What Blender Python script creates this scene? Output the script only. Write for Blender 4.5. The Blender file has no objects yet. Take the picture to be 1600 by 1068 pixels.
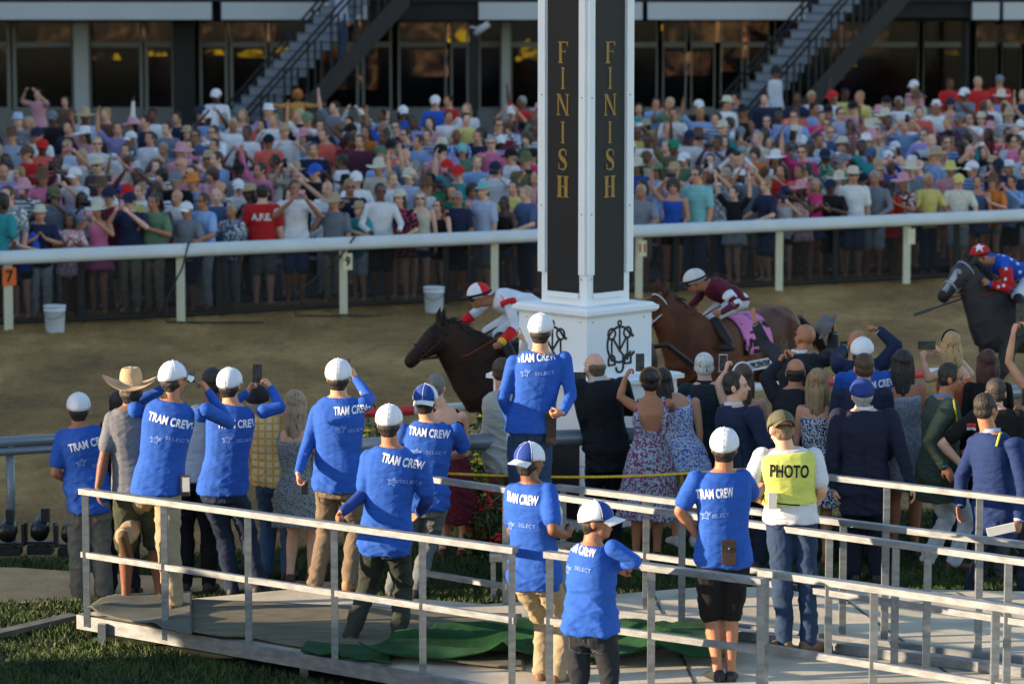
import bpy, bmesh, math, random
import numpy as np
from mathutils import Vector, Matrix, noise
from mathutils.bvhtree import BVHTree
random.seed(7); np.random.seed(7)
R = math.radians
sc = bpy.context.scene
COL = sc.collection

# ------------------------------------------------------------------ camera
CAMZ, F = 5.3, 5000.0                      # focal length in pixels of the 1600 px wide photograph
PITCH = math.atan(604 / F)
cam = bpy.data.cameras.new("camera"); camo = bpy.data.objects.new("camera", cam); COL.objects.link(camo)
cam.lens = F / 1600 * 36; cam.sensor_width = 36; cam.clip_start = 0.5; cam.clip_end = 900
camo.location = (0, 0, CAMZ); camo.rotation_euler = (math.pi / 2 - PITCH, 0, 0)
cam.dof.use_dof = True; cam.dof.focus_distance = 24.5; cam.dof.aperture_fstop = 2.7
sc.camera = camo
# ------------------------------------------------------------------ sky, sun, exposure
SUN_EL, SUN_AZ = R(13), R(-98)             # azimuth measured from +Y towards +X: the sun stands at the left, a little behind the camera
w = bpy.data.worlds.new("World"); sc.world = w; w.use_nodes = True
nt = w.node_tree; bg = nt.nodes["Background"]
sky = nt.nodes.new("ShaderNodeTexSky"); sky.sky_type = 'NISHITA'; sky.sun_disc = False
sky.sun_elevation = SUN_EL; sky.sun_rotation = SUN_AZ
sky.air_density = 1.0; sky.dust_density = .4
nt.links.new(sky.outputs[0], bg.inputs[0]); bg.inputs[1].default_value = 0.12
sd = bpy.data.lights.new("sun", 'SUN'); sd.energy = 4.6; sd.angle = R(0.5); sd.color = (1.0, 0.76, 0.50)
so = bpy.data.objects.new("sun", sd); COL.objects.link(so)
sdir = Vector((math.sin(SUN_AZ) * math.cos(SUN_EL), math.cos(SUN_AZ) * math.cos(SUN_EL), math.sin(SUN_EL)))
so.rotation_euler = sdir.to_track_quat('Z', 'Y').to_euler(); so.location = (-20, -10, 30)
sc.view_settings.view_transform = 'Standard'; sc.view_settings.look = 'None'
sc.view_settings.exposure = 1.62; sc.view_settings.gamma = 1.0
sc.cycles.max_bounces = 6; sc.cycles.diffuse_bounces = 3; sc.cycles.transparent_max_bounces = 12
sc.cycles.use_denoising = True

# ------------------------------------------------------------------ helpers
cp, sp = math.cos(PITCH), math.sin(PITCH)
CAM = Vector((0, 0, CAMZ))
def ray(x, y):
    a, b = (x - 800) / F, (534 - y) / F
    return Vector((a, cp + b * sp, -sp + b * cp))     # one unit along the optical axis
def G(x, y, z=0.0):                                   # point of the horizontal plane z seen at a pixel of the photograph
    d = ray(x, y); return CAM + d * ((z - CAMZ) / d.z)
def Q(x, y, s):                                       # point where one metre spans s pixels
    return CAM + ray(x, y) * (F / s)
def YP(x, y, Y):
    d = ray(x, y); return CAM + d * (Y / d.y)
def lin(c):
    c = c / 255.0
    return c / 12.92 if c <= 0.04045 else ((c + 0.055) / 1.055) ** 2.4
def rgb(r, g, b): return (lin(r), lin(g), lin(b), 1.0)

def tag(o, label=None, cat=None, group=None, kind=None):
    if label: o['label'] = label
    if cat: o['category'] = cat
    if group: o['group'] = group
    if kind: o['kind'] = kind
    return o
def empty(name, loc=(0, 0, 0), rz=0):
    o = bpy.data.objects.new(name, None); o.location = loc; o.rotation_euler.z = rz
    o.empty_display_size = 0.2; COL.objects.link(o); return o
def link(name, me, parent=None, mats=(), loc=None, smooth=True, color=None):
    o = bpy.data.objects.new(name, me); COL.objects.link(o)
    for m in mats: me.materials.append(m)
    if parent: o.parent = parent
    if loc is not None: o.location = loc
    if smooth and len(me.polygons): me.polygons.foreach_set("use_smooth", [True] * len(me.polygons))
    if color: o.color = color
    return o

class M:
    """collects shapes; build() makes one mesh object, remesh() one continuous surface"""
    def __init__(s): s.v = []; s.f = []; s.mi = []; s.n = 0; s.cur = 0
    def add(s, V, Fc):
        V = np.asarray(V, float); s.v.append(V)
        for f in Fc: s.f.append(tuple(int(i) + s.n for i in f)); s.mi.append(s.cur)
        s.n += len(V); return s
    def box(s, c, d, rot=None):
        V = np.array([(x, y, z) for x in (-.5, .5) for y in (-.5, .5) for z in (-.5, .5)]) * np.array(d)
        if rot is not None: V = V @ np.array(Matrix(rot).to_3x3()).T
        return s.add(V + np.array(c), [(0, 1, 3, 2), (4, 6, 7, 5), (0, 4, 5, 1), (2, 3, 7, 6), (0, 2, 6, 4), (1, 5, 7, 3)])
    def beam(s, a, b, wd, ht, up=(0, 0, 1)):
        a, b = Vector(a), Vector(b); d = b - a; L = d.length; d.normalize()
        x = d.cross(Vector(up)); x.normalize(); u = x.cross(d)
        V = [a + x * (i * wd / 2) + u * (j * ht / 2) + d * k for k in (0, L) for i, j in ((-1, -1), (1, -1), (1, 1), (-1, 1))]
        return s.add([tuple(q) for q in V], [(3, 2, 1, 0), (4, 5, 6, 7), (0, 1, 5, 4), (1, 2, 6, 5), (2, 3, 7, 6), (3, 0, 4, 7)])
    def ell(s, c, r, rot=None, nu=12, nv=8):
        V = [(0, 0, -1)]
        for j in range(1, nv):
            t = math.pi * j / nv - math.pi / 2
            for i in range(nu):
                a = 2 * math.pi * i / nu; V.append((math.cos(t) * math.cos(a), math.cos(t) * math.sin(a), math.sin(t)))
        V.append((0, 0, 1)); V = np.array(V) * np.array(r if hasattr(r, '__len__') else (r, r, r))
        if rot is not None: V = V @ np.array(rot).T
        Fc = [(0, 1 + (i + 1) % nu, 1 + i) for i in range(nu)]
        for j in range(nv - 2):
            b = 1 + j * nu
            for i in range(nu): Fc.append((b + i, b + (i + 1) % nu, b + nu + (i + 1) % nu, b + nu + i))
        b = 1 + (nv - 2) * nu; T = len(V) - 1
        Fc += [(b + i, b + (i + 1) % nu, T) for i in range(nu)]
        return s.add(V + np.array(tuple(c)), Fc)
    def rings(s, rr, nu=16, p=2.0, cap=True):
        """rr: (centre, x axis, y axis, rx, ry)"""
        V = []; k = len(rr)
        for c, ax, ay, rx, ry in rr:
            c, ax, ay = np.array(tuple(c)), np.array(tuple(ax)), np.array(tuple(ay))
            for i in range(nu):
                a = 2 * math.pi * i / nu; ca, sa = math.cos(a), math.sin(a)
                V.append(c + ax * rx * math.copysign(abs(ca) ** (2 / p), ca) + ay * ry * math.copysign(abs(sa) ** (2 / p), sa))
        Fc = []
        for j in range(k - 1):
            for i in range(nu):
                a, b = j * nu + i, j * nu + (i + 1) % nu; Fc.append((a, b, b + nu, a + nu))
        if cap: Fc.append(tuple(range(nu))[::-1]); Fc.append(tuple(range((k - 1) * nu, k * nu)))
        return s.add(V, Fc)
    def tube(s, pts, rad, nu=8, ends=False, p=2.0):
        pts = [Vector(q) for q in pts]
        rad = list(rad) if hasattr(rad, '__len__') else [rad] * len(pts)
        rr = []; up = None
        for i, q in enumerate(pts):
            d = (pts[min(i + 1, len(pts) - 1)] - pts[max(i - 1, 0)]); d.normalize()
            if up is None: up = Vector((0, 0, 1)) if abs(d.z) < .9 else Vector((0, 1, 0))
            x = d.cross(up)
            if x.length < 1e-4: x = d.cross(Vector((1, 0.1, 0)))
            x.normalize(); u = x.cross(d); up = u
            rr.append((q, x, u, rad[i], rad[i]))
        s.rings(rr, nu, p)
        if ends: s.ell(pts[0], rad[0], nu=nu, nv=6); s.ell(pts[-1], rad[-1], nu=nu, nv=6)
        return s
    def cone(s, a, ra, b, rb, nu=12): return s.tube([a, b], [ra, rb], nu, ends=True)
    def prism(s, poly, o, ax, ay, an, t):
        """extrude a 2-D outline (in axes ax, ay at o) by thickness t along an"""
        o, ax, ay, an = [np.array(tuple(q), float) for q in (o, ax, ay, an)]; n = len(poly)
        V = [o + ax * q[0] + ay * q[1] for q in poly] + [o + ax * q[0] + ay * q[1] + an * t for q in poly]
        return s.add(V, [tuple(range(n))[::-1], tuple(range(n, 2 * n))] + [(i, (i + 1) % n, (i + 1) % n + n, i + n) for i in range(n)])
    def mesh(s, name):
        me = bpy.data.meshes.new(name)
        V = np.concatenate(s.v) if s.v else np.zeros((0, 3))
        me.from_pydata(V.tolist(), [], s.f); 
        if any(s.mi): me.polygons.foreach_set("material_index", s.mi)
        me.update(); return me
    def build(s, name, mats, parent=None, smooth=False, loc=None, color=None):
        return link(name, s.mesh(name), parent, mats if isinstance(mats, (list, tuple)) else [mats], loc, smooth, color)
    def remesh(s, name, vox, smooth=4, fac=.5, disp=None):
        me = s.mesh(name); o = bpy.data.objects.new(name, me); COL.objects.link(o)
        m = o.modifiers.new("r", 'REMESH'); m.mode = 'VOXEL'; m.voxel_size = vox; m.use_smooth_shade = True
        if smooth: q = o.modifiers.new("s", 'SMOOTH'); q.iterations = smooth; q.factor = fac
        dg = bpy.context.evaluated_depsgraph_get(); dg.update()
        me2 = bpy.data.meshes.new_from_object(o.evaluated_get(dg)); me2.name = name
        bpy.data.objects.remove(o); bpy.data.meshes.remove(me)
        if disp: wrinkle(me2, *disp)
        return me2

def wrinkle(me, amp, sx, sz, seed=0):
    """cloth folds: displace along the normal with stretched noise (sx across, sz along the height)"""
    n = len(me.vertices); co = np.empty(n * 3); no = np.empty(n * 3)
    me.vertices.foreach_get("co", co); me.vertices.foreach_get("normal", no); co = co.reshape(-1, 3); no = no.reshape(-1, 3)
    d = np.empty(n)
    for i in range(n):
        x, y, z = co[i]
        k = noise.noise(Vector((x * sx * .6 + seed, y * sx * .6, z * sz + .5 * x * sz)))
        k2 = noise.noise(Vector((x * sx * 1.1 - seed, y * sx * 1.1, z * sz * 1.6 - .7 * x * sz)))
        e = 1.25 - min(1.0, max(0.0, (z - .95) / .35)) if z < 1.35 else .3
        d[i] = (max(0, 1 - 3.2 * abs(k)) * 1.1 + max(0, 1 - 4 * abs(k2)) * .5 + k * .4 - .3) * e
    co += no * (d * amp)[:, None]; me.vertices.foreach_set("co", co.ravel()); me.update()

# ------------------------------------------------------------------ materials
MATS = {}
def nodes(m): m.use_nodes = True; t = m.node_tree; return t, t.nodes["Principled BSDF"]
def mat(name, col, rough=.8, metal=0, var=.12, scale=6, bump=0, bscale=40, spec=.35, detail=4, coord='Object', stretch=None, col2=None, sharp=None):
    if name in MATS: return MATS[name]
    m = bpy.data.materials.new(name); t, b = nodes(m); MATS[name] = m
    b.inputs["Roughness"].default_value = rough; b.inputs["Metallic"].default_value = metal
    b.inputs["Specular IOR Level"].default_value = spec
    tc = t.nodes.new("ShaderNodeTexCoord"); src = tc.outputs[coord]
    if stretch:
        mp = t.nodes.new("ShaderNodeMapping"); mp.inputs["Scale"].default_value = stretch; t.links.new(src, mp.inputs[0]); src = mp.outputs[0]
    nz = t.nodes.new("ShaderNodeTexNoise"); nz.inputs["Scale"].default_value = scale; nz.inputs["Detail"].default_value = detail
    t.links.new(src, nz.inputs[0])
    rp = t.nodes.new("ShaderNodeValToRGB"); lo, hi = sharp or (.3, .7)
    rp.color_ramp.elements[0].position = lo; rp.color_ramp.elements[1].position = hi
    if col2 is None:
        rp.color_ramp.elements[0].color = tuple(c * (1 - var) for c in col[:3]) + (1,)
        rp.color_ramp.elements[1].color = tuple(min(1, c * (1 + var)) for c in col[:3]) + (1,)
    else: rp.color_ramp.elements[0].color = col; rp.color_ramp.elements[1].color = col2
    t.links.new(nz.outputs[0], rp.inputs[0]); t.links.new(rp.outputs[0], b.inputs["Base Color"])
    if bump:
        n2 = t.nodes.new("ShaderNodeTexNoise"); n2.inputs["Scale"].default_value = bscale; n2.inputs["Detail"].default_value = 5
        t.links.new(src, n2.inputs[0]); bp = t.nodes.new("ShaderNodeBump"); bp.inputs["Strength"].default_value = 1; bp.inputs["Distance"].default_value = bump
        t.links.new(n2.outputs[0], bp.inputs["Height"]); t.links.new(bp.outputs[0], b.inputs["Normal"])
    return m
def omat(name, rough=.85, pattern=None, bump=.004, sheen=0, spec=.25, bs=(14, 14, 9)):
    """material whose colour is the object's own colour: shared by every copy"""
    if name in MATS: return MATS[name]
    m = bpy.data.materials.new(name); t, b = nodes(m); MATS[name] = m; L = t.links
    b.inputs["Roughness"].default_value = rough; b.inputs["Specular IOR Level"].default_value = spec
    if sheen: b.inputs["Sheen Weight"].default_value = sheen
    oi = t.nodes.new("ShaderNodeObjectInfo"); tc = t.nodes.new("ShaderNodeTexCoord")
    nz = t.nodes.new("ShaderNodeTexNoise"); nz.inputs["Scale"].default_value = 7; L.new(tc.outputs["Object"], nz.inputs[0])
    mr = t.nodes.new("ShaderNodeMapRange"); mr.inputs[1].default_value = .3; mr.inputs[2].default_value = .7
    mr.inputs[3].default_value = .86; mr.inputs[4].default_value = 1.08; L.new(nz.outputs[0], mr.inputs[0])
    mx = t.nodes.new("ShaderNodeVectorMath"); mx.operation = 'SCALE'; L.new(oi.outputs["Color"], mx.inputs[0]); L.new(mr.outputs[0], mx.inputs["Scale"])
    out = mx.outputs[0]
    if pattern:
        c2, kind, scl, thr = pattern
        if kind == 'spots':
            vz = t.nodes.new("ShaderNodeTexVoronoi"); vz.inputs["Scale"].default_value = scl; L.new(tc.outputs["Object"], vz.inputs[0]); fac = vz.outputs["Distance"]
        elif kind == 'blobs':
            vz = t.nodes.new("ShaderNodeTexNoise"); vz.inputs["Scale"].default_value = scl; vz.inputs["Detail"].default_value = 2; L.new(tc.outputs["Object"], vz.inputs[0]); fac = vz.outputs[0]
        elif kind == 'strands':
            mp = t.nodes.new("ShaderNodeMapping"); mp.inputs["Scale"].default_value = (scl, scl, scl * .12); L.new(tc.outputs["Object"], mp.inputs[0])
            vz = t.nodes.new("ShaderNodeTexNoise"); vz.inputs["Scale"].default_value = 1; vz.inputs["Detail"].default_value = 3; L.new(mp.outputs[0], vz.inputs[0]); fac = vz.outputs[0]
        else:
            sx = t.nodes.new("ShaderNodeSeparateXYZ"); L.new(tc.outputs["Object"], sx.inputs[0])
            def stripe(o_):
                a = t.nodes.new("ShaderNodeMath"); a.operation = 'MULTIPLY'; a.inputs[1].default_value = scl; L.new(o_, a.inputs[0])
                c = t.nodes.new("ShaderNodeMath"); c.operation = 'FRACT'; L.new(a.outputs[0], c.inputs[0]); return c.outputs[0]
            if kind == 'plaid':
                a = t.nodes.new("ShaderNodeMath"); a.operation = 'MAXIMUM'; L.new(stripe(sx.outputs[0]), a.inputs[0]); L.new(stripe(sx.outputs[2]), a.inputs[1]); fac = a.outputs[0]
            else: fac = stripe(sx.outputs[2 if kind == 'hstripe' else 0])
        rp = t.nodes.new("ShaderNodeValToRGB"); rp.color_ramp.elements[0].position = thr - .03; rp.color_ramp.elements[1].position = thr + .03
        L.new(fac, rp.inputs[0]); mc = t.nodes.new("ShaderNodeMix"); mc.data_type = 'RGBA'
        L.new(rp.outputs[0], mc.inputs[0]); mc.inputs[7].default_value = c2; L.new(out, mc.inputs[6]); out = mc.outputs[2]
    L.new(out, b.inputs["Base Color"])
    if bump:
        mp = t.nodes.new("ShaderNodeMapping"); mp.inputs["Scale"].default_value = bs; L.new(tc.outputs["Object"], mp.inputs[0])
        n2 = t.nodes.new("ShaderNodeTexNoise"); n2.inputs["Scale"].default_value = 1; n2.inputs["Detail"].default_value = 5; n2.inputs["Distortion"].default_value = .6
        L.new(mp.outputs[0], n2.inputs[0]); bp = t.nodes.new("ShaderNodeBump"); bp.inputs["Distance"].default_value = bump
        L.new(n2.outputs[0], bp.inputs["Height"]); L.new(bp.outputs[0], b.inputs["Normal"])
    return m
CLOTH = omat("cloth", bump=.017, bs=(7, 7, 15)); DENIM = omat("denim", .9, bump=.014, bs=(12, 12, 8))
PRINT = omat("printed_cloth", pattern=(rgb(205, 205, 200), 'blobs', 26, .55), bump=.02)
PRINT2 = omat("dark_printed_cloth", pattern=(rgb(170, 60, 90), 'blobs', 22, .56), bump=.02)
STRIPE = omat("striped_cloth", pattern=(rgb(40, 48, 75), 'hstripe', 16, .6), bump=.02)
SKIN = omat("skin", .55, bump=.003, spec=.4, bs=(50, 50, 50)); HAIR = omat("hair", .6, pattern=(rgb(60, 48, 38), 'strands', 90, .62), bump=.012, bs=(80, 80, 14), spec=.5)
HATM = omat("hat_material", .85, bump=.006, bs=(60, 60, 60)); PLASTIC = omat("plastic", .4, bump=0, spec=.5)
LEATHER = omat("leather", .6, bump=.004, bs=(30, 30, 30), spec=.4)
DARK = mat("dark_eye", rgb(25, 20, 18), .3); LIP = mat("lip", rgb(150, 85, 78), .5)
GLASSES = mat("sunglasses_lens", rgb(14, 14, 16), .12, spec=.8)
# ================================================================== SETTING
DIRT = mat("track_dirt", rgb(100, 80, 50), .95, scale=3.0, var=.16, bump=.14, bscale=17, stretch=(1, .6, 1), detail=8)
def dirt_material():
    m = MATS["track_dirt"]; t = m.node_tree; L = t.links; b = t.nodes["Principled BSDF"]
    tc = t.nodes.new("ShaderNodeTexCoord"); mp = t.nodes.new("ShaderNodeMapping"); mp.inputs["Scale"].default_value = (1.1, .55, 1); mp.inputs["Rotation"].default_value = (0, 0, R(8))
    L.new(tc.outputs["Object"], mp.inputs[0])
    a = t.nodes.new("ShaderNodeTexNoise"); a.inputs["Scale"].default_value = .5; a.inputs["Detail"].default_value = 9; a.inputs["Roughness"].default_value = .72; L.new(mp.outputs[0], a.inputs[0])
    r = t.nodes.new("ShaderNodeValToRGB"); e = r.color_ramp.elements
    e[0].position = .34; e[0].color = rgb(112, 82, 40); e[1].position = .68; e[1].color = rgb(190, 150, 92)
    e.new(.5).color = rgb(150, 113, 62)
    L.new(a.outputs[0], r.inputs[0]); L.new(r.outputs[0], b.inputs["Base Color"])
dirt_material()
def clods(name, m, x0, x1, y0, y1, nx, ny, amp, sc_, z0=0.0):
    xs = np.linspace(x0, x1, nx); ys = np.linspace(y0, y1, ny); V = []
    for y in ys:
        for x in xs:
            q = noise.noise(Vector((x * sc_, y * sc_ * .8, 0))) + .6 * noise.noise(Vector((x * sc_ * 2.7, y * sc_ * 2.2, 4))) + .5*noise.noise(Vector((x * .5, y * 1.6, 9)))
            V.append((x, y, z0 + amp * q))
    Fc = [(j * nx + i, j * nx + i + 1, (j + 1) * nx + i + 1, (j + 1) * nx + i) for j in range(ny - 1) for i in range(nx - 1)]
    return M().add(V, Fc)
# lines on the ground taken from the photograph
RA, RB = G(12, 517), G(1416, 444)                        # foot of the outer rail
RU = (RB - RA).normalized(); RN = Vector((-RU.y, RU.x, 0))   # along the rail, away from the camera
# one ground sheet with a hole-free grid: the dirt of the track
base = M().box((0, 200, -.6), (900, 900, .5)); o = base.build("terrain", mat("terrain_soil", rgb(90, 84, 60), .95)); tag(o, kind='structure')
tr = clods("track", DIRT, -22, 24, 26, 53.5, 520, 380, .034, 4.2)
o = tr.build("dirt_track", DIRT, smooth=True); tag(o, kind='structure')
# infield grass sheet and its blades
GL = [(-700, 900), (300, 868), (800, 838), (1100, 822), (1600, 790), (2300, 750)]
gp = [G(x, y, .05) for x, y in GL]
poly = [(-14, 14, .05)] + [(p.x, p.y, .05) for p in gp] + [(14, 14, .05)]
GRASSM = mat("turf_soil", rgb(26, 34, 18), .95, scale=9, var=.3)
o = M().add(poly, [tuple(range(len(poly)))[::-1]]).build("infield_lawn", GRASSM); tag(o, kind='structure')
PATH = [(-500, 880), (30, 886), (130, 893), (330, 903), (520, 908), (520, 921), (330, 922), (170, 935), (-30, 945), (-500, 950)]
pp = [G(x, y, .058) for x, y in PATH]
PATHM = mat("sandy_path", rgb(176, 142, 100), .95, scale=3, var=.18, bump=.02, bscale=30)
o = M().add([tuple(p) for p in pp], [tuple(range(len(pp)))[::-1]]).build("path", PATHM); tag(o, kind='structure')

def inpoly(X, Y, P):
    c = np.zeros(len(X), bool); j = len(P) - 1
    for i in range(len(P)):
        xi, yi, xj, yj = P[i].x, P[i].y, P[j].x, P[j].y
        c ^= ((yi > Y) != (yj > Y)) & (X < (xj - xi) * (Y - yi) / (yj - yi + 1e-12) + xi); j = i
    return c
DZ = .25                                                # height of the walkway deck
DECKPX = [(124, 958), (285, 936), (465, 919), (640, 934), (760, 943), (930, 930), (1100, 916), (1350, 918), (1900, 930), (2300, 1500), (830, 1230), (797, 1074)]
deck = [G(x, y, DZ) for x, y in DECKPX]
def grass():
    N = 290000
    X = np.random.uniform(-6.5, 6.5, N); Y = np.random.uniform(19.5, 31, N)
    gpp = [Vector(q) for q in poly]
    keep = inpoly(X, Y, gpp) & ~inpoly(X, Y, [Vector((p.x, p.y, 0)) for p in pp]) & ~inpoly(X, Y, [Vector((p.x, p.y, 0)) for p in deck])
    keep &= np.abs(X) < Y * .172 + .3
    X, Y = X[keep], Y[keep]; n = len(X)
    clump = np.array([noise.noise(Vector((x * 1.7, y * 1.7, 0))) for x, y in zip(X, Y)])
    h = (.036 + .03 * np.random.rand(n)) * (1 + .8 * clump); a = np.random.rand(n) * 6.283; wd = .004 + .003 * np.random.rand(n)
    lean = np.random.randn(n, 2) * .028
    B = np.stack([X, Y, np.full(n, .05)], 1); t = np.stack([np.cos(a) * wd, np.sin(a) * wd, np.zeros(n)], 1)
    top = B + np.stack([lean[:, 0], lean[:, 1], h], 1); mid = B + np.stack([lean[:, 0] * .35, lean[:, 1] * .35, h * .55], 1)
    V = np.stack([B - t, B + t, mid + t * .7, top, mid - t * .7], 1).reshape(-1, 3)
    me = bpy.data.meshes.new("grass_blades"); me.vertices.add(n * 5); me.vertices.foreach_set("co", V.ravel())
    me.loops.add(n * 5); me.loops.foreach_set("vertex_index", np.arange(n * 5)); me.polygons.add(n)
    me.polygons.foreach_set("loop_start", np.arange(0, n * 5, 5)); me.update(calc_edges=True)
    m = mat("grass_blade", rgb(38, 56, 24), .6, scale=2.2, col2=rgb(84, 100, 48), sharp=(.3, .75), detail=8)
    o = link("grass", me, None, [m]); tag(o, kind='stuff')
grass()
# apron behind the outer rail: dirt strip, then asphalt rising slightly
def apron_z(d): return min(max(0.0, d - 2.6) * .085, .80)
AP = mat("apron_asphalt", rgb(62, 60, 60), .9, scale=2, var=.25)
V = []; ds = [2.1, 2.6, 12.01, 60]
for d in ds:
    for u in (-30, 50):
        q = RA + RU * u + RN * d; V.append((q.x, q.y, apron_z(d) + .03))
o = M().add(V, [(0, 1, 3, 2), (2, 3, 5, 4), (4, 5, 7, 6)]).build("apron_pavement", AP); tag(o, kind='structure')

# ------------------------------------------------------------------ outer rail
WHITEP = mat("white_paint", rgb(196, 198, 196), .5, var=.07, scale=2.5, bump=.002, bscale=8)
CREAM = mat("weathered_cream_paint", rgb(196, 190, 160), .6, scale=3, col2=rgb(205, 202, 188), bump=.002)
BLACKP = mat("black_metal", rgb(26, 27, 29), .5, var=.2)
rail = empty("racetrack_rail", RA); tag(rail, "long white curved topped outer rail running in front of the crowd", "rail")
prof = [(-.13, .96), (-.15, 1.02), (-.13, 1.08), (-.08, 1.125), (0, 1.145), (.07, 1.13), (.10, 1.09), (.10, 1.04), (.06, 1.0), (0, .98)]
m = M(); V = []; n = len(prof); us = [-12, -6, 0, 5, 10, 14, 20, 26, 34]
for u in us:
    for a, z in prof: q = RU * u + RN * a; V.append((q.x, q.y, z))
Fc = [(k * n + i, k * n + (i + 1) % n, (k + 1) * n + (i + 1) % n, (k + 1) * n + i) for k in range(len(us) - 1) for i in range(n)]
m.add(V, Fc).build("top_rail", WHITEP, rail, smooth=True)
def on_rail(px):                                        # parameter along the rail for a pixel column at rail foot
    lo, hi = -20.0, 40.0
    for _ in range(50):
        mid = (lo + hi) / 2; q = RA + RU * mid; dx = 800 + F * q.x / ((q.y) * cp + CAMZ * sp)
        lo, hi = (mid, hi) if dx < px else (lo, mid)
    return lo
POSTPX = [-245, 14, 283, 537, 773, 998, 1217, 1416, 1607]
for i, px in enumerate(POSTPX):
    q = RU * on_rail(px)
    M().box((q.x, q.y, .5), (.115, .1, 1.0)).build("post", CREAM, rail)
rot = math.atan2(RU.y, RU.x)
def text_mesh(txt, size, fat=0.0, xs=1.0, ext=.002, align='CENTER', spacing=1.0):
    cu = bpy.data.curves.new("t", 'FONT'); cu.body = txt; cu.size = size; cu.offset = fat; cu.extrude = ext; cu.align_x = align; cu.align_y = 'CENTER'; cu.space_character = spacing
    o = bpy.data.objects.new("t", cu); COL.objects.link(o)
    dg = bpy.context.evaluated_depsgraph_get(); dg.update()
    me = bpy.data.meshes.new_from_object(o.evaluated_get(dg)); bpy.data.objects.remove(o)
    for v in me.vertices: v.co.x *= xs
    return me
for px, txt, bc, fc, sz in ((14, "7", rgb(214, 96, 40), rgb(30, 25, 22), .2), (541, "9", rgb(205, 196, 160), rgb(25, 25, 24), .16), (1000, "11", rgb(205, 196, 160), rgb(170, 40, 35), .16), (1419, "", rgb(205, 200, 170), rgb(30, 30, 30), .1)):
    q = RU * on_rail(px) - RN * .065
    wd = .2 if txt == "7" else .15
    pl = M().box((0, 0, 0), (wd, .012, .25)).build("number_plate", mat("plate_%s" % (txt or "blank"), bc, .6), rail, loc=(q.x, q.y, .78)); pl.rotation_euler.z = rot
    if txt:
        me = text_mesh(txt, sz * 1.15, .006, .9); o = link("digits", me, pl, [mat("digits_%s" % txt, fc, .6)], loc=(0, -.0105, 0), smooth=False); o.rotation_euler = (math.pi / 2, 0, 0)
# crowd barrier: dark pipe frame with dark netting just behind the rail
bar = empty("netting_fence", RA + RN * .5); tag(bar, "dark see-through netting fence on black pipe posts behind the white rail", "fence")
M().tube([RU * u + Vector((0, 0, .93)) for u in (-12, 10, 34)], .045).build("top_pipe", BLACKP, bar, smooth=True)
M().tube([RU * u + Vector((0, 0, .05 + .03 * (k % 2))) for k, u in enumerate((-12, -3, 3, 8, 14, 20, 34))], .03).build("bottom_pipe", BLACKP, bar, smooth=True)
for px in (145, 362, 718, 1080, 1330, 1520, -90):
    q = RU * on_rail(px); M().box((q.x, q.y, .48), (.09, .09, .95)).build("pipe_post", BLACKP, bar)
netm = bpy.data.materials.new("netting"); t, b = nodes(netm); b.inputs["Base Color"].default_value = rgb(20, 21, 22); b.inputs["Roughness"].default_value = .9; b.inputs["Alpha"].default_value = .60
V = [RU * u + Vector((0, 0, z)) + RN * .05 for u in (-12, 34) for z in (.06, .9)]
M().add([tuple(q) for q in V], [(0, 1, 3, 2)]).build("netting", netm, bar)
hose = empty("hanging_cable", RA); 
def cable(px, tilt, lab):
    q = RU * on_rail(px) + RA - RN * .16; e = q + RU * tilt
    o = M().tube([(q.x, q.y + .3, 1.16), (q.x, q.y, 1.15), (q.x + .3 * (e.x - q.x), q.y, .8), (e.x, e.y, .35), (e.x, e.y, .03), (e.x + .5, e.y + .02, .02), (e.x + 1.4, e.y + .05, .02)], .014).build("cable", BLACKP, smooth=True); tag(o, lab, "cable")
bpy.data.objects.remove(hose)
cable(290, -.35, "black cable hanging over the white rail beside the second post from the left")
cable(548, -.95, "dark cable slanting down from the white rail beside post number 9")

# ------------------------------------------------------------------ buckets
BUCK = mat("white_bucket_plastic", rgb(190, 196, 205), .45, var=.04)
for px, py, lab in ((86, 519, "white plastic bucket on the dirt just right of plate 7"), (678, 488, "white plastic bucket at the rail behind the leading jockey")):
    q = G(px, py); r = empty("bucket", q); tag(r, lab, "bucket", "white buckets by the rail")
    pr = [(.0, 0), (.125, 0), (.13, .01), (.15, .30), (.158, .305), (.158, .325), (.152, .33), (.155, .365), (.163, .37), (.163, .385), (.15, .385), (.13, .05), (0, .04)]
    M().rings([((0, 0, z), (1, 0, 0), (0, 1, 0), max(rr, .001), max(rr, .001)) for rr, z in pr], 24, cap=False).build("pail", BUCK, r, smooth=True)
    M().tube([(-.16, 0, .33), (-.13, -.11, .24), (0, -.165, .2), (.13, -.11, .24), (.16, 0, .33)], .005).build("handle", mat("wire", rgb(120, 124, 130), .3, 1), r, smooth=True)

# ------------------------------------------------------------------ finish post
PS = 165.0; PC = Q(914, 700, PS); PY = PC.y
def zat(y): return CAM.z + (ray(914, y) * (PY / ray(914, y).y)).z
post = empty("finish_post", (PC.x, PY, 0)); tag(post, "tall square white column on a stepped base with FINISH in gold on black panels", "post")
WP = mat("white_post_paint", rgb(226, 228, 232), .45, var=.03, scale=1.5, bump=.0015, bscale=5)
PANEL = mat("black_panel", rgb(20, 21, 26), .6, var=.1); GOLD = mat("gold_paint", rgb(146, 116, 56), .5, metal=.1, var=.15, scale=12)
z1, z2 = zat(583), zat(473)
def sq(m, hd, za, zb, hd2=None):
    hd2 = hd2 or hd
    V = [(hd * math.cos(a), hd * math.sin(a), za) for a in (-math.pi / 2, 0, math.pi / 2, math.pi)] + [(hd2 * math.cos(a), hd2 * math.sin(a), zb) for a in (-math.pi / 2, 0, math.pi / 2, math.pi)]
    m.add(V, [(3, 2, 1, 0), (4, 5, 6, 7)] + [(i, (i + 1) % 4, (i + 1) % 4 + 4, i + 4) for i in range(4)])
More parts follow.
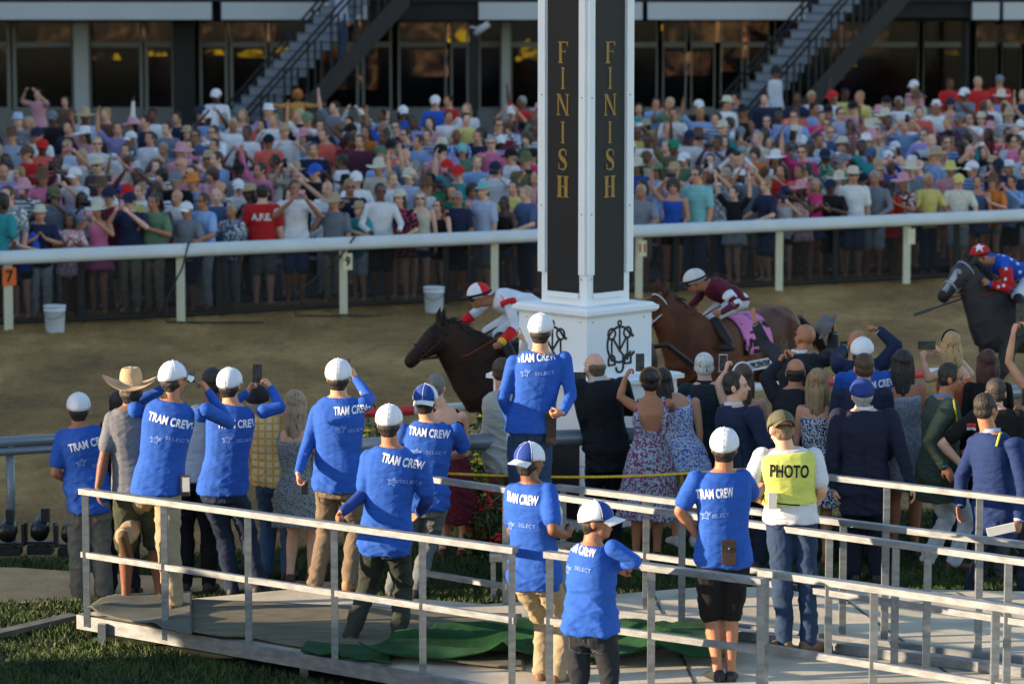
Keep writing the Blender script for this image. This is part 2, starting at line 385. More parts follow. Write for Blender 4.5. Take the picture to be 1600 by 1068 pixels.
h1, h2, h3 = 143 / PS, 103 / PS, 72 / PS
sq(m := M(), h1, 0, z1 - .04); m.build("lower_plinth", WP, post)
m = M(); sq(m, h1 + .07, z1 - .04, z1); sq(m, h1 + .05, z1, z1 + .015, h1 + .03); m.build("lower_cornice", WP, post)
m = M(); sq(m, h2, z1 + .015, z2 - .05); m.build("upper_plinth", WP, post)
m = M(); sq(m, h2 + .04, z2 - .075, z2 - .05, h2 + .07); sq(m, h2 + .07, z2 - .05, z2 - .015); sq(m, h2 + .055, z2 - .015, z2 + .012, h2 + .01); m.build("upper_cornice", WP, post)
ztop = 7.2
m = M(); sq(m, h3 - .025, z2 + .012, ztop); m.build("column", WP, post)
s2 = math.sqrt(.5)
def face(side, hd):   # origin at the near corner, x axis away along the face, outward normal
    if side == 'r': return Vector((0, -hd, 0)), Vector((s2, s2, 0)), Vector((s2, -s2, 0))
    return Vector((0, -hd, 0)), Vector((-s2, s2, 0)), Vector((-s2, -s2, 0))
W3 = h3 * math.sqrt(2)
zpan = zat(452)
def box_on(m, side, hd, u0, u1, za, zb, off, th):
    o_, ax, an = face(side, hd); o_ = o_ + an * off
    return m.prism([(u0, za), (u1, za), (u1, zb), (u0, zb)], o_, ax, (0, 0, 1), an, th)
def serif(ch, w_, h_):
    """outlines of a serif capital, w_ wide, h_ tall, centred"""
    P = []; st = .26 * w_; th = .045 * h_; sf = .06 * h_; l, r, b_, t_ = -w_ / 2, w_ / 2, -h_ / 2, h_ / 2
    rc = lambda a, b, c, d: P.append([(a, c), (b, c), (b, d), (a, d)])
    def stem(x, w0=st, s_=.14):
        rc(x - w0 / 2, x + w0 / 2, b_ + th, t_ - th); k = w_ * s_
        for y0, y1, sg in ((b_, b_ + th, 1), (t_, t_ - th, -1)):
            P.append([(x - w0 / 2 - k, y0), (x + w0 / 2 + k, y0), (x + w0 / 2 + k, y0 + (y1 - y0) * .6), (x + w0 / 2, y1 + sg * .02 * h_), (x - w0 / 2, y1 + sg * .02 * h_), (x - w0 / 2 - k, y0 + (y1 - y0) * .6)])
    if ch == 'I': stem(0)
    if ch == 'H': stem(l + st * .9, s_=.1); stem(r - st * .9, s_=.1); rc(l + st * 1.3, r - st * 1.3, -th / 2, th / 2)
    if ch == 'F':
        stem(l + st * .95, s_=.12); rc(l + st, r - .02 * w_, t_ - th, t_); P.append([(r, t_), (r, t_ - h_ * .24), (r - .06 * w_, t_ - h_ * .2), (r - .16 * w_, t_ - th)])
        rc(l + st, r - .2 * w_, .02 * h_, .02 * h_ + th); P.append([(r - .2 * w_, .15 * h_), (r - .28 * w_, .05 * h_), (r - .28 * w_, .02 * h_), (r - .2 * w_, -.08 * h_)])
    if ch == 'N':
        stem(l + .12 * w_, .1 * w_, .1); stem(r - .12 * w_, .1 * w_, .1)
        P.append([(l, t_), (l + .28 * w_, t_), (r - .08 * w_, b_ + .02 * h_), (r - .08 * w_, b_), (r - .2 * w_, b_), (l + .06 * w_, t_ - .06 * h_)])
    if ch == 'S':
        pts = [(.34, .30), (.26, .42), (.04, .475), (-.2, .43), (-.3, .29), (-.24, .13), (.0, .02), (.24, -.1), (.33, -.27), (.22, -.42), (0, -.475), (-.26, -.43), (-.36, -.29)]
        wid = [.02, .05, .08, .1, .13, .17, .21, .17, .13, .1, .07, .05, .02]
        q = [Vector((x * w_ * 1.15, y * h_)) for x, y in pts]
        for i in range(len(q) - 1):
            d = (q[i + 1] - q[i]).normalized(); nn = Vector((-d.y, d.x)); a, b = wid[i] * w_ * .9, wid[i + 1] * w_ * .9
            P.append([tuple(q[i] - nn * a / 1), tuple(q[i + 1] - nn * b / 1), tuple(q[i + 1] + nn * b / 1), tuple(q[i] + nn * a / 1)][::1])
        P.append([(.40 * w_, .46 * h_), (.34 * w_, .46 * h_), (.32 * w_, .2 * h_), (.40 * w_, .2 * h_)]); P.append([(-.36 * w_, -.46 * h_), (-.42 * w_, -.46 * h_), (-.42 * w_, -.18 * h_), (-.34 * w_, -.18 * h_)])
    return P
for side in 'lr':
    e = .13 * W3; hd = h3 - .025
    for u0, u1 in ((.0, .13 * W3), (W3 * .83, W3 * .985)):
        mm = M(); box_on(mm, side, hd, u0 + .004, u1, z2 + .3, ztop, .0, .028); mm.build("corner_board", WP, post)
    mm = M(); box_on(mm, side, hd, .14 * W3, .82 * W3, zpan - .05, zpan, 0, .035); mm.build("panel_sill", WP, post)
    pn = M(); box_on(pn, side, hd, .15 * W3, .805 * W3, zpan, ztop, 0, .012); pn = pn.build("sign_panel", PANEL, post)
    o_, ax, an = face(side, hd); o_ = o_ + an * .013 + ax * (.475 * W3)
    lw, lh = .150, .200
    for ch, y in zip("FINISH", (81, 121, 162, 205, 247, 289)):
        zc = zat(y); mm = M()
        wch = lw * {'I': .62, 'F': .85, 'N': 1.05, 'S': .8, 'H': 1.05}[ch]
        for k, pl in enumerate(serif(ch, wch, lh)):
            x_ax = ax if side == 'r' else -ax
            mm.prism(pl, o_ + Vector((0, 0, zc)) , x_ax, (0, 0, 1), an, .004 + .0004 * k)
        mm.build("gold_letter", GOLD, pn)
# monogram on the upper plinth faces, dark panels low down
INK = mat("black_iron_paint", rgb(24, 26, 33), .5, var=.1)
def arc(cx, cy, r, a0, a1, n=16, ry=None): return [(cx + r * math.cos(R(a0 + (a1 - a0) * k / n)), cy + (ry or r) * math.sin(R(a0 + (a1 - a0) * k / n))) for k in range(n + 1)]
def monogram(side):
    o_, ax, an = face(side, h2); x_ax = ax if side == 'r' else -ax
    c = o_ + ax * (.5 * h2 * math.sqrt(2)) + Vector((0, 0, zat(533))); k = .185
    S = [(arc(0, .05, .9, 28, 332, 28), .058), (arc(-.58, .62, .27, 0, 360), .05), (arc(.58, .62, .27, 0, 360), .05), (arc(0, 1.14, .12, 0, 360, 10), .04),
         ([(0, 1.02), (0, -.3)], .045), ([(-.58, .35), (-.58, -.75)], .045), ([(.58, .35), (.58, -.75)], .045), ([(-.5, .4), (0, -.25), (.5, .4)], .05),
         ([(-.82, -.95), (-.36, -.95), (-.36, -.7)], .05), ([(-.82, -.95), (-.82, -.7)], .05), ([(.82, -.95), (.36, -.95), (.36, -.7)], .05), ([(.82, -.95), (.82, -.7)], .05),
         (arc(-.59, -.7, .23, 0, 180, 10), .05), (arc(.59, -.7, .23, 0, 180, 10), .05), ([(.25, -1.1), (.25, -.5), (0, -.25)], .04), (arc(.0, -1.1, .26, 180, 360, 10), .05),
         ([(.7, .62), (.98, .42)], .06), ([(.78, -.6), (1.05, -.42)], .06)]
    mm = M()
    for i, (pts, wd) in enumerate(S):
        for j in range(len(pts) - 1):
            a, b = Vector(pts[j]) * k, Vector(pts[j + 1]) * k; d = (b - a)
            if d.length < 1e-6: continue
            d.normalize(); a -= d * wd * k * .5; b += d * wd * k * .5; nn = Vector((-d.y, d.x)) * wd * k
            mm.prism([tuple(a - nn), tuple(b - nn), tuple(b + nn), tuple(a + nn)], c, x_ax, (0, 0, 1), an, .006 + .0003 * i + .0001 * (j % 2))
    mm.build("monogram", INK, post)
for side in 'lr':
    monogram(side)
    pl = M(); box_on(pl, side, h1, .10, .48, .12, z1 - .45, 0, .012); pl.build("dark_panel", PANEL, post)

# ------------------------------------------------------------------ grandstand
YB = 78.0                                              # wall plane
def W(x, y, dy=0.0): return YP(x, y, YB + dy)
gs = empty("grandstand", (0, YB, 0)); tag(gs, "dark glass fronted grandstand with pale fascia behind the crowd", "building")
def L0(v): return (v.x, v.y - YB, v.z)
def wbox(m, x0, y0, x1, y1, d0, d1):
    a, b = W(x0, y1, d0), W(x1, y0, d0)
    return m.box(((a.x + b.x) / 2, (d0 + d1) / 2, (a.z + b.z) / 2), (abs(b.x - a.x), d1 - d0, abs(b.z - a.z)))
FASC = mat("pale_fascia", rgb(186, 188, 188), .6, var=.05, scale=.7); FRM = mat("window_frame_paint", rgb(138, 136, 132), .6, var=.05)
CONC = mat("shaded_wall", rgb(130, 130, 128), .85, var=.08); BLK = mat("black_steel", rgb(24, 24, 27), .55, var=.2); INT = mat("dark_interior", rgb(16, 15, 16), .9)  # upper wall and plinth share one plain mid grey
TOP = -260
# the face of the building from the roof down; upper storey
for k, (x0, x1) in enumerate(((-400, 330), (346, 575), (748, 1004), (1012, 1265), (1520, 1562), (1568, 2100))):
    mm = M(); wbox(mm, x0, 4, x1, 31, -3.0, -2.7); mm.build("fascia_board", FASC, gs)
mm = M(); wbox(mm, -500, -60, 2100, 3, -2.9, -2.4); mm.build("roof_beam", BLK, gs)
for x0, x1, y1 in ((575, 748, 32), (1265, 1520, 28)):
    mm = M(); wbox(mm, x0, 3, x1, y1, -2.7, -2.5); mm.build("stair_landing_beam", BLK, gs)
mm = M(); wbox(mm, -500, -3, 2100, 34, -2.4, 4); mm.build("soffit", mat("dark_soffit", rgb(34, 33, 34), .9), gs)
mm = M(); wbox(mm, -500, TOP, 2100, -60, -2.2, -2.0); mm.build("upper_wall", CONC, gs)
for k, (x0, x1) in enumerate(((-500, 120), (134, 272), (304, 610), (732, 742), (744, 1030), (1038, 1118), (1125, 1436), (1443, 1505), (1515, 2100))): pass
GLS = bpy.data.materials.new("dark_window_glass"); t, b = nodes(GLS)
b.inputs["Base Color"].default_value = rgb(14, 14, 16); b.inputs["Roughness"].default_value = .08; b.inputs["Alpha"].default_value = .5; b.inputs["Specular IOR Level"].default_value = .6
wins = [(-130, 15), (21, 116), (138, 222), (227, 272), (312, 355), (360, 417), (422, 560), (566, 612), (622, 698), (704, 732), (748, 784), (797, 1028), (1035, 1073), (1079, 1118), (1125, 1161), (1167, 1203), (1209, 1436), (1442, 1505), (1524, 1559), (1565, 1597), (1603, 1700)]
LAMPM = {}
def reflection_glow(name, c1, c2, st, sc_):  # glowing noise colour that imitates warm reflections in the panes
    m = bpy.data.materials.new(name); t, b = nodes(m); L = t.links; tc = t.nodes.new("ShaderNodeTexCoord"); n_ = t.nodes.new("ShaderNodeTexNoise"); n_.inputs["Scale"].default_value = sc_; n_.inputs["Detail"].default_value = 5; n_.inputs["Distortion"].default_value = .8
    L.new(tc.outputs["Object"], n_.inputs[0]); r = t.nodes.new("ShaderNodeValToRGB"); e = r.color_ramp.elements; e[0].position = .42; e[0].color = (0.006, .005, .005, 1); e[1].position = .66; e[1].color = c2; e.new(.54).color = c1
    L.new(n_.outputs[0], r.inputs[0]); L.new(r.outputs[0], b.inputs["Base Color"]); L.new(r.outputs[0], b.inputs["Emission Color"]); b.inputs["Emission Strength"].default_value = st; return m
REFL_AMBER = reflection_glow("lit_room_backdrop", rgb(70, 46, 30), rgb(120, 86, 52), .42, 2.4)  # amber glow painted as window reflections, no lit room behind
REFL_YELLOW = reflection_glow("yellow_lit_awning", rgb(190, 150, 10), rgb(215, 175, 25), .5, 2.6)  # yellow glow painted as reflected streaks in the glass
for i, (x0, x1) in enumerate(wins):
    wn = M(); wbox(wn, x0, 34, x0 + 3, 172, -.1, .05); wbox(wn, x1 - 3, 34, x1, 172, -.1, .05)
    wbox(wn, x0 + 3, 66, x1 - 3, 74, -.1, .05); wbox(wn, x0 + 3, 168, x1 - 3, 172, -.12, .05)
    wn = wn.build("window", FRM, gs)
    mm = M(); wbox(mm, x0 + 3, 34, x1 - 3, 168, .02, .04); mm.build("pane", GLS, wn)
for x0, x1 in ((117, 137), (784, 797)):
    mm = M(); wbox(mm, x0, 34, x1, 200, -.5, -.1); mm.build("pale_column", FASC, gs)
for x0, x1 in ((272, 302), (733, 746), (1505, 1517)):
    mm = M(); wbox(mm, x0, -60, x1, 230, -2.39 if x0 > 500 else -1.4, -2.0 if x0 > 500 else -1.0); mm.build("black_column", BLK, gs)
mm = M(); wbox(mm, -500, 172, 2100, 260, -.3, .1); mm.build("plinth_wall", CONC, gs)
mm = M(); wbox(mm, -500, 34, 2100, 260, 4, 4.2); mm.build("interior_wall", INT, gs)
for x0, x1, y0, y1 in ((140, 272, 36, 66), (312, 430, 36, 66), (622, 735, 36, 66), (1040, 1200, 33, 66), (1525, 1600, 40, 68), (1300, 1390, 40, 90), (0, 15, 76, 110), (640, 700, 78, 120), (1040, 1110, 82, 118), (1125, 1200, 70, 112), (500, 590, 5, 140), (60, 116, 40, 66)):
    mm = M(); wbox(mm, x0, y0, x1, y1, 1.5, 1.55); mm.build("lit_interior_panel", REFL_AMBER, gs)  # reflection put into a glowing sheet behind the panes
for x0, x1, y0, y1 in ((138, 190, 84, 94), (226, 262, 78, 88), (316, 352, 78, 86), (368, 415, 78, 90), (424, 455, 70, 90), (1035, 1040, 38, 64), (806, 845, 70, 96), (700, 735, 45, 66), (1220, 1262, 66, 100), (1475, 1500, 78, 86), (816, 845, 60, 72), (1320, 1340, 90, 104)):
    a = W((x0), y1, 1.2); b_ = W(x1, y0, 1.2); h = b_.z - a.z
    mm = M().prism([(a.x, a.z), (b_.x, a.z), (b_.x - .1, b_.z), (a.x + .35 * (b_.x - a.x), b_.z), (a.x, a.z + .4 * h)][::1], (0, 1.2, 0), (1, 0, 0), (0, 0, 1), (0, 1, 0), .03); mm.build("yellow_banner", REFL_YELLOW, gs)  # reflected streak painted as a glowing yellow shape
# wall-mounted camera
cq = YP(752, 46, 75.0); cc = empty("security_camera", cq); tag(cc, "white bullet security camera on an arm from the black column", "camera")
M().tube([(-.26, .0, .05), (-.02, 0, .02)], .03).build("arm", FASC, cc, smooth=True)
M().tube([(-.14, -.0, -.12), (-.02, -.05, .0), (.17, -.12, .13)], [.07, .085, .075]).build("camera_body", FASC, cc, smooth=True)
# two outside staircases climbing to the right
STEP = mat("pale_stair_tread", rgb(122, 130, 140), .8, var=.08); STR = mat("stair_stringer", rgb(50, 47, 46), .7, var=.1)
def stairs(name, lab, xb, yb, xt, yt, run_px):
    d0, d1 = -6.0, -4.2                                # nearest and farthest depth of the flight
    Yn = YB + d0
    a, b = YP(xb, yb, Yn), YP(xt, yt, Yn)
    r = empty(name, (a.x, Yn, a.z)); tag(r, lab, "staircase", "outside staircases")
    vx, vz = b.x - a.x, b.z - a.z; n = max(4, int(vz / .19)); dx, dz = vx / n, vz / n
    wid = d1 - d0
    for k in range(n):
        st_ = M().box((dx * (k + .5) - .1, .12 + k * .085, dz * (k + .42)), (.92, .03, dz * .8)).build("riser", STEP, r)
        M().box((dx * (k + .5) - .1, .28 + k * .085, dz * (k + .92)), (.96, .36, .035)).build("tread", mat("stair_edge", rgb(84, 92, 104), .8), r)
    sl = vz / vx
    mm = M().prism([(-.9, -.9 * sl - 1.55), (vx, vz - 1.55), (vx, vz - .98), (-.9, -.9 * sl - .98)], (0, -.1, 0), (1, 0, 0), (0, 0, 1), (0, 1, 0), .12); mm.build("stringer", STR, r)
    mm = M().prism([(-.3, -.3 * sl - .3), (vx, vz - .3), (vx, vz + .04), (-.3, -.3 * sl + .04)], (0, wid, 0), (1, 0, 0), (0, 0, 1), (0, 1, 0), .05); mm.build("stringer", STR, r)
    for y_, zb, ztp in ((-.02, -1.3, .25), (wid + .03, 0, .95)):
        mm = M()
        for hz in (ztp, ztp - .17): mm.beam((-.4, y_, hz - .4 * sl), (vx, y_, vz + hz), .06, .06, (0, 1, 0))
        for k in range(0, n + 1, 3):
            for e in (0, .16, .3): mm.box((dx * k + e, y_, dz * k + (zb + ztp) / 2), (.05, .05, ztp - zb))
        mm.build("handrail", BLK, r)
stairs("staircase", "dark steel outside staircase climbing right, left of the finish post", 372, 205, 640, -100, 0)
stairs("staircase", "dark steel outside staircase climbing right, right of the finish post", 1160, 195, 1450, -140, 0)
# joints and fixings of the finish post
FIX = mat("rusty_screw", rgb(110, 84, 60), .6)
for side in 'lr':
    for hd, pts in ((h3 - .025, [(.06 * W3, zat(430)), (.06 * W3, zat(330)), (.06 * W3, zat(150)), (W3 * .9, zat(320)), (W3 * .9, zat(148))]), (h2, [(.08, z2 - .12), (.78, z2 - .12), (.08, z1 + .07), (.78, z1 + .07)])):
        for u, z in pts:
            o_, ax, an = face(side, hd); q = o_ + ax * u + an * (.03 if hd < .5 else .002) + Vector((0, 0, z)); M().ell(q, (.007, .007, .007), nu=8, nv=4).build("screw", FIX, post)
    mm = M(); box_on(mm, side, h1, .005, h1 * 1.41, .62, .626, 0, .002); mm.build("panel_joint", mat("joint_line", rgb(120, 122, 124), .8), post)
# ================================================================== WALKWAY, RAILS, FLOWERS, LIGHTS
ALU = mat("brushed_aluminium", rgb(126, 130, 134), .5, metal=.5, var=.25, scale=9, bump=.001, bscale=60, stretch=(1, 1, 3))
DECKM = mat("weathered_white_deck", rgb(176, 168, 150), .75, var=.24, scale=2.3, bump=.003, bscale=30, detail=9)
walk = empty("raised_walkway", tuple(G(124, 958, 0))); tag(walk, "low raised aluminium walkway deck with pale boards crossing the lawn", "walkway")
wo = walk.location.copy()
def rel(v): return (v[0] - wo.x, v[1] - wo.y, v[2] - wo.z)
V = [rel((p.x, p.y, DZ)) for p in deck] + [rel((p.x, p.y, DZ - .04)) for p in deck]; n = len(deck)
M().add(V, [tuple(range(n))[::-1], tuple(range(n, 2 * n))] + [(i, (i + 1) % n, (i + 1) % n + n, i + n) for i in range(n)]).build("deck", DECKM, walk)
a, b_ = deck[0], deck[-1]
M().beam(rel((a.x, a.y - .04, DZ - .05)), rel((b_.x, b_.y - .04, DZ - .05)), .05, .11).build("edge_beam", ALU, walk)
seam = mat("dark_seam", rgb(70, 72, 74), .8)
for k in range(1, 9):
    p, q = G(830 + k * 95, 925, DZ + .003), G(800 + k * 150, 1100, DZ + .003)
    if k in (2, 5, 7): M().beam(rel(p), rel(q), .02, .004).build("deck_seam", seam, walk)
for px in (470, 700, 150):
    g = G(px, 985 + (px - 150) * .14, DZ); M().box(rel((g.x, g.y + .35, .1)), (.06, .06, .26)).build("leg", ALU, walk)
# long beams behind the walkway boards
for (x0, y0, x1, y1, w_, c) in ((1065, 978, 1600, 1048, .10, ALU), (930, 955, 1600, 1032, .05, ALU)):
    p, q = G(x0, y0, DZ + .04), G(x1, y1, DZ + .04); M().beam(rel(p), rel(q), w_, .07).build("deck_beam", c, walk)
p, q = G(-60, 1003, .08), G(116, 962, .14); m = M().beam(p, q, .12, .04); tag(m.build("ground_beam", mat("dull_beam_metal", rgb(84, 84, 82), .7, var=.3)), "long flat metal beam lying on the grass at the far left", "beam")

def railing(name, label, tl, tr, zt, zb, posts, mids=(.52,), th=.044, group="aluminium guard rails", pw=.05, extend=None):
    A_, B_ = G(*tl, zt), G(*tr, zt); r = empty(name, (A_.x, A_.y, zb)); tag(r, label, "railing", group)
    D = B_ - A_
    f = lambda v, z: (v.x - A_.x, v.y - A_.y, z - zb)
    M().beam(f(A_, zt - th / 2), f(B_, zt - th / 2), .07, th).build("top_bar", ALU, r)
    for mm in mids:
        z = zb + (zt - zb) * mm; M().beam(f(A_, z), f(B_, z), .04, th).build("middle_bar", ALU, r)
    for px in posts:
        lo, hi = -.3, 1.3
        for _ in range(40):
            t_ = (lo + hi) / 2; v = A_ + D * t_; dpt = v.y * cp + (CAMZ - zt) * sp; x = 800 + F * v.x / dpt
            lo, hi = (t_, hi) if x < px else (lo, t_)
        v = A_ + D * lo; M().box((v.x - A_.x, v.y - A_.y, (zt - zb - th) / 2), (pw, pw, zt - zb - th)).build("post", ALU, r)
    return r
railing("guard_rail", "aluminium guard rail along the near left edge of the walkway", (127, 762), (805, 854), 1.25, .18, (133, 256, 387, 522, 660, 800))
railing("guard_rail", "short aluminium guard rail the man in front leans on", (853, 860), (1193, 903), 1.25, .2, (859, 1018, 1189), (.54,))
railing("guard_rail", "aluminium guard rail below the photographer running to the right edge", (1188, 888), (1700, 962), 1.25, .2, (1196, 1366, 1556), (.5,))
railing("guard_rail", "aluminium guard rail, nearer of the two close parallel bars at right", (868, 771), (1700, 886), 1.18, DZ, (1066, 1296, 1400, 1450, 1576), (.52,))
railing("guard_rail", "aluminium guard rail, farther of the two parallel bars at right", (870, 756), (1700, 858), 1.15, .2, (880, 1010, 1318, 1384, 1531), (.5,))
railing("guard_rail", "lone bright guard rail behind the photographer and in front of the suited men", (1180, 727), (1700, 789), 1.1, .05, (1386, 1531), (.05,))
railing("guard_rail", "aluminium guard rail beside the woman in the dark red dress", (662, 742), (868, 771), 1.18, DZ, (790,), (.15,))
# carpet and green mat lying on the deck
def sheet(name, px, z, m, lab, cat, amp, seed, nx=90, ny=26, edge=.0, fold=3.0):
    """four pixel corners: near-left, near-right, far-right, far-left"""
    P = [G(x, y, z) for x, y in px]; V = []
    for j in range(ny + 1):
        for i in range(nx + 1):
            u, v = i / nx, j / ny; a = P[0].lerp(P[1], u); b = P[3].lerp(P[2], u); q = a.lerp(b, v)
            wob = noise.noise(Vector((u * 7 + seed, 0, v * 1.0))) * .10 * (1 - v) + noise.noise(Vector((u * 4 - seed, 5, 0))) * .10 * v * edge
            q.y += wob
            k = 1 - abs(noise.noise(Vector((q.x * .9 + seed, q.y * fold, seed)))) * 2.2
            k2 = noise.noise(Vector((q.x * 2.1, q.y * fold * 1.6, seed + 3)))
            q.z = z + .012 + amp * (max(k, 0) ** 2 + .35 * k2 + .35); V.append(tuple(q))
    W_ = nx + 1; Fc = [(j * W_ + i, j * W_ + i + 1, (j + 1) * W_ + i + 1, (j + 1) * W_ + i) for j in range(ny) for i in range(nx)]
    o = M().add(V, Fc).build(name, m, smooth=True); md = o.modifiers.new("t", 'SOLIDIFY'); md.thickness = .012; md.offset = 1
    tag(o, lab, cat); return o
sheet("carpet", [(290, 992), (820, 1052), (815, 965), (300, 940)], DZ, mat("grey_carpet", rgb(96, 92, 76), .95, var=.3, scale=5, bump=.004, bscale=90, stretch=(1, 3, 1)), "worn grey brown carpet laid over the left part of the walkway", "carpet", .012, 2, fold=1.6)
sheet("carpet", [(132, 962), (300, 998), (300, 940), (180, 942)], DZ + .01, mat("grey_carpet_end", rgb(86, 88, 80), .95, var=.15, scale=5, bump=.004, bscale=90), "loose rumpled end of the grey carpet at the left corner", "carpet", .05, 7, fold=2.2, nx=40)
sheet("mat", [(560, 1034), (1150, 1040), (1150, 990), (700, 1000)], DZ + .02, mat("green_mat", rgb(20, 64, 30), .95, var=.4, scale=7, bump=.004, bscale=80), "crumpled green turf mat heaped on the walkway", "mat", .11, 5, edge=1, fold=2.8, nx=160, ny=40)
sheet("mat", [(470, 1022), (610, 1040), (610, 1020), (480, 1008)], DZ + .004, MATS["green_mat"], "narrow strip of green mat under the feet of the man at the rail", "mat", .02, 9, nx=60, ny=10)
# yellow rope
ROPE = mat("yellow_rope", rgb(205, 170, 50), .8, var=.4, scale=60)
p, q = Q(690, 739, 190), Q(1172, 732, 186); pts = [p.lerp(q, k / 20) + Vector((0, 0, -.05 * math.sin(math.pi * k / 20))) for k in range(21)]
tag(M().tube(pts, .012, 6).build("rope", ROPE, smooth=True), "thin yellow rope stretched in front of the finish post", "rope")
# inner tube rail
TUBE = mat("grey_tube_rail", rgb(118, 126, 134), .35, metal=.3, var=.1, scale=3)
def tuberail(pts, lab, rad, z, name="tube_rail", m=TUBE, posts=()):
    P = [G(x, y, z) for x, y in pts]; r = empty(name, (P[0].x, P[0].y, 0)); tag(r, lab, "rail")
    M().tube([p - r.location for p in P], rad, 12).build("tube", m, r, smooth=True)
    for t in posts:
        i = int(t); v = P[i].lerp(P[i + 1], t - i) - r.location; M().tube([(v.x, v.y, 0), (v.x, v.y, z)], .04).build("post", m, r, smooth=True)
tuberail([(560, 697), (740, 690), (880, 684), (1000, 680), (1180, 668)], "thick grey tube rail passing in front of the finish post", .075, 1.05, posts=(.3, 3.9))
tuberail([(1420, 634), (1590, 612), (1800, 585)], "grey tube rail at the right edge behind the green jacket", .07, 1.05, posts=(.1, 1.4))
tuberail([(-200, 700), (0, 691), (150, 682)], "flat grey guard rail at the left edge, upper bar", .05, 1.0, posts=(.5, 1.1))
tuberail([(-200, 716), (0, 706), (150, 697)], "flat grey guard rail at the left edge, lower bar", .035, .92)
def striped():
    m = bpy.data.materials.new("red_white_stripes"); t, b = nodes(m); L = t.links; tc = t.nodes.new("ShaderNodeTexCoord"); sx = t.nodes.new("ShaderNodeSeparateXYZ"); L.new(tc.outputs["Object"], sx.inputs[0])
    a = t.nodes.new("ShaderNodeMath"); a.operation = 'MULTIPLY'; a.inputs[1].default_value = .9; L.new(sx.outputs[0], a.inputs[0]); f_ = t.nodes.new("ShaderNodeMath"); f_.operation = 'FRACT'; L.new(a.outputs[0], f_.inputs[0])
    r = t.nodes.new("ShaderNodeValToRGB"); r.color_ramp.interpolation = 'CONSTANT'; r.color_ramp.elements[0].color = rgb(190, 45, 45); r.color_ramp.elements[1].color = rgb(215, 215, 215); r.color_ramp.elements[1].position = .5
    L.new(f_.outputs[0], r.inputs[0]); L.new(r.outputs[0], b.inputs["Base Color"]); return m
tuberail([(560, 645), (760, 634), (1045, 615), (1250, 600), (1500, 578)], "low red and white striped rail at the track edge behind the flowers", .05, .75, m=striped(), posts=(.5, 1.5, 2.5, 3.5))

# flowers
LEAF = mat("flower_leaf", rgb(62, 84, 40), .6, scale=5, var=.4)
def bush(lab, x0, x1, ytop, s, zh, col, nf, red=False, name="flower_bush", dens=900, zb=0.0):
    a = Q(x0, ytop, s); b = Q(x1, ytop, s); ht = a.z; c = (a + b) / 2; r = empty(name, (c.x, c.y, zb)); tag(r, lab, "flowers")
    w2 = (b.x - a.x) / 2; rnd = random.Random(int(x0 + ytop)); V = []; Fc = []; mL = M(); mF = M()
    top = ht - zb; low = top - zh
    for i in range(dens):
        x = rnd.uniform(-w2, w2); y = rnd.uniform(-.35, .35); hmax = top * (1 - .25 * (x / w2) ** 2) * rnd.uniform(.8, 1.0); z = rnd.uniform(max(0, low), hmax)
        d = Vector((rnd.gauss(0, 1), rnd.gauss(0, 1), rnd.gauss(.4, .7))).normalized(); l = rnd.uniform(.04, .09); u = d.cross(Vector((0, 0, 1))).normalized() * l * .25; p = Vector((x, y, z))
        mL.add([tuple(p - u * .2), tuple(p + d * l * .5 + u), tuple(p + d * l), tuple(p + d * l * .5 - u)], [(0, 1, 2, 3)])
    for i in range(30): x = rnd.uniform(-w2, w2); y = rnd.uniform(-.3, .3); mL.tube([(x, y, 0), (x + rnd.uniform(-.1, .1), y, top * rnd.uniform(.5, .9))], .006, 5)
    mL.build("foliage", LEAF, r)
    fm = mat("petal_" + lab.split()[0], col, .6, var=.15)
    for i in range(nf):
        mF = M()
        x = rnd.uniform(-w2, w2); y = rnd.uniform(-.4, .2); z = rnd.uniform(max(low, top * .35), top * 1.02) * (1 - .15 * (x / w2) ** 2)
        if red:
            for k in range(9): mF.ell((x + rnd.gauss(0, .028), y + rnd.gauss(0, .028), z + rnd.gauss(0, .022)), (.018, .018, .014), nu=6, nv=4)
        else:
            mF.ell((x, y, z), (.032, .032, .010), nu=8, nv=4); mF.ell((x, y, z + .01), (.012, .012, .012), nu=6, nv=4)
        mF.build('blossom', fm, r)
bush("yellow daisies on thin stems behind the crew at centre left", 535, 625, 628, 172, .9, rgb(220, 190, 30), 26, dens=700)
bush("yellow flowers growing in a thick clump between the dark red dress and the post", 722, 775, 694, 172, .9, rgb(220, 190, 30), 70, dens=1600)
bush("yellow flowers on tall green stems left of the finish post", 700, 790, 640, 168, 1.1, rgb(220, 190, 30), 16, dens=500)
bush("red geraniums in bloom at the foot of the finish post", 732, 800, 772, 178, .6, rgb(190, 22, 34), 22, True, dens=1500)
bush("yellow flowers low behind the man with raised phone", 1195, 1250, 632, 168, .6, rgb(220, 190, 30), 10, dens=400)
bush("yellow flowers low behind the striped rail at left", 410, 470, 640, 168, .8, rgb(220, 190, 30), 9, dens=350)
bush("yellow flowers above the rail near the pointing man", 1300, 1350, 520, 140, .6, rgb(220, 190, 30), 0, dens=10) if False else None

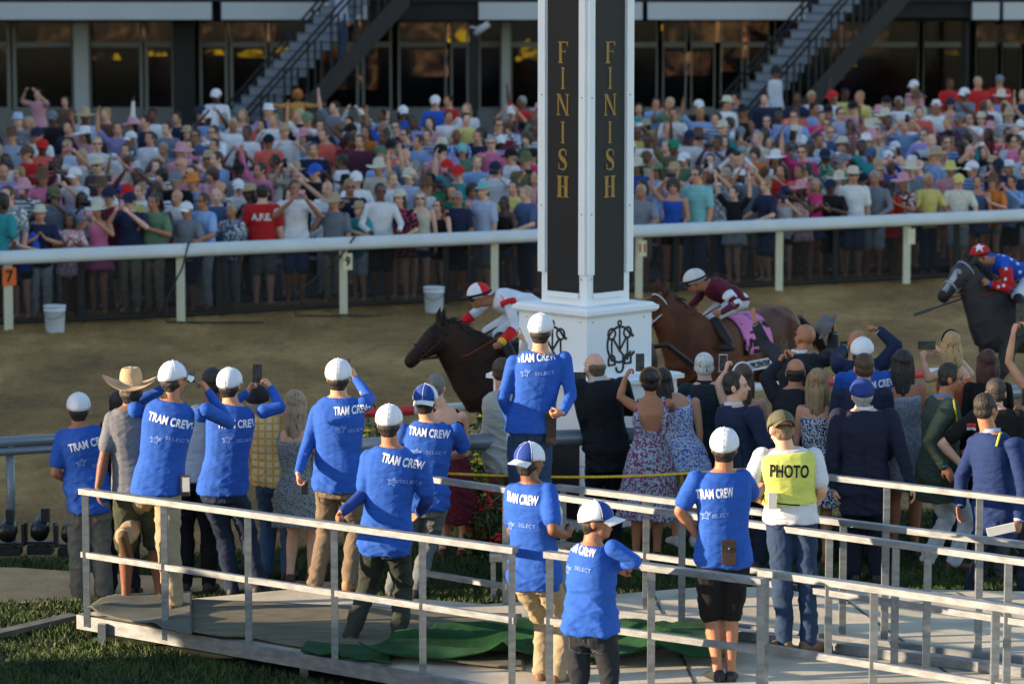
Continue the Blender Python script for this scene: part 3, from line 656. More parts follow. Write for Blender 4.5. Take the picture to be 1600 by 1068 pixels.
# stage lights on the grass at the far left
for i, (px, py) in enumerate(((14, 866), (64, 864), (112, 868), (158, 866), (-34, 866))):
    g = G(px, py, .05); r = empty("stage_light", g); tag(r, "black moving head stage light on the grass, %s from the left edge" % ("first", "second", "third", "fourth, half hidden", "outermost")[i], "stage light", "black stage lights at the track edge")
    M().box((0, 0, .04), (.22, .2, .07)).box((0, 0, .085), (.12, .12, .03)).build("base", BLACKP, r)
    M().box((-.13, 0, .18), (.025, .08, .2)).box((.13, 0, .18), (.025, .08, .2)).box((0, 0, .10), (.28, .09, .025)).build("yoke", BLACKP, r)
    h = M().tube([(0, -.09, .19), (0, -.02, .22), (0, .09, .28)], [.078, .085, .07], 14).build("lamp_head", mat("lamp_head_black", rgb(30, 32, 36), .35), r, smooth=True)
    M().tube([(0, .085, .277), (0, .1, .285)], [.07, .066], 14).build("lens", GLASSES, h, smooth=True)
    M().box((0.02 + .03 * (i % 2), -.02, .35), (.07, .07, .12)).build("clamp", BLACKP, r)
# folding chairs behind the front row of the crowd
CH = mat("chair_grey", rgb(150, 158, 172), .5)
k = 0
rr_ = random.Random(3)
for px in range(40, 1600, 66):
    if 800 < px < 995: continue
    q = RU * on_rail(px + rr_.uniform(-14, 14)) + RA + RN * rr_.uniform(3.3, 3.8); k += 1
    r = empty("folding_chair", (q.x, q.y, .03), rot + rr_.uniform(-.4, .4)); tag(r, "pale folding chair behind the front row, %s from the left" % ["first", "second", "third", "fourth", "fifth", "sixth", "seventh", "eighth", "ninth", "tenth", "eleventh", "twelfth", "thirteenth", "fourteenth", "fifteenth", "sixteenth", "seventeenth", "eighteenth", "nineteenth", "twentieth", "twenty-first", "twenty-second", "twenty-third", "twenty-fourth"][k - 1], "chair", "folding chairs among the crowd")
    M().box((0, 0, .45), (.4, .38, .025)).build("seat", CH, r); M().box((0, .2, .74), (.4, .02, .2)).build("backrest", CH, r)
    M().beam((-.2, -.2, 0), (-.2, .2, .82), .02, .02).beam((.2, -.2, 0), (.2, .2, .82), .02, .02).beam((-.2, .2, 0), (-.2, -.18, .45), .02, .02).beam((.2, .2, 0), (.2, -.18, .45), .02, .02).build("frame", BLACKP, r)
# ================================================================== PEOPLE
V3 = Vector
def unit(v): v = V3(v); v.normalize(); return v
def ik(parent, x, y, L, sg):
    d = ray(x, y).normalized(); oc = CAM - parent; b = oc.dot(d); c = oc.dot(oc) - L * L; disc = b * b - c
    if disc <= 0 or sg == 0:
        t = -b; q = CAM + d * t
        return q
    return CAM + d * (-b + math.copysign(math.sqrt(disc), sg))
class Pose: pass
def joints(base, H, yaw, J, ty=None):
    """template skeleton standing at base and facing yaw (0 = away from the camera); J overrides joints:
       (x, y, sign) = pixel of the photograph, the sign choosing the farther or nearer solution; V3 = metres in the body's own frame"""
    c, s_ = math.cos(yaw), math.sin(yaw); P = Pose(); P.H = H; P.base = V3(base)
    loc = lambda x, y, z: V3((base[0] + H * (x * c - y * s_), base[1] + H * (x * s_ + y * c), base[2] + H * z))
    P.loc = loc
    T = dict(pel=(0, 0, .53), neck=(0, -.005, .845), head=(0, .012, .932), lsh=(-.108, 0, .812), rsh=(.108, 0, .812))
    def get(n, par=None, L=None, dflt=None):
        if n in J:
            v = J[n]
            if isinstance(v, V3): return loc(*v)
            x, y = v[0], v[1]; sg = v[2] if len(v) > 2 else 0
            if par is None: q = dflt; return YP(x, y, q.y + (v[2] if len(v) > 2 else 0))
            return ik(par, x, y, L * H, sg)
        return dflt
    P.pel = get('pel', None, None, loc(*T['pel']))
    if 'pel' in J and 'neck' not in J and not isinstance(J['pel'], V3): pass
    P.lsh = get('lsh', None, None, loc(*T['lsh'])); P.rsh = get('rsh', None, None, loc(*T['rsh']))
    mid = (P.lsh + P.rsh) / 2; sp_ = (mid - P.pel).normalized()
    P.neck = get('neck', None, None, mid + sp_ * .035 * H)
    P.head = get('head', None, None, P.neck + (sp_ * .6 + V3((0, 0, .4))).normalized() * .088 * H + V3((-s_, c, 0)) * .012 * H)
    sh = (P.rsh - P.lsh).normalized(); f = sh.cross(sp_) * -1; f = V3((0, 0, 1)).cross(sh); f.normalize(); P.f = f; P.sh = sh; P.up = sp_
    # arms
    dn = V3((0, 0, -1))
    P.le = get('le', P.lsh, .172, P.lsh + (dn - sh * .16).normalized() * .172 * H); P.re = get('re', P.rsh, .172, P.rsh + (dn + sh * .16).normalized() * .172 * H)
    P.lw = get('lw', P.le, .15, P.le + (dn + f * .28).normalized() * .15 * H); P.rw = get('rw', P.re, .15, P.re + (dn + f * .28).normalized() * .15 * H)
    P.lhd = (get('lh', P.lw, .06, P.lw + (P.lw - P.le).normalized() * .06 * H) - P.lw).normalized(); P.rhd = (get('rh', P.rw, .06, P.rw + (P.rw - P.re).normalized() * .06 * H) - P.rw).normalized()
    hx = V3((c, s_, 0))
    if 'hipyaw' in J: a = R(J['hipyaw']); hx = V3((math.cos(a), math.sin(a), 0))
    P.hx = hx; P.hf = V3((-hx.y, hx.x, 0))
    P.lhip = P.pel - hx * .05 * H; P.rhip = P.pel + hx * .05 * H
    st = J.get('stance', .055)
    la = get('la', None, None, P.base - hx * st * H + V3((0, 0, .045 * H))); ra = get('ra', None, None, P.base + hx * st * H + V3((0, 0, .045 * H)))
    def knee(n, hip, ank):
        d = ank - hip; L = d.length; l1 = .245 * H; m_ = (hip + ank) / 2; h2_ = max(l1 * l1 - L * L / 4, .0004); q = m_ + P.hf * math.sqrt(h2_) * .8
        return get(n, hip, .245, q)
    P.lk = knee('lk', P.lhip, la); P.rk = knee('rk', P.rhip, ra)
    P.la = get('la', P.lk, .24, la) if 'lk' in J and 'la' in J else la; P.ra = get('ra', P.rk, .24, ra) if 'rk' in J and 'ra' in J else ra
    tl = R(J.get('ltoe', 12)); tr_ = R(J.get('rtoe', -12))
    rotz = lambda v, a: V3((v.x * math.cos(a) - v.y * math.sin(a), v.x * math.sin(a) + v.y * math.cos(a), v.z))
    P.ltd = rotz(P.hf, tl); P.rtd = rotz(P.hf, tr_)
    if 'ltd' in J: P.ltd = unit(J['ltd'])
    if 'rtd' in J: P.rtd = unit(J['rtd'])
    hy, hp, hr = J.get('look', (0, 0, 0))         # head yaw (left +), pitch (up +), roll relative to the chest
    fy = rotz(f, R(hy)); rx = V3((fy.y, -fy.x, 0)); up = V3((0, 0, 1)); a = R(hp)
    hf = fy * math.cos(a) + up * math.sin(a); hu = up * math.cos(a) - fy * math.sin(a); a = R(hr)
    hr_ = rx * math.cos(a) + hu * math.sin(a); hu = hu * math.cos(a) - rx * math.sin(a)
    P.HF, P.HR, P.HU = hf, hr_, hu; P.g = J.get('girth', 1.04)
    return P
def HM(P): return np.array([P.HR, P.HF, P.HU]).T       # head axes as columns
def hp_(P, x, y, z): k = P.H / 1.75 * 1.07; return P.head + (P.HR * x + P.HF * y + P.HU * z) * k
def hand(m, w, d, side, n, curl, k, spread=.1, thumb=35, point=False):
    """w wrist, d direction, n palm normal (the way the palm faces), side +1 right hand -1 left hand"""
    d = d.normalized(); n = (n - d * n.dot(d)); n.normalize(); a = d.cross(n) * side; a.normalize()   # a points to the little finger
    rot = np.array([a, d, n]).T
    m.ell(w + d * .048 * k, (.040 * k, .052 * k, .017 * k), rot, 12, 8)
    for i, (o_, L, r) in enumerate(((-.029, .072, .0092), (-.010, .082, .0095), (.010, .076, .0092), (.029, .060, .0082))):
        c = curl if not (point and i == 0) else 4
        p = w + d * .086 * k + a * o_ * k - n * 0; dirv = (d + a * o_ * spread * 18).normalized(); ax = a; pts = [p]
        for j, f_ in enumerate((.42, .33, .25)):
            ang = R(c * (1, 1.15, .8)[j] + i * 2)
            dirv = (dirv * math.cos(ang) + n * math.sin(ang)).normalized(); nn = n
            p = p + dirv * L * f_ * k; pts.append(p)
            n = (n - dirv * n.dot(dirv)).normalized()
        n = (rot[:, 2]); n = V3(n)
        m.tube(pts, [r * k, r * .95 * k, r * .88 * k, r * .78 * k], 7, ends=True)
    t0 = w + d * .022 * k - a * .030 * k; t1 = t0 + (d * .75 - a * math.sin(R(thumb)) * 1.1 + n * .35).normalized() * .040 * k; t2 = t1 + (d + n * (.3 + curl / 90) - a * .15).normalized() * .032 * k
    m.tube([t0, t1, t2], [.0125 * k, .0105 * k, .0085 * k], 7, ends=True)
def body_prims(P, m, hands=('r', 'r'), legs=True, torso=True, female=False, arms=True):
    k = P.H / 1.75; g = P.g
    A = HM(P); E = lambda x, y, z, rx, ry, rz: m.ell(hp_(P, x, y, z), (rx * k * 1.07, ry * k * 1.07, rz * k * 1.07), A, 16, 12)
    E(0, -.006, .032, .074, .092, .084); E(0, .030, -.030, .058, .062, .080); E(0, .055, -.080, .030, .028, .026); E(0, .068, -.048, .033, .026, .028)
    m.tube([hp_(P, 0, .086, .014), hp_(P, 0, .108, -.018)], [.009 * k, .014 * k], 8, ends=True)
    for sx in (-1, 1):
        E(sx * .075, -.006, -.004, .010, .022, .032); E(sx * .040, .066, -.022, .020, .018, .020); E(sx * .03, .082, .030, .022, .010, .008)
    m.tube([P.neck - P.up * .04 * k, hp_(P, 0, -.018, -.055)], [.070 * k * (.82 if female else 1), .060 * k * (.85 if female else 1)], 14, ends=True)
    if torso: torso_rings(P, m, 0, -.10, 1.04, female)
    fm = .86 if female else 1.0
    if arms:
        for s_, e, w, hd, hk in ((P.lsh, P.le, P.lw, P.lhd, -1), (P.rsh, P.re, P.rw, P.rhd, 1)):
            m.tube([s_, s_.lerp(e, .35), e], [.055 * k * fm * g, .052 * k * fm * g, .041 * k * fm], 12, ends=True)
            m.tube([e, e.lerp(w, .3), w], [.041 * k * fm, .043 * k * fm, .027 * k * fm], 12, ends=True)
            hm = hands[0 if hk < 0 else 1]; nrm = (P.sh * -hk) * 1.0 + P.f * .15
            if isinstance(hm, tuple): hm, nrm = hm[0], V3(hm[1])
            cu = dict(r=22, g=62, o=6, p=70, f=80)[hm]
            hand(m, w, hd, hk, nrm, cu, k, spread=.28 if hm == 'o' else .08, point=hm == 'p')
    if legs:
        for h_, kn, an in ((P.lhip, P.lk, P.la), (P.rhip, P.rk, P.ra)):
            m.tube([h_, h_.lerp(kn, .4), kn], [.088 * k * g, .078 * k * g, .056 * k], 12, ends=True)
            m.tube([kn, kn.lerp(an, .3), kn.lerp(an, .75), an], [.054 * k, .060 * k, .040 * k, .036 * k], 12, ends=True)
        for an, td in ((P.la, P.ltd), (P.ra, P.rtd)):
            m.tube([an - td * .03 * k - V3((0, 0, .03 * k)), an + td * .10 * k - V3((0, 0, .045 * k))], [.035 * k, .03 * k], 8, ends=True)
TOR = [(-.12, .135, .105), (0, .168, .118), (.18, .160, .108), (.38, .148, .100), (.6, .160, .112), (.78, .172, .115), (.92, .165, .098), (.99, .120, .080), (1.04, .066, .064)]
TORF = [(-.12, .140, .110), (0, .172, .122), (.18, .150, .105), (.38, .122, .090), (.6, .138, .105), (.75, .150, .112), (.90, .140, .088), (.98, .100, .070), (1.04, .056, .056)]
def torso_rings(P, m, ease, t0, t1, female=False, hem=0.0, nu=20, depth=0.0, pp=2.3):
    k = P.H / 1.75; T = TORF if female else TOR; rr = []
    top = P.neck; g = P.g
    ts = sorted(set([t0, t1] + [t[0] for t in T if t0 < t[0] < t1]))
    for t in ts:
        xs = [q[0] for q in T]; wx = float(np.interp(t, xs, [q[1] for q in T])); wy = float(np.interp(t, xs, [q[2] for q in T]))
        c = P.pel.lerp(top, t) if t >= 0 else P.pel + V3((0, 0, t * .6 * k))
        tt = min(max(t, 0), 1); ax = (P.hx.lerp(P.sh, tt)).normalized(); ud = (top - P.pel).normalized() if t > .05 else V3((0, 0, 1))
        ax = (ax - ud * ax.dot(ud)).normalized(); ay = ud.cross(ax); ay.normalize()
        bend = math.sin(math.pi * tt) * .02 * k; c = c - ay * bend * 0
        e = ease + hem * max(0, (.45 - t)) 
        gg = g if t < .8 else 1 + (g - 1) * .4
        rr.append((c, ax, ay, (wx * gg) * k + e, (wy * gg) * k + e + depth))
    m.rings(rr, nu, pp)
def limb(m, a, b, ra, rb, t1=1.0, t0=0.0, nu=14):
    m.tube([a.lerp(b, t0), a.lerp(b, t1)], [ra + (rb - ra) * t0, ra + (rb - ra) * t1], nu, ends=True)

def top_prims(P, m, kind, female=False):
    k = P.H / 1.75; g = P.g
    if kind in ('tee', 'polo'):
        torso_rings(P, m, .020 * k, J_hem(P), 1.015, female, .03); sl = .72; r0, r1 = .064, .064
        for s_, e in ((P.lsh, P.le), (P.rsh, P.re)): limb(m, s_, e, r0 * k * g, r1 * k * g, sl)
    elif kind == 'long':
        torso_rings(P, m, .020 * k, J_hem(P), 1.015, female, .03)
        for s_, e, w in ((P.lsh, P.le, P.lw), (P.rsh, P.re, P.rw)): limb(m, s_, e, .058 * k * g, .049 * k); limb(m, e, w, .048 * k, .034 * k, .97)
    elif kind in ('tee_l', 'tee_under'):       # loose tee over a long sleeve
        torso_rings(P, m, .022 * k, J_hem(P), 1.015, female, .03)
        for s_, e in ((P.lsh, P.le), (P.rsh, P.re)): limb(m, s_, e, .072 * k * g, .068 * k * g, .75)
    elif kind == 'shirt':
        torso_rings(P, m, .016 * k, -.02, 1.02, female, .02)
        for s_, e, w in ((P.lsh, P.le, P.lw), (P.rsh, P.re, P.rw)): limb(m, s_, e, .068 * k * g, .055 * k); limb(m, e, w, .052 * k, .036 * k, .97)
    elif kind == 'jacket':
        torso_rings(P, m, .024 * k, -.32, 1.0, female, .03)
        for s_ in (P.lsh, P.rsh): m.ell(s_ + P.up * .014 * k, (.075 * k, .085 * k, .055 * k), np.array([P.sh, P.f, P.up]).T)
        m.rings([(P.neck + P.up * z * k, P.sh, P.f, r_ * k, r_ * k) for z, r_ in ((-.05, .11), (-.01, .088), (.012, .080))], 18)
        for s_, e, w in ((P.lsh, P.le, P.lw), (P.rsh, P.re, P.rw)): limb(m, s_, e, .074 * k * g, .060 * k); limb(m, e, w, .058 * k, .045 * k, .93)
    elif kind == 'tank':
        torso_rings(P, m, .012 * k, J_hem(P), .86, female, .03)
        for s_ in (P.lsh, P.rsh): m.tube([s_.lerp(P.neck, .45) - P.up * .07 * k + P.f * .06 * k, s_.lerp(P.neck, .45) + P.up * .03 * k, s_.lerp(P.neck, .45) - P.up * .07 * k - P.f * .06 * k], .02 * k, 8, ends=True)
    elif kind == 'vest': torso_rings(P, m, .03 * k, .12, .96, female, .02)
def J_hem(P): return getattr(P, 'hem', -.16)
def leg_prims(P, m, kind, female=False):
    k = P.H / 1.75; g = P.g
    torso_rings(P, m, .014 * k, -.14, .22, female)
    for h_, kn, an in ((P.lhip, P.lk, P.la), (P.rhip, P.rk, P.ra)):
        if kind == 'shorts': limb(m, h_, kn, .100 * k * g, .088 * k, .98)
        elif kind == 'short_shorts': limb(m, h_, kn, .100 * k * g, .095 * k, .42)
        elif kind == 'tight': limb(m, h_, kn, .097 * k * g, .066 * k); limb(m, kn, an, .066 * k, .046 * k, .96)
        elif kind == 'baggy':
            limb(m, h_, kn, .104 * k * g, .088 * k); limb(m, kn, an, .086 * k, .074 * k, .97)
            o_ = h_.lerp(kn, .8) + (P.hx * (.06 * k if h_ is P.rhip else -.06 * k)); m.ell(o_, (.035 * k, .06 * k, .075 * k), None, 8, 6)
        else: limb(m, h_, kn, .098 * k * g, .074 * k); limb(m, kn, an, .072 * k, .060 * k, .98)
def skirt(P, m, top, length, flare, pleats=9, amp=.03, female=True):
    k = P.H / 1.75; V = []; nu = 54; nz = 10; c0 = P.pel.lerp(P.neck, top); w0, d0 = .15 * k, .11 * k
    rr = []
    for j in range(nz + 1):
        t = j / nz; z = -t * length * k; w_ = w0 + (.045 * min(1, t * 3) + flare * t ** 1.1) * k
        d_ = d0 + (.04 * min(1, t * 3) + flare * t ** 1.1) * k
        for i in range(nu):
            a = 2 * math.pi * i / nu; am = 1 + amp * t * math.sin(pleats * a + 1.3 * math.sin(2 * a)) * 2
            q = c0 + P.hx * (w_ * am * math.cos(a)) + P.hf * (d_ * am * math.sin(a)) + V3((0, 0, z + .012 * k * math.sin(3 * a + 1) * t)); V.append(tuple(q))
    Fc = [(j * nu + i, (j + 1) * nu + i, (j + 1) * nu + (i + 1) % nu, j * nu + (i + 1) % nu) for j in range(nz) for i in range(nu)] + [tuple(range(nu)), tuple(range(nz * nu, (nz + 1) * nu))[::-1]]
    m.add(V, Fc)
def shoe(m, an, td, k, heel=False):
    f = V3((td.x, td.y, 0)).normalized(); x = V3((f.y, -f.x, 0)); z0 = an.z - .045 * P_H(k); up = V3((0, 0, 1))
    if abs(td.z) > .3: f = td; x = f.cross(up).normalized(); up = x.cross(f).normalized()
    c = an - up * .042 * k
    rr = []
    for t, w_, h_ in ((-.075, .022, .05), (-.06, .036, .075), (-.02, .040, .085), (.04, .042, .075), (.10, .048, .05), (.15, .047, .038), (.18, .034, .026), (.195, .012, .012)):
        rr.append((c + f * t * k + up * (h_ / 2 - .035) * k, x, up, w_ * k, h_ / 2 * k + .012 * k))
    m.rings(rr, 14, 2.6)
def P_H(k): return k
def cap_mesh(P, back=False, k=1.0, front=None):
    """baseball cap: material 0 back panels, 1 front panels and bill"""
    k = P.H / 1.75 * 1.0; m = M(); nu, nv = 28, 9; sg = -1 if back else 1
    def pt(a, t, e=0):
        th = t * R(100); rx, ry, rz = .096 + e, .114 + e, .100 + e
        x, y, z = rx * math.sin(th) * math.cos(a), ry * math.sin(th) * math.sin(a), rz * math.cos(th)
        if z < 0: z *= .9
        z -= .022 * t ** 3 * max(0, -math.sin(a))
        z += -.012 * (math.sin(a) * -1) * (t ** 2) * sg * 0
        return hp_(P, x, sg * y - .004, z + .040)
    V = [tuple(pt(0, 0))]; F_ = []; mi = []
    for j in range(1, nv + 1):
        for i in range(nu): V.append(tuple(pt(2 * math.pi * i / nu, j / nv)))
    for i in range(nu): F_.append((0, 1 + i, 1 + (i + 1) % nu)); mi.append(i)
    for j in range(nv - 1):
        b = 1 + j * nu
        for i in range(nu): F_.append((b + i, b + nu + i, b + nu + (i + 1) % nu, b + (i + 1) % nu)); mi.append(i)
    b = 1 + (nv - 1) * nu
    for i in range(nu): V.append(tuple(pt(2 * math.pi * i / nu, 1, -.006)))
    for i in range(nu): F_.append((b + i, b + nu + i, b + nu + (i + 1) % nu, b + (i + 1) % nu)); mi.append(i)
    if back: F_ = [tuple(reversed(f)) for f in F_]
    m.add(V, F_); m.mi = [1 if 20 < (360 * (i + .5) / nu) < 160 else 0 for i in mi]
    m.ell(hp_(P, 0, -.004, .141), .008 * k, nu=8, nv=4); m.mi += [1] * (len(m.f) - len(m.mi))
    for i in range(6):
        a = 2 * math.pi * (i + .5) / 6; n0 = len(m.f)
        m.tube([pt(a, t, .0005) for t in (.02, .2, .4, .6, .8, 1)], .0022 * k, 5); m.mi += [1 if 20 < math.degrees(a) < 160 else 0] * (len(m.f) - len(m.mi))
        m.mi = m.mi[:len(m.f)]
    # bill
    V = []; n1 = 12
    for lay in (0, 1):
        for j in range(5):
            for i in range(n1 + 1):
                u = -1 + 2 * i / n1; a = math.pi / 2 + u * -1.0; v = j / 4
                x = .093 * math.cos(a) * (1 - .05 * v); y = .107 * math.sin(a) + v * .078 * (1 - .45 * u * u) 
                z = .030 - .022 * v - .022 * u * u * (1 + .3 * v) + lay * .005
                V.append(tuple(hp_(P, x, sg * y, z)))
    W_ = n1 + 1; n5 = 5 * W_; F_ = []
    for j in range(4):
        for i in range(n1): a = j * W_ + i; F_.append((a, a + W_, a + W_ + 1, a + 1)); F_.append((a + n5, a + n5 + 1, a + n5 + W_ + 1, a + n5 + W_))
    for i in range(n1): a = 4 * W_ + i; F_.append((a, a + n5, a + n5 + 1, a + 1))
    m.add(V, F_); m.mi += [1] * (len(m.f) - len(m.mi)); m.mi = m.mi[:len(m.f)]
    return m
def hat_mesh(P, brim=.10, crown=.12, curl=.25, dent=0.0, tilt=0.0, droop=0.0):
    m = M(); nu = 32; V = []; z0 = .055
    prof = [(0.0, crown - dent), (.03, crown - dent * .3), (.055, crown), (.070, crown - .012), (.082, crown * .6), (.089, 0.0)] + [(.089 + brim * t, None) for t in (.15, .4, .7, .9, 1.0)]
    pr2 = prof + [(r_ - (.006 if z_ is None else .004), 'u') for r_, z_ in reversed(prof[5:])]
    for r_, z_ in pr2:
        for i in range(nu):
            a = 2 * math.pi * i / nu; under = z_ == 'u'
            if z_ is None or under:
                t = max(0, (r_ + (.006 if under else 0) - .089) / max(brim, .01)); z = curl * (math.cos(a) ** 2) * t * t * brim * 1.2 - .12 * t * brim * (math.sin(a) ** 2) - droop * t * brim - (.006 if under else 0)
            else: z = z_ + (dent * .8 * max(0, 1 - r_ / .06) * -abs(math.cos(a)) if dent else 0)
            V.append(tuple(hp_(P, r_ * math.cos(a) * .97, r_ * math.sin(a) * 1.12 - .004, z + z0 + tilt * math.sin(a) * r_)))
    n = len(pr2); F_ = [(j * nu + i, (j + 1) * nu + i, (j + 1) * nu + (i + 1) % nu, j * nu + (i + 1) % nu) for j in range(n - 1) for i in range(nu)] + [tuple(range(nu))]
    m.add(V, F_)
    return m
def hatband(P, crown=.12):
    m = M(); nu = 32
    m.rings([(hp_(P, 0, -.004, .057 + z), P.HR, P.HF, r_ * .97 * P.H / 1.75, r_ * 1.12 * P.H / 1.75) for z, r_ in ((.0, .0915), (.028, .0885))], nu, cap=False); return m
def hair_prims(P, m, kind):
    k = P.H / 1.75; A = HM(P); E = lambda x, y, z, rx, ry, rz: m.ell(hp_(P, x, y, z), (rx * k * 1.07, ry * k * 1.07, rz * k * 1.07), A, 16, 12)
    if kind in ('short', 'long', 'bun', 'ponytail', 'bob', 'curly', 'mid'):
        E(0, -.020, .046, .081, .090, .086); E(0, -.040, -.004, .075, .060, .066)
        if kind == 'curly': E(0, -.02, .05, .105, .11, .10); E(-.05, -.03, .0, .06, .07, .08); E(.05, -.03, .0, .06, .07, .08)
        for sx in (-1, 1): E(sx * .066, .012, .02, .014, .035, .035) 
    if kind == 'fringe': E(0, -.030, .004, .080, .076, .052); E(0, -.046, -.035, .066, .045, .04)
    if kind == 'undercap': E(0, -.030, -.014, .078, .072, .055); E(0, -.046, -.050, .060, .040, .045)
    if kind == 'bald': pass
    if kind == 'bun': E(0, -.10, .06, .045, .04, .045)
    if kind in ('ponytail',):
        m.tube([hp_(P, 0, -.09, .03), hp_(P, 0, -.13, -.02), hp_(P, 0, -.12, -.14), hp_(P, .01, -.11, -.26)], [.03 * k, .035 * k, .03 * k, .012 * k], 10, ends=True)
    L = dict(long=.33, mid=.17, bob=.10).get(kind)
    if L:
        for sx in (-1, -.5, 0, .5, 1):
            x = .062 * sx; y = -.07 + .05 * abs(sx) ** 2
            m.tube([hp_(P, x, y + .02, .05), hp_(P, x * 1.15, y - .012, -.06), hp_(P, x * 1.15, y - .02, -.06 - L * .55), hp_(P, x * (1.0 + .3 * math.sin(sx * 9)), y - .01, -.06 - L * (.9 + .1 * math.sin(sx * 5)))], [.035 * k, .036 * k, .034 * k, .014 * k], 10, ends=True)
def eyes(P, m):
    k = P.H / 1.75; A = HM(P)
    m.cur = 1
    for sx in (-1, 1):
        m.ell(hp_(P, sx * .031, .0845, .010), (.0125 * k, .006 * k, .0055 * k), A, 8, 6); m.ell(hp_(P, sx * .032, .088, .033), (.018 * k, .006 * k, .0035 * k), A, 8, 5)
    m.cur = 2; m.ell(hp_(P, 0, .0925, -.050), (.021 * k, .007 * k, .0065 * k), A, 8, 6); m.cur = 0
def join_into(me, m2):
    bm = bmesh.new(); bm.from_mesh(me); t = m2.mesh("t"); bm.from_mesh(t); bm.to_mesh(me); bm.free(); bpy.data.meshes.remove(t)
def shades(P):
    k = P.H / 1.75; m = M(); A = HM(P)
    for sx in (-1, 1): m.ell(hp_(P, sx * .034, .094, .012), (.026 * k, .007 * k, .018 * k), A, 10, 6); m.beam(hp_(P, sx * .058, .088, .016), hp_(P, sx * .078, 0, .012), .005 * k, .007 * k)
    m.beam(hp_(P, -.014, .1, .017), hp_(P, .014, .1, .017), .006 * k, .006 * k); return m

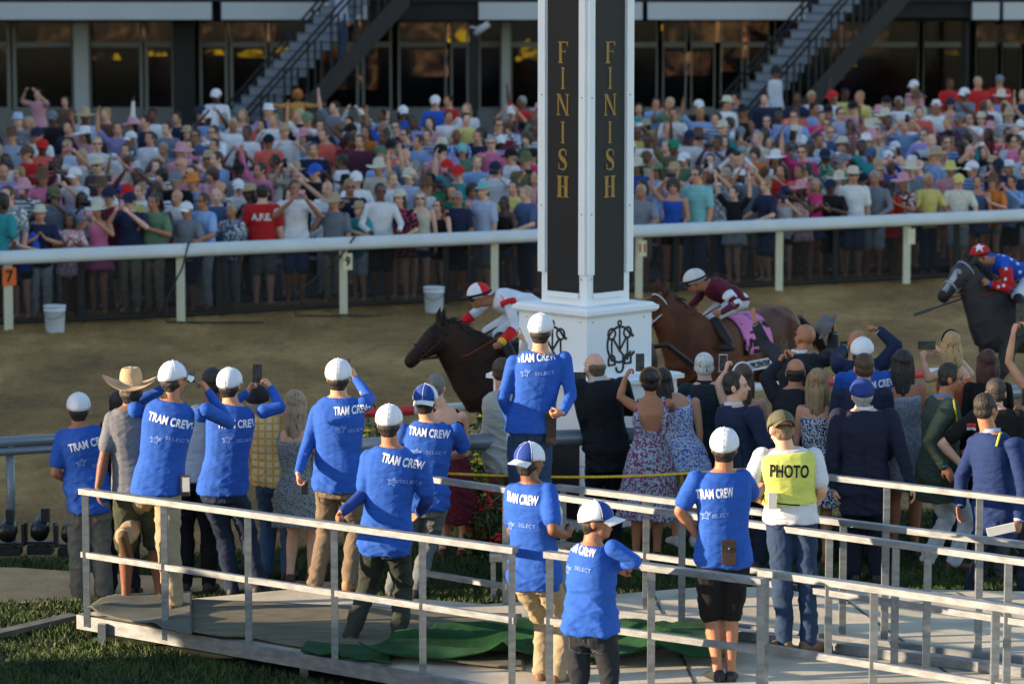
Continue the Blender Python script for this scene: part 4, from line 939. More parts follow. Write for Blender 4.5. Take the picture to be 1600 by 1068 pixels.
def put(name, me, root, mats, col=None, org=None):
    if org is not None:
        T_ = Matrix.Translation(-V3(org)); me.transform(T_)
    o = link(name, me, root, mats if isinstance(mats, (list, tuple)) else [mats], color=col)
    return o
VOX = .0085
BLUE = rgb(38, 84, 172); NAVY = rgb(28, 36, 62); SKN = rgb(196, 142, 112); SKD = rgb(122, 78, 56); SKM = rgb(168, 112, 82); SKL = rgb(214, 164, 138)
def person(label, base, H, yaw, J, skin=SKM, top=('tee', BLUE), bottom=('pants', NAVY), hair=('undercap', rgb(30, 24, 20)), hat=None, shoes=rgb(45, 38, 34),
           hands=('r', 'r'), female=False, group=None, extras=(), vox=None, topmat=None, botmat=None, wr=.0085, cat="person", under=None, inst=None, seed=None, glasses=False, hem=None, face=True):
    vx = vox or VOX; P = joints(base, H, yaw, J); org = V3(base)
    if hem is not None: P.hem = hem
    seed = seed if seed is not None else (base[0] * 7.3 + base[1])
    root = empty("person", org)
    tag(root, label, cat, group)
    lc = lambda me: me
    m = M(); body_prims(P, m, hands, female=female, legs=True); me = m.remesh("body", vx, 3, .45)
    if face: e = M(); eyes(P, e); join_into(me, e)
    b_ = put("body", me, root, [SKIN, DARK, LIP], skin, org); P.root = root
    P.parts = {'body': b_}; k = H / 1.75
    if top:
        kind, col = top[0], top[1]; m = M()
        if kind == 'dress': torso_rings(P, m, .012 * k, .1, .48 if len(top) > 4 else .80, female)
        else: top_prims(P, m, kind, female)
        if kind == 'dress':
            if len(top) > 4:
                for s_, q_ in ((P.lsh, -1), (P.rsh, 1)): m.tube([P.pel.lerp(P.neck, .45) + P.sh * q_ * .10 * k - P.f * .06 * k, s_.lerp(P.neck, .12) - P.up * .13 * k - P.f * .075 * k, s_.lerp(P.neck, .3) + P.up * .03 * k, s_.lerp(P.neck, .3) - P.up * .1 * k + P.f * .08 * k], [.045 * k, .042 * k, .03 * k, .03 * k], 10, ends=True)
                c_ = P.pel.lerp(P.neck, .62) + P.f * .055 * k; m.ell(c_, (.135 * k, .075 * k, .13 * k), np.array([P.sh, P.f, P.up]).T)
            else:
             for s_ in (P.lsh, P.rsh): m.tube([s_.lerp(P.neck, .3) - P.up * .09 * k + P.f * .05 * k, s_.lerp(P.neck, .3) + P.up * .035 * k, s_.lerp(P.neck, .3) - P.up * .09 * k - P.f * .06 * k], .024 * k, 8, ends=True)
            skirt(P, m, .32, top[2], top[3])
        me = m.remesh("t", vx * 1.15, 4, .5, disp=(wr * (1.3 if kind in ('tee', 'long', 'tee_l') else .8), 5.5 / k, 9.0 / k, seed))
        nm = {'tee': 't_shirt', 'tee_l': 't_shirt', 'polo': 'polo_shirt', 'long': 'long_sleeve_shirt', 'shirt': 'shirt', 'jacket': 'suit_jacket', 'tank': 'tank_top', 'dress': 'dress', 'vest': 'vest'}[kind]
        P.parts['top'] = put(nm, me, root, topmat or CLOTH, col, org)
    if under:                                          # long sleeves under a tee, shirt collar under a jacket
        m = M(); kind, col = under
        if kind == 'sleeves':
            for s_, e, w in ((P.lsh, P.le, P.lw), (P.rsh, P.re, P.rw)):
                m = M(); limb(m, s_, e, .060 * k, .052 * k, t0=.5); limb(m, e, w, .052 * k, .037 * k, .97)
                me = m.remesh("t", vx * 1.1, 3, .5, disp=(.006, 9, 14, seed)); P.parts['under'] = put("under_sleeve", me, root, CLOTH, col, org)
        if kind == 'collar':
            m.rings([(P.neck + P.up * z * k, P.sh, P.f, r_ * k, r_ * 1.0 * k) for z, r_ in ((-.02, .080), (.036, .077), (.038, .070), (-.02, .066))], 18)
            P.parts['under'] = put("collar", m.mesh("t"), root, CLOTH, col, org)
            for w_, e in ((P.lw, P.le), (P.rw, P.re)):
                m = M(); d = (w_ - e).normalized(); m.tube([w_ - d * .022 * k, w_ + d * .008 * k], [.042 * k, .040 * k], 12); put("cuff", m.mesh("t"), root, CLOTH, col, org)
    if bottom:
        m = M(); leg_prims(P, m, bottom[0], female); me = m.remesh("t", vx * 1.15, 3, .5, disp=(wr, 7 / k, 7 / k, seed + 5))
        nm = {'shorts': 'shorts', 'short_shorts': 'shorts', 'pants': 'trousers', 'baggy': 'trousers', 'tight': 'trousers'}[bottom[0]]
        P.parts['bottom'] = put(nm, me, root, botmat or DENIM, bottom[1], org)
    if hair and hair[0] != 'bald':
        m = M(); hair_prims(P, m, hair[0]); me = m.remesh("t", vx, 3, .5, disp=(.006 if hair[0] != 'curly' else .02, 26, 12 if hair[0] != 'curly' else 26, seed)); P.parts['hair'] = put("hair", me, root, HAIR, hair[1], org)
    if hat:
        kd = hat[0]
        if kd == 'cap':
            m = cap_mesh(P, back=hat[3] if len(hat) > 3 else False); ma = [solid(hat[1]), solid(hat[2])]; P.parts['hat'] = put("cap", m.mesh("t"), root, ma, None, org)
        elif kd == 'hat':
            o = put("hat", hat_mesh(P, *hat[2:]).mesh("t"), root, HATM, hat[1], org); bm_ = put("hatband", hatband(P).mesh("t"), o, HATM, rgb(40, 32, 28), org); P.parts['hat'] = o
        elif kd == 'band':
            m = M(); m.tube([hp_(P, .085 * math.cos(a), -.01, .04 + .095 * math.sin(a)) for a in [R(q) for q in range(-15, 196, 15)]], .011 * k, 8, ends=True); P.parts['hat'] = put("headband", m.mesh("t"), root, HATM, hat[1], org)
    if glasses: put("sunglasses", shades(P).mesh("t"), root, GLASSES, None, org)
    if shoes is not None:
        for an, td in ((P.la, P.ltd), (P.ra, P.rtd)):
            m = M(); shoe(m, an, td, k); put("shoe", m.mesh("t"), root, LEATHER, shoes, org)
    P.org = org
    return P
SOL = {}
def solid(c):
    key = tuple(round(x, 4) for x in c)
    if key not in SOL: SOL[key] = mat("cloth_solid_%d" % len(SOL), c, .85, var=.05, scale=8, bump=.002, bscale=90)
    return SOL[key]

def lettering(P, host, txt, cx, cy, width, height, col, fat=.0, name="lettering", mesh=None, twist=0.0, dist=.4, off=.004, dirv=None):
    """flat letters wrapped onto the surface of a garment by casting them along the view of the wearer's back; (cx, cy) pixel of their centre"""
    me0 = mesh or text_mesh(txt, 1.0, fat, 1.0, 0.0, spacing=1.06)
    xs = [v.co.x for v in me0.vertices]; ys = [v.co.y for v in me0.vertices]
    bm = bmesh.new(); bm.from_mesh(me0)
    mx, my = (max(xs) + min(xs)) / 2, (max(ys) + min(ys)) / 2; W_, H_ = max(xs) - min(xs), max(ys) - min(ys)
    for k in range(1, 26): g_ = bm.verts[:] + bm.edges[:] + bm.faces[:]; bmesh.ops.bisect_plane(bm, geom=g_, plane_co=(min(xs) + W_ * k / 26, 0, 0), plane_no=(1, 0, 0))
    for k in range(1, 4): g_ = bm.verts[:] + bm.edges[:] + bm.faces[:]; bmesh.ops.bisect_plane(bm, geom=g_, plane_co=(0, min(ys) + H_ * k / 4, 0), plane_no=(0, 1, 0))
    hm = host.data; bt = BVHTree.FromPolygons([P.org + v.co for v in hm.vertices], [tuple(p.vertices) for p in hm.polygons])
    d0 = ray(cx, cy).normalized(); c = CAM + d0 * ((P.org - CAM).length)
    hit = bt.ray_cast(CAM, d0)
    if hit[0] is None: bm.free(); return None
    nrm = dirv.normalized() * -1 if dirv is not None else (-P.f)
    up = P.up; n_ = (nrm - up * nrm.dot(up)).normalized(); rt = up.cross(n_).normalized()
    a = R(twist); rt, up = rt * math.cos(a) + up * math.sin(a), up * math.cos(a) - rt * math.sin(a)
    c = hit[0]; bad = []
    for v in bm.verts:
        p = c + rt * ((v.co.x - mx) / W_ * width) + up * ((v.co.y - my) / H_ * height)
        h = bt.ray_cast(p + n_ * dist, -n_)
        if h[0] is None: v.co = p - P.org; bad.append(v)
        else: v.co = h[0] + n_ * off - P.org
    bmesh.ops.delete(bm, geom=bad, context='VERTS')
    me = bpy.data.meshes.new(name); bm.to_mesh(me); bm.free()
    o = link(name, me, host, [solid(col)], smooth=False); return o
def poly_mesh(polys):
    m = M()
    for pl in polys: m.add([(x, y, 0) for x, y in pl], [tuple(range(len(pl)))])
    return m.mesh("t")
def seg(a, b, w_): a, b = Vector(a), Vector(b); d = (b - a).normalized(); n = Vector((-d.y, d.x)) * w_; return [tuple(a - n), tuple(b - n), tuple(b + n), tuple(a + n)]
def pocket(P, x, y, col, w_=.13, h_=.14, tw=0):
    o_ = [(-.5, .5), (.5, .5), (.47, -.3), (0, -.5), (-.47, -.3)]
    pl = [seg(o_[i], o_[(i + 1) % 5], .022) for i in range(5)] + [seg((-.5, .38), (.5, .38), .018)]
    lettering(P, P.parts['bottom'], "", x, y, w_, h_, col, mesh=poly_mesh(pl), name="back_pocket_seam", twist=tw, off=.003)
def belt(P, col, t=.205, jut=.022):
    k = P.H / 1.75; m = M(); torso_rings(P, m, jut * k, t, t + .055); put("belt", m.mesh("t"), P.root, LEATHER, col, P.org)
def vent(P, x, y0, y1, col=rgb(10, 11, 16)):
    lettering(P, P.parts['top'], "", x, (y0 + y1) / 2, .006, (y1 - y0) / 195, col, mesh=poly_mesh([[(-.5, -.5), (.5, -.5), (.5, .5), (-.5, .5)]]), name="back_seam", off=.002)
def star_logo():
    """outlined running star with speed strokes"""
    P_ = []; o_ = [(math.cos(R(90 + 36 * i)) * (1 if i % 2 == 0 else .45), math.sin(R(90 + 36 * i)) * (1 if i % 2 == 0 else .45)) for i in range(10)]
    o_ = [(x * 1.2 + y * .25, y * .8) for x, y in o_]
    for i in range(10): P_.append(seg(o_[i], o_[(i + 1) % 10], .07))
    P_ += [seg((-1.3, .2), (1.5, .55), .05), seg((-.9, -.1), (.6, .1), .04)]
    return poly_mesh(P_)
WHT = rgb(214, 218, 228); PRN = rgb(120, 148, 214)
def crew_print(P, x, y, w=.40, x2=None, y2=None, tw=0, txt="TRAM CREW", dirv=None, select=True):
    t = P.parts['top']
    lettering(P, t, txt, x, y, w, .068, WHT, .036, twist=tw, dirv=dirv)
    if select and x2:
        lettering(P, t, "", x2 - 20 * w / .4, y2, .12 * w / .4, .065, PRN, mesh=star_logo(), name="star_emblem", twist=tw, dirv=dirv)
        lettering(P, t, "SELECT", x2 + 16 * w / .4, y2 + 1, .19 * w / .4, .027, PRN, .012, twist=tw, dirv=dirv)
def phone(x, y, Pref, w_=.075, h_=.155, land=False, lab="black phone", dist=None, screen=True, tilt=0.0, group="phones held up by the nearer people", col=rgb(20, 20, 22), Y=None):
    if land: w_, h_ = h_, w_
    q = YP(x, y, Y); r = empty("phone", q); tag(r, lab, "phone", group); r.rotation_euler.y = R(tilt)
    M().box((0, 0, 0), (w_, .009, h_)).build("phone_case", mat("phone_case_%d" % int(col[0] * 999), col, .35, spec=.6), r)
    if screen: M().box((0, -.0055, 0), (w_ * .9, .002, h_ * .92)).build("screen", PHS, r)
    return r
PHS = mat("phone_screen", rgb(34, 40, 50), .15, spec=.7, var=.8, scale=24, col2=rgb(84, 82, 74)); 
# ================================================================== FOREGROUND PEOPLE
CW = rgb(210, 212, 220); CB = rgb(30, 62, 140)
KHAKI = rgb(150, 134, 108); BROWNP = rgb(110, 96, 80); JEAN = rgb(42, 60, 92); BLK_ = rgb(20, 20, 23); GREYP = rgb(120, 118, 112)
HD = rgb(28, 22, 18); HBR = rgb(70, 48, 32); HBL = rgb(176, 142, 98); HGR = rgb(150, 148, 144)
GC = "tram crew in blue shirts and blue and white caps"; GS = "guests on the lawn beside the finish post"
def at(x, y, z=0.05): return G(x, y, z)
AWAY = (0, 1, 0)
P1 = person("crewman at far left in blue shirt and white capped head, bare railing beside him", at(140, 934), 1.70, R(4), dict(head=(123, 640), lsh=(98, 682), rsh=(151, 676), le=(86, 738, 0), lw=(112, 752, 1), re=(160, 735, 1), rw=(142, 752, 1), la=(124, 925), ra=(162, 925), look=(0, 0, 0)),
    skin=SKM, bottom=('baggy', rgb(104, 100, 92)), hat=('cap', CW, CB, False), group=GC, hem=-.30)
crew_print(P1, 141, 692, .36, 146, 722, tw=6)
P2 = person("man in wide straw hat, grey t-shirt and olive shorts, arm hanging down", at(218, 946, DZ), 1.76, R(10), dict(head=(205, 612), lsh=(176, 655), rsh=(232, 645), le=(163, 712, 0), lw=(153, 762, 0), lh=(154, 785, 0), la=(197, 936), ra=(250, 930), look=(-10, 0, 0)),
    skin=SKD, top=('tee', rgb(104, 106, 114)), bottom=('shorts', rgb(58, 62, 46)), hair=('undercap', HD), hat=('hat', rgb(176, 150, 120), .125, .125, .45, .02), shoes=rgb(126, 132, 142), group=GS, hem=-.1)
P2b = person("man dressed in black hidden behind the straw hat", at(190, 930), 1.66, R(0), dict(head=(186, 634), lsh=(166, 668), rsh=(214, 664)), skin=SKM, top=('long', BLK_), bottom=('pants', BLK_), hair=('short', HD), group=GS)
P3 = person("crewman kneeling one boot on the railing while filming, phone holster at his hip", at(262, 952, DZ), 1.80, R(-12), dict(pel=(245, 768), head=(271, 594, .02), lsh=(212, 640), rsh=(322, 641), neck=(268, 628), le=(203, 634, 1), lw=(262, 604, 1), lh=(285, 594, 1), re=(358, 660, 1), rw=(326, 612, 0), rh=(312, 592, 0),
    lk=(212, 806, 1), la=(196, 838, -1), ltd=(.1, .5, -.85), rk=(262, 850, 0), ra=(272, 940, 0), look=(-32, 0, 0)), skin=SKM, top=('long', BLUE), bottom=('baggy', KHAKI), hat=('cap', CW, CB, False), shoes=rgb(96, 70, 50), hands=('g', 'g'), group=GC, hem=-.02)
crew_print(P3, 266, 658, .36, 262, 686, tw=-3)
P4 = person("crewman in jeans holding a tall phone above his head", at(352, 928, .1), 1.78, R(-6), dict(head=(359, 602), lsh=(312, 648), rsh=(412, 642), le=(334, 652, 1), lw=(386, 614, 1), lh=(392, 600, 0), re=(437, 636, 0), rw=(424, 606, 1), rh=(415, 594, 0), pel=(348, 766), la=(362, 918), ra=(404, 915), look=(-8, 6, 0)),
    skin=SKN, top=('long', BLUE), bottom=('pants', rgb(34, 44, 66)), hat=('cap', CW, CB, False), hands=('g', 'g'), group=GC, hem=-.04)
crew_print(P4, 371, 662, .33, 372, 686, tw=8)
phone(402, 583, P4, lab="tall black phone held above the cap of the crewman in jeans", Y=P4.rw.y + .06, tilt=2)
phone(299, 588, P3, w_=.06, h_=.09, lab="small camera held at the eye of the kneeling crewman", Y=P3.rw.y + .05)
P4b = person("security man in white shirt and black trousers with radio on his belt", at(308, 925), 1.80, R(0), dict(head=(333, 600), lsh=(292, 650), rsh=(356, 648), look=(0, 0, 0)), skin=SKD, top=('shirt', rgb(176, 182, 194)), bottom=('pants', BLK_), hair=('short', HD), group=GS)
rd = empty("radio", YP(322, 735, P4b.pel.y - .16)); tag(rd, "black two way radio with long antenna on the security man's belt", "radio"); M().box((0, 0, -.03), (.06, .035, .13)).build("case", BLACKP, rd); M().tube([(0, 0, .03), (0, 0, .2)], .006, 6).build("antenna", BLACKP, rd)
PLAID = omat("plaid_cloth", pattern=(rgb(206, 168, 84), 'plaid', 16, .68), bump=.02)
P5 = person("man in yellow plaid shirt and jeans, cap hidden behind the raised phone", at(432, 908), 1.72, R(-5), dict(head=(403, 628), lsh=(384, 655), rsh=(445, 660), re=(464, 705, 0), rw=(470, 735, 1), pel=(432, 752), look=(0, 0, 0)), skin=SKN, top=('tee', rgb(216, 200, 166)), topmat=PLAID, bottom=('pants', rgb(54, 78, 112)), hat=('cap', rgb(30, 30, 32), rgb(30, 30, 32), False), hair=('undercap', HGR), group=GS, hem=-.05)
P6 = person("woman with long ash blond hair in dark speckled dress", at(470, 912), 1.66, R(-8), dict(head=(462, 632), lsh=(430, 678), rsh=(492, 676), pel=(466, 770)), skin=SKL, top=('dress', rgb(46, 52, 62), .48, .03), topmat=omat("speckled_cloth", pattern=(rgb(140, 146, 150), 'spots', 60, .32), bump=.02), bottom=None, hair=('long', rgb(164, 140, 112)), female=True, shoes=rgb(90, 60, 50), group=GS)
P7 = person("tall bearded crewman filming right handed, radio in his lowered left hand", at(524, 922, DZ), 1.83, R(-14), dict(head=(529, 590), lsh=(497, 642), rsh=(568, 632), neck=(530, 622), le=(478, 702, 0), lw=(466, 738, -1), lh=(468, 760, 0), re=(577, 622, 1), rw=(556, 592, 1), rh=(548, 574, 0), pel=(528, 758), la=(492, 912), ra=(546, 905), look=(10, 4, 0)),
    skin=SKN, top=('long', BLUE), bottom=('pants', BROWNP), hat=('cap', CW, CB, False), shoes=rgb(150, 108, 70), hands=('g', 'g'), group=GC, hem=-.06)
crew_print(P7, 549, 640, .27, 548, 670, tw=7)
phone(530, 566, P7, lab="phone in reddish case held sideways above the tall bearded crewman", land=True, Y=P7.rw.y + .06, col=rgb(110, 50, 46), h_=.17)
rd = empty("radio", YP(476, 762, P7.lw.y)); tag(rd, "small handheld radio with red button in the lowered hand", "radio"); M().box((0, 0, 0), (.05, .03, .1)).build("case", BLACKP, rd); M().box((-.02, -.016, .045), (.018, .012, .03)).build("button", solid(rgb(220, 70, 50)), rd)
P8 = person("crewman at centre front resting his left hand on the railing, olive trousers", at(585, 1002, DZ), 1.74, R(-12), dict(head=(608, 662), lsh=(578, 716), rsh=(655, 722), neck=(612, 700), le=(568, 772, 0), lw=(534, 800, -1), lh=(524, 812, -1), re=(668, 780, 1), rw=(655, 800, 1), pel=(602, 850), la=(548, 992), ra=(622, 996), look=(8, 0, 0)),
    skin=SKM, top=('tee_l', BLUE), under=('sleeves', rgb(36, 62, 130)), bottom=('pants', rgb(52, 56, 50)), hat=('cap', CW, CB, False), shoes=rgb(92, 62, 40), hands=('g', 'r'), group=GC, hem=-.12)
crew_print(P8, 629, 721, .31, 630, 752, tw=-6)
P9 = person("crewman with cap worn backwards, blue bill down over his neck, arms folded in front", at(640, 930, .1), 1.76, R(-6), dict(head=(665, 628), lsh=(630, 672), rsh=(712, 672), re=(726, 706, 1), rw=(700, 715, 1), le=(622, 712, 1), lw=(650, 720, 1), pel=(664, 788), la=(612, 920), ra=(650, 920), look=(-5, 0, 0)),
    skin=SKN, top=('tee', BLUE), bottom=('pants', rgb(98, 104, 108)), hat=('cap', CW, CB, True), group=GC, hem=-.06)
crew_print(P9, 670, 676, .34, 668, 706, tw=-2)
P10 = person("grey haired woman in dark red dress at the flower bed", at(706, 872), 1.62, R(-12), dict(head=(682, 606), lsh=(672, 648), rsh=(722, 650), re=(728, 690, 1), rw=(712, 700, 1), pel=(708, 745)), skin=SKL, top=('dress', rgb(96, 22, 38), .62, .07), topmat=omat("red_speckled", pattern=(rgb(50, 14, 24), 'blobs', 60, .55), bump=.02), bottom=None, hair=('short', rgb(120, 116, 108)), female=True, shoes=rgb(96, 40, 36), group=GS)
P37 = person("person with short brown hair in light grey, one finger pointing up", at(788, 862), 1.72, R(0), dict(head=(784, 582), lsh=(768, 625), rsh=(806, 622), re=(812, 580, -1), rw=(820, 537, 0), rh=(812, 512, 0), pel=(790, 720)), skin=SKN, top=('long', rgb(168, 168, 162)), bottom=('pants', rgb(120, 96, 80)), hair=('short', rgb(70, 52, 40)), hands=('r', 'p'), group=GS)
P11 = person("tallest crewman at centre in jeans with hand on his hip holster", G(822, 862, .42), 1.80, R(-4), dict(head=(845, 518), lsh=(803, 566), rsh=(882, 560), neck=(846, 552), le=(786, 622, 0), lw=(798, 662, 1), re=(892, 618, 0), rw=(880, 644, -1), rh=(862, 650, 0), pel=(828, 672), la=(806, 842), ra=(848, 842), look=(-6, 0, 0)),
    skin=SKN, top=('long', BLUE), bottom=('pants', rgb(48, 68, 98)), hat=('cap', CW, CB, False), hands=('g', 'g'), group=GC, hem=-.02)
crew_print(P11, 838, 558, .33, 838, 582, tw=12)
hl = empty("phone_holster", YP(861, 668, P11.pel.y - .12)); tag(hl, "long brown leather holster on the hip of the tallest crewman", "holster"); M().box((0, 0, 0), (.085, .05, .27)).build("pouch", LEATHER, hl, color=rgb(60, 42, 32)); M().box((0, -.004, .1), (.09, .055, .07)).build("flap", LEATHER, hl, color=rgb(50, 34, 26))
st = empty("step_stool", (P11.base.x, P11.base.y, .05)); tag(st, "metal step under the tallest crewman's boots", "step stool"); M().box((0, 0, .35), (.6, .45, .04)).build("tread", ALU, st)
for sx in (-.27, .27):
    for sy in (-.19, .19): M().box((sx, sy, .165), (.04, .04, .33)).build("leg", ALU, st)
P12 = person("crewman with backwards cap carrying a bottle, tan trousers", at(846, 1062, DZ), 1.70, R(-28), dict(head=(828, 722), lsh=(802, 768), rsh=(858, 768), neck=(830, 756), le=(800, 830, 1), lw=(840, 845, 1), re=(864, 828, -1), rw=(884, 836, 1), rh=(895, 820, 1), pel=(836, 905), la=(846, 1050), ra=(872, 1052), look=(-12, 0, 0), hipyaw=-25),
    skin=SKD, top=('tee', BLUE), bottom=('pants', KHAKI), hat=('cap', CW, CB, True), hands=('g', 'g'), shoes=rgb(110, 78, 54), group=GC, hem=-.1)
crew_print(P12, 812, 779, .28, 812, 820, tw=-4)
bt = empty("bottle", YP(872, 806, P12.rw.y + .12)); tag(bt, "clear plastic water bottle in the crewman's hand", "bottle")
M().rings([((0, 0, z), (1, 0, 0), (0, 1, 0), r_, r_) for z, r_ in ((-.09, .028), (-.085, .032), (.04, .032), (.075, .014), (.095, .013))], 16).build("plastic_body", mat("clear_plastic", rgb(150, 175, 200), .15, spec=.8), bt, smooth=True); M().tube([(0, 0, .095), (0, 0, .112)], .015, 12).build("cap", solid(rgb(40, 90, 190)), bt)
P13 = person("crewman leaning folded arms on the short railing, cap bill to the right", G(925, 1150, .2), 1.70, R(-42), dict(head=(932, 815), lsh=(905, 862, .10), rsh=(958, 856, -.06), neck=(925, 852), re=(992, 876, 0), rw=(958, 886, 1), le=(915, 905, 1), lw=(965, 890, 1), pel=(922, 985), la=(905, 1130), ra=(950, 1130), lk=(905, 1060, 0), rk=(952, 1052, 0), look=(-38, 3, 0), hipyaw=-20),
    skin=SKM, top=('long', BLUE), bottom=('tight', rgb(36, 38, 44)), hat=('cap', CW, CB, False), hands=('f', 'f'), group=GC, hem=-.02, glasses=True)
crew_print(P13, 905, 856, .26, 900, 888, tw=-2, dirv=V3((.3, 1, 0)))
P14 = person("crewman in black shorts, left hand on hip, brown holster on his belt", at(1133, 1062, DZ), 1.76, R(6), dict(head=(1132, 700), lsh=(1088, 748), rsh=(1160, 746), neck=(1130, 738), le=(1062, 798, 0), lw=(1092, 838, 1), lh=(1102, 850, 0), re=(1178, 775, 1), rw=(1190, 765, 1), pel=(1130, 875), la=(1122, 1048), ra=(1142, 1050), look=(-15, 8, 0), stance=.02),
    skin=SKM, top=('tee', BLUE), bottom=('shorts', rgb(22, 22, 25)), hat=('cap', CW, CB, False), hands=('g', 'r'), shoes=rgb(30, 32, 38), group=GC, hem=-.06)
crew_print(P14, 1118, 771, .25, 1116, 804, tw=2)
hl = empty("phone_holster", YP(1139, 862, P14.pel.y - .17)); tag(hl, "dark brown leather phone holster on the belt of the crewman in shorts", "holster"); M().box((0, 0, 0), (.095, .04, .17)).build("pouch", LEATHER, hl, color=rgb(58, 42, 36)); M().box((0, -.003, .045), (.10, .045, .07)).build("flap", LEATHER, hl, color=rgb(48, 34, 28)); M().ell((0, -.03, .03), (.008, .005, .008)).build("stud", ALU, hl)
hl = empty("phone_holster", YP(290, 758, P3.pel.y - .12)); tag(hl, "brown holster with white phone on the hip of the kneeling crewman", "holster"); M().box((0, 0, 0), (.07, .03, .16)).build("pouch", LEATHER, hl, color=rgb(76, 54, 42)); M().box((.005, -.02, .01), (.055, .012, .11)).build("phone_face", solid(rgb(200, 200, 196)), hl)
P15 = person("photographer in yellow PHOTO bib, white t-shirt and jeans standing on the rail", G(1244, 1012, DZ), 1.76, R(4), dict(head=(1221, 672), lsh=(1190, 712), rsh=(1272, 712), neck=(1228, 702), le=(1168, 765, 0), lw=(1196, 785, 1), re=(1285, 765, 0), rw=(1270, 792, 1), pel=(1236, 812), lk=(1222, 900, -1), la=(1226, 1000), rk=(1262, 900, -1), ra=(1264, 1000), look=(6, -28, 0), rtoe=-70, ltoe=20, girth=1.04),
    skin=SKL, top=('tee', rgb(206, 206, 212)), bottom=('pants', rgb(40, 58, 86)), hat=('cap', rgb(92, 88, 70), rgb(86, 84, 66), True), hair=('undercap', rgb(120, 92, 66)), hands=('r', 'r'), shoes=rgb(104, 84, 62), group=GS, hem=-.02)
BIB = rgb(206, 210, 104)
m = M(); torso_rings(P15, m, .034, .24, .97, False, .03, pp=2.8)
for s_ in ():
    c = s_.lerp(P15.neck, .42); m.tube([c - P15.up * .16 - P15.f * .105, c - P15.up * .02 - P15.f * .07, c + P15.up * .045, c - P15.up * .03 + P15.f * .08], [.045, .04, .038, .04], 10, ends=True)
me = m.remesh("bib", .010, 4, .5, disp=(.003, 5, 7, 3)); bib = put("photo_bib", me, P15.root, CLOTH, BIB, P15.org); P15.parts['bib'] = bib
lettering(P15, bib, "PHOTO", 1234, 736, .285, .095, rgb(22, 22, 22), .03, twist=-5)
trim = [(1186, 700), (1184, 735), (1187, 783), (1234, 788), (1280, 790), (1284, 740), (1282, 700)]
bt_ = BVHTree.FromPolygons([P15.org + v.co for v in bib.data.vertices], [tuple(p.vertices) for p in bib.data.polygons]); ln = []
for i in range(len(trim) - 1):
    for k in range(6):
        x = trim[i][0] + (trim[i + 1][0] - trim[i][0]) * k / 6; y = trim[i][1] + (trim[i + 1][1] - trim[i][1]) * k / 6
        h = bt_.ray_cast(CAM, ray(x, y).normalized())
        if h[0]: ln.append(h[0] - P15.org)
if len(ln) > 3: link("dark_trim", M().tube(ln, .006, 6).mesh("t"), bib, [solid(rgb(22, 24, 30))])
o = M().box((0, 0, 0), (.06, .03, .12)).build("belt_pack", solid(rgb(190, 192, 190))); q = YP(1207, 782, P15.pel.y - .16); o.location = q; tag(o, "white radio pack clipped to the photographer's belt", "radio pack")
# guests
P16 = person("balding man in black suit leaning on the tube rail, camera at his face", at(950, 858), 1.80, R(14), dict(head=(929, 574), lsh=(905, 605), rsh=(972, 602), neck=(935, 594), le=(912, 650, 0), lw=(918, 685, 1), re=(985, 640, 1), rw=(962, 640, 1), pel=(948, 700), la=(932, 848), ra=(962, 848), look=(20, -2, 0)),
    skin=SKL, top=('jacket', rgb(26, 28, 34)), under=('collar', rgb(180, 184, 190)), bottom=('pants', rgb(24, 25, 30)), hair=('fringe', rgb(100, 80, 64)), group=GS)
phone(905, 589, P16, w_=.12, h_=.09, lab="black camera raised at the face of the man in the black suit", Y=P16.head.y - .02)
FLOR = omat("magenta_floral", pattern=(rgb(120, 52, 98), 'blobs', 50, .50), bump=.02); BLUFL = omat("blue_white_floral", pattern=(rgb(60, 96, 190), 'blobs', 60, .53), bump=.02); NAVFL = omat("navy_white_floral", pattern=(rgb(24, 34, 78), 'blobs', 66, .5), bump=.02)
P17 = person("dark haired woman with gold headband in long magenta floral dress, filming", at(1010, 876), 1.68, R(2), dict(head=(1016, 598), lsh=(990, 634), rsh=(1044, 630), neck=(1017, 622), le=(969, 620, 0), lw=(977, 590, 0), lh=(988, 570, 0), re=(1052, 640, 1), rw=(1030, 610, 1), pel=(1015, 715), look=(0, 0, 0)),
    skin=SKM, top=('dress', rgb(150, 170, 182), .72, .11, 'low'), topmat=FLOR, bottom=None, hair=('bun', rgb(26, 20, 20)), hat=('band', rgb(150, 110, 50)), female=True, hands=('g', 'g'), group=GS)
phone(1000, 566, P17, lab="phone held high by the woman in the magenta floral dress", Y=P17.lw.y + .04)
P18 = person("woman with long black ponytail in short blue and white floral dress", at(1070, 866), 1.60, R(8), dict(head=(1034, 596, -.02), lsh=(1042, 632), rsh=(1086, 628), neck=(1052, 618), pel=(1066, 705), la=(1056, 838), ra=(1084, 838), look=(10, 0, 0)),
    skin=SKN, top=('dress', rgb(196, 204, 222), .34, .13), topmat=BLUFL, bottom=None, hair=('long', rgb(24, 20, 22)), female=True, shoes=rgb(214, 214, 214), group=GS)
P19 = person("white haired man in dark green grey suit", at(1102, 846), 1.76, R(0), dict(head=(1100, 574), lsh=(1072, 610), rsh=(1132, 610), pel=(1105, 715)), skin=SKL, top=('jacket', rgb(34, 46, 52)), under=('collar', rgb(30, 40, 60)), bottom=('pants', rgb(26, 30, 36)), hair=('short', rgb(205, 203, 200)), group=GS)
P21 = person("long haired woman with white headband holding up a phone", at(1168, 862), 1.66, R(6), dict(head=(1160, 590), lsh=(1132, 628), rsh=(1190, 630), le=(1122, 600, 0), lw=(1134, 580, 0), lh=(1136, 570, 0), pel=(1165, 715)), skin=SKL, top=('tank', rgb(150, 100, 86)), bottom=('tight', rgb(120, 86, 76)), hair=('long', rgb(84, 60, 44)), hat=('band', rgb(220, 220, 224)), female=True, hands=('g', 'r'), group=GS)
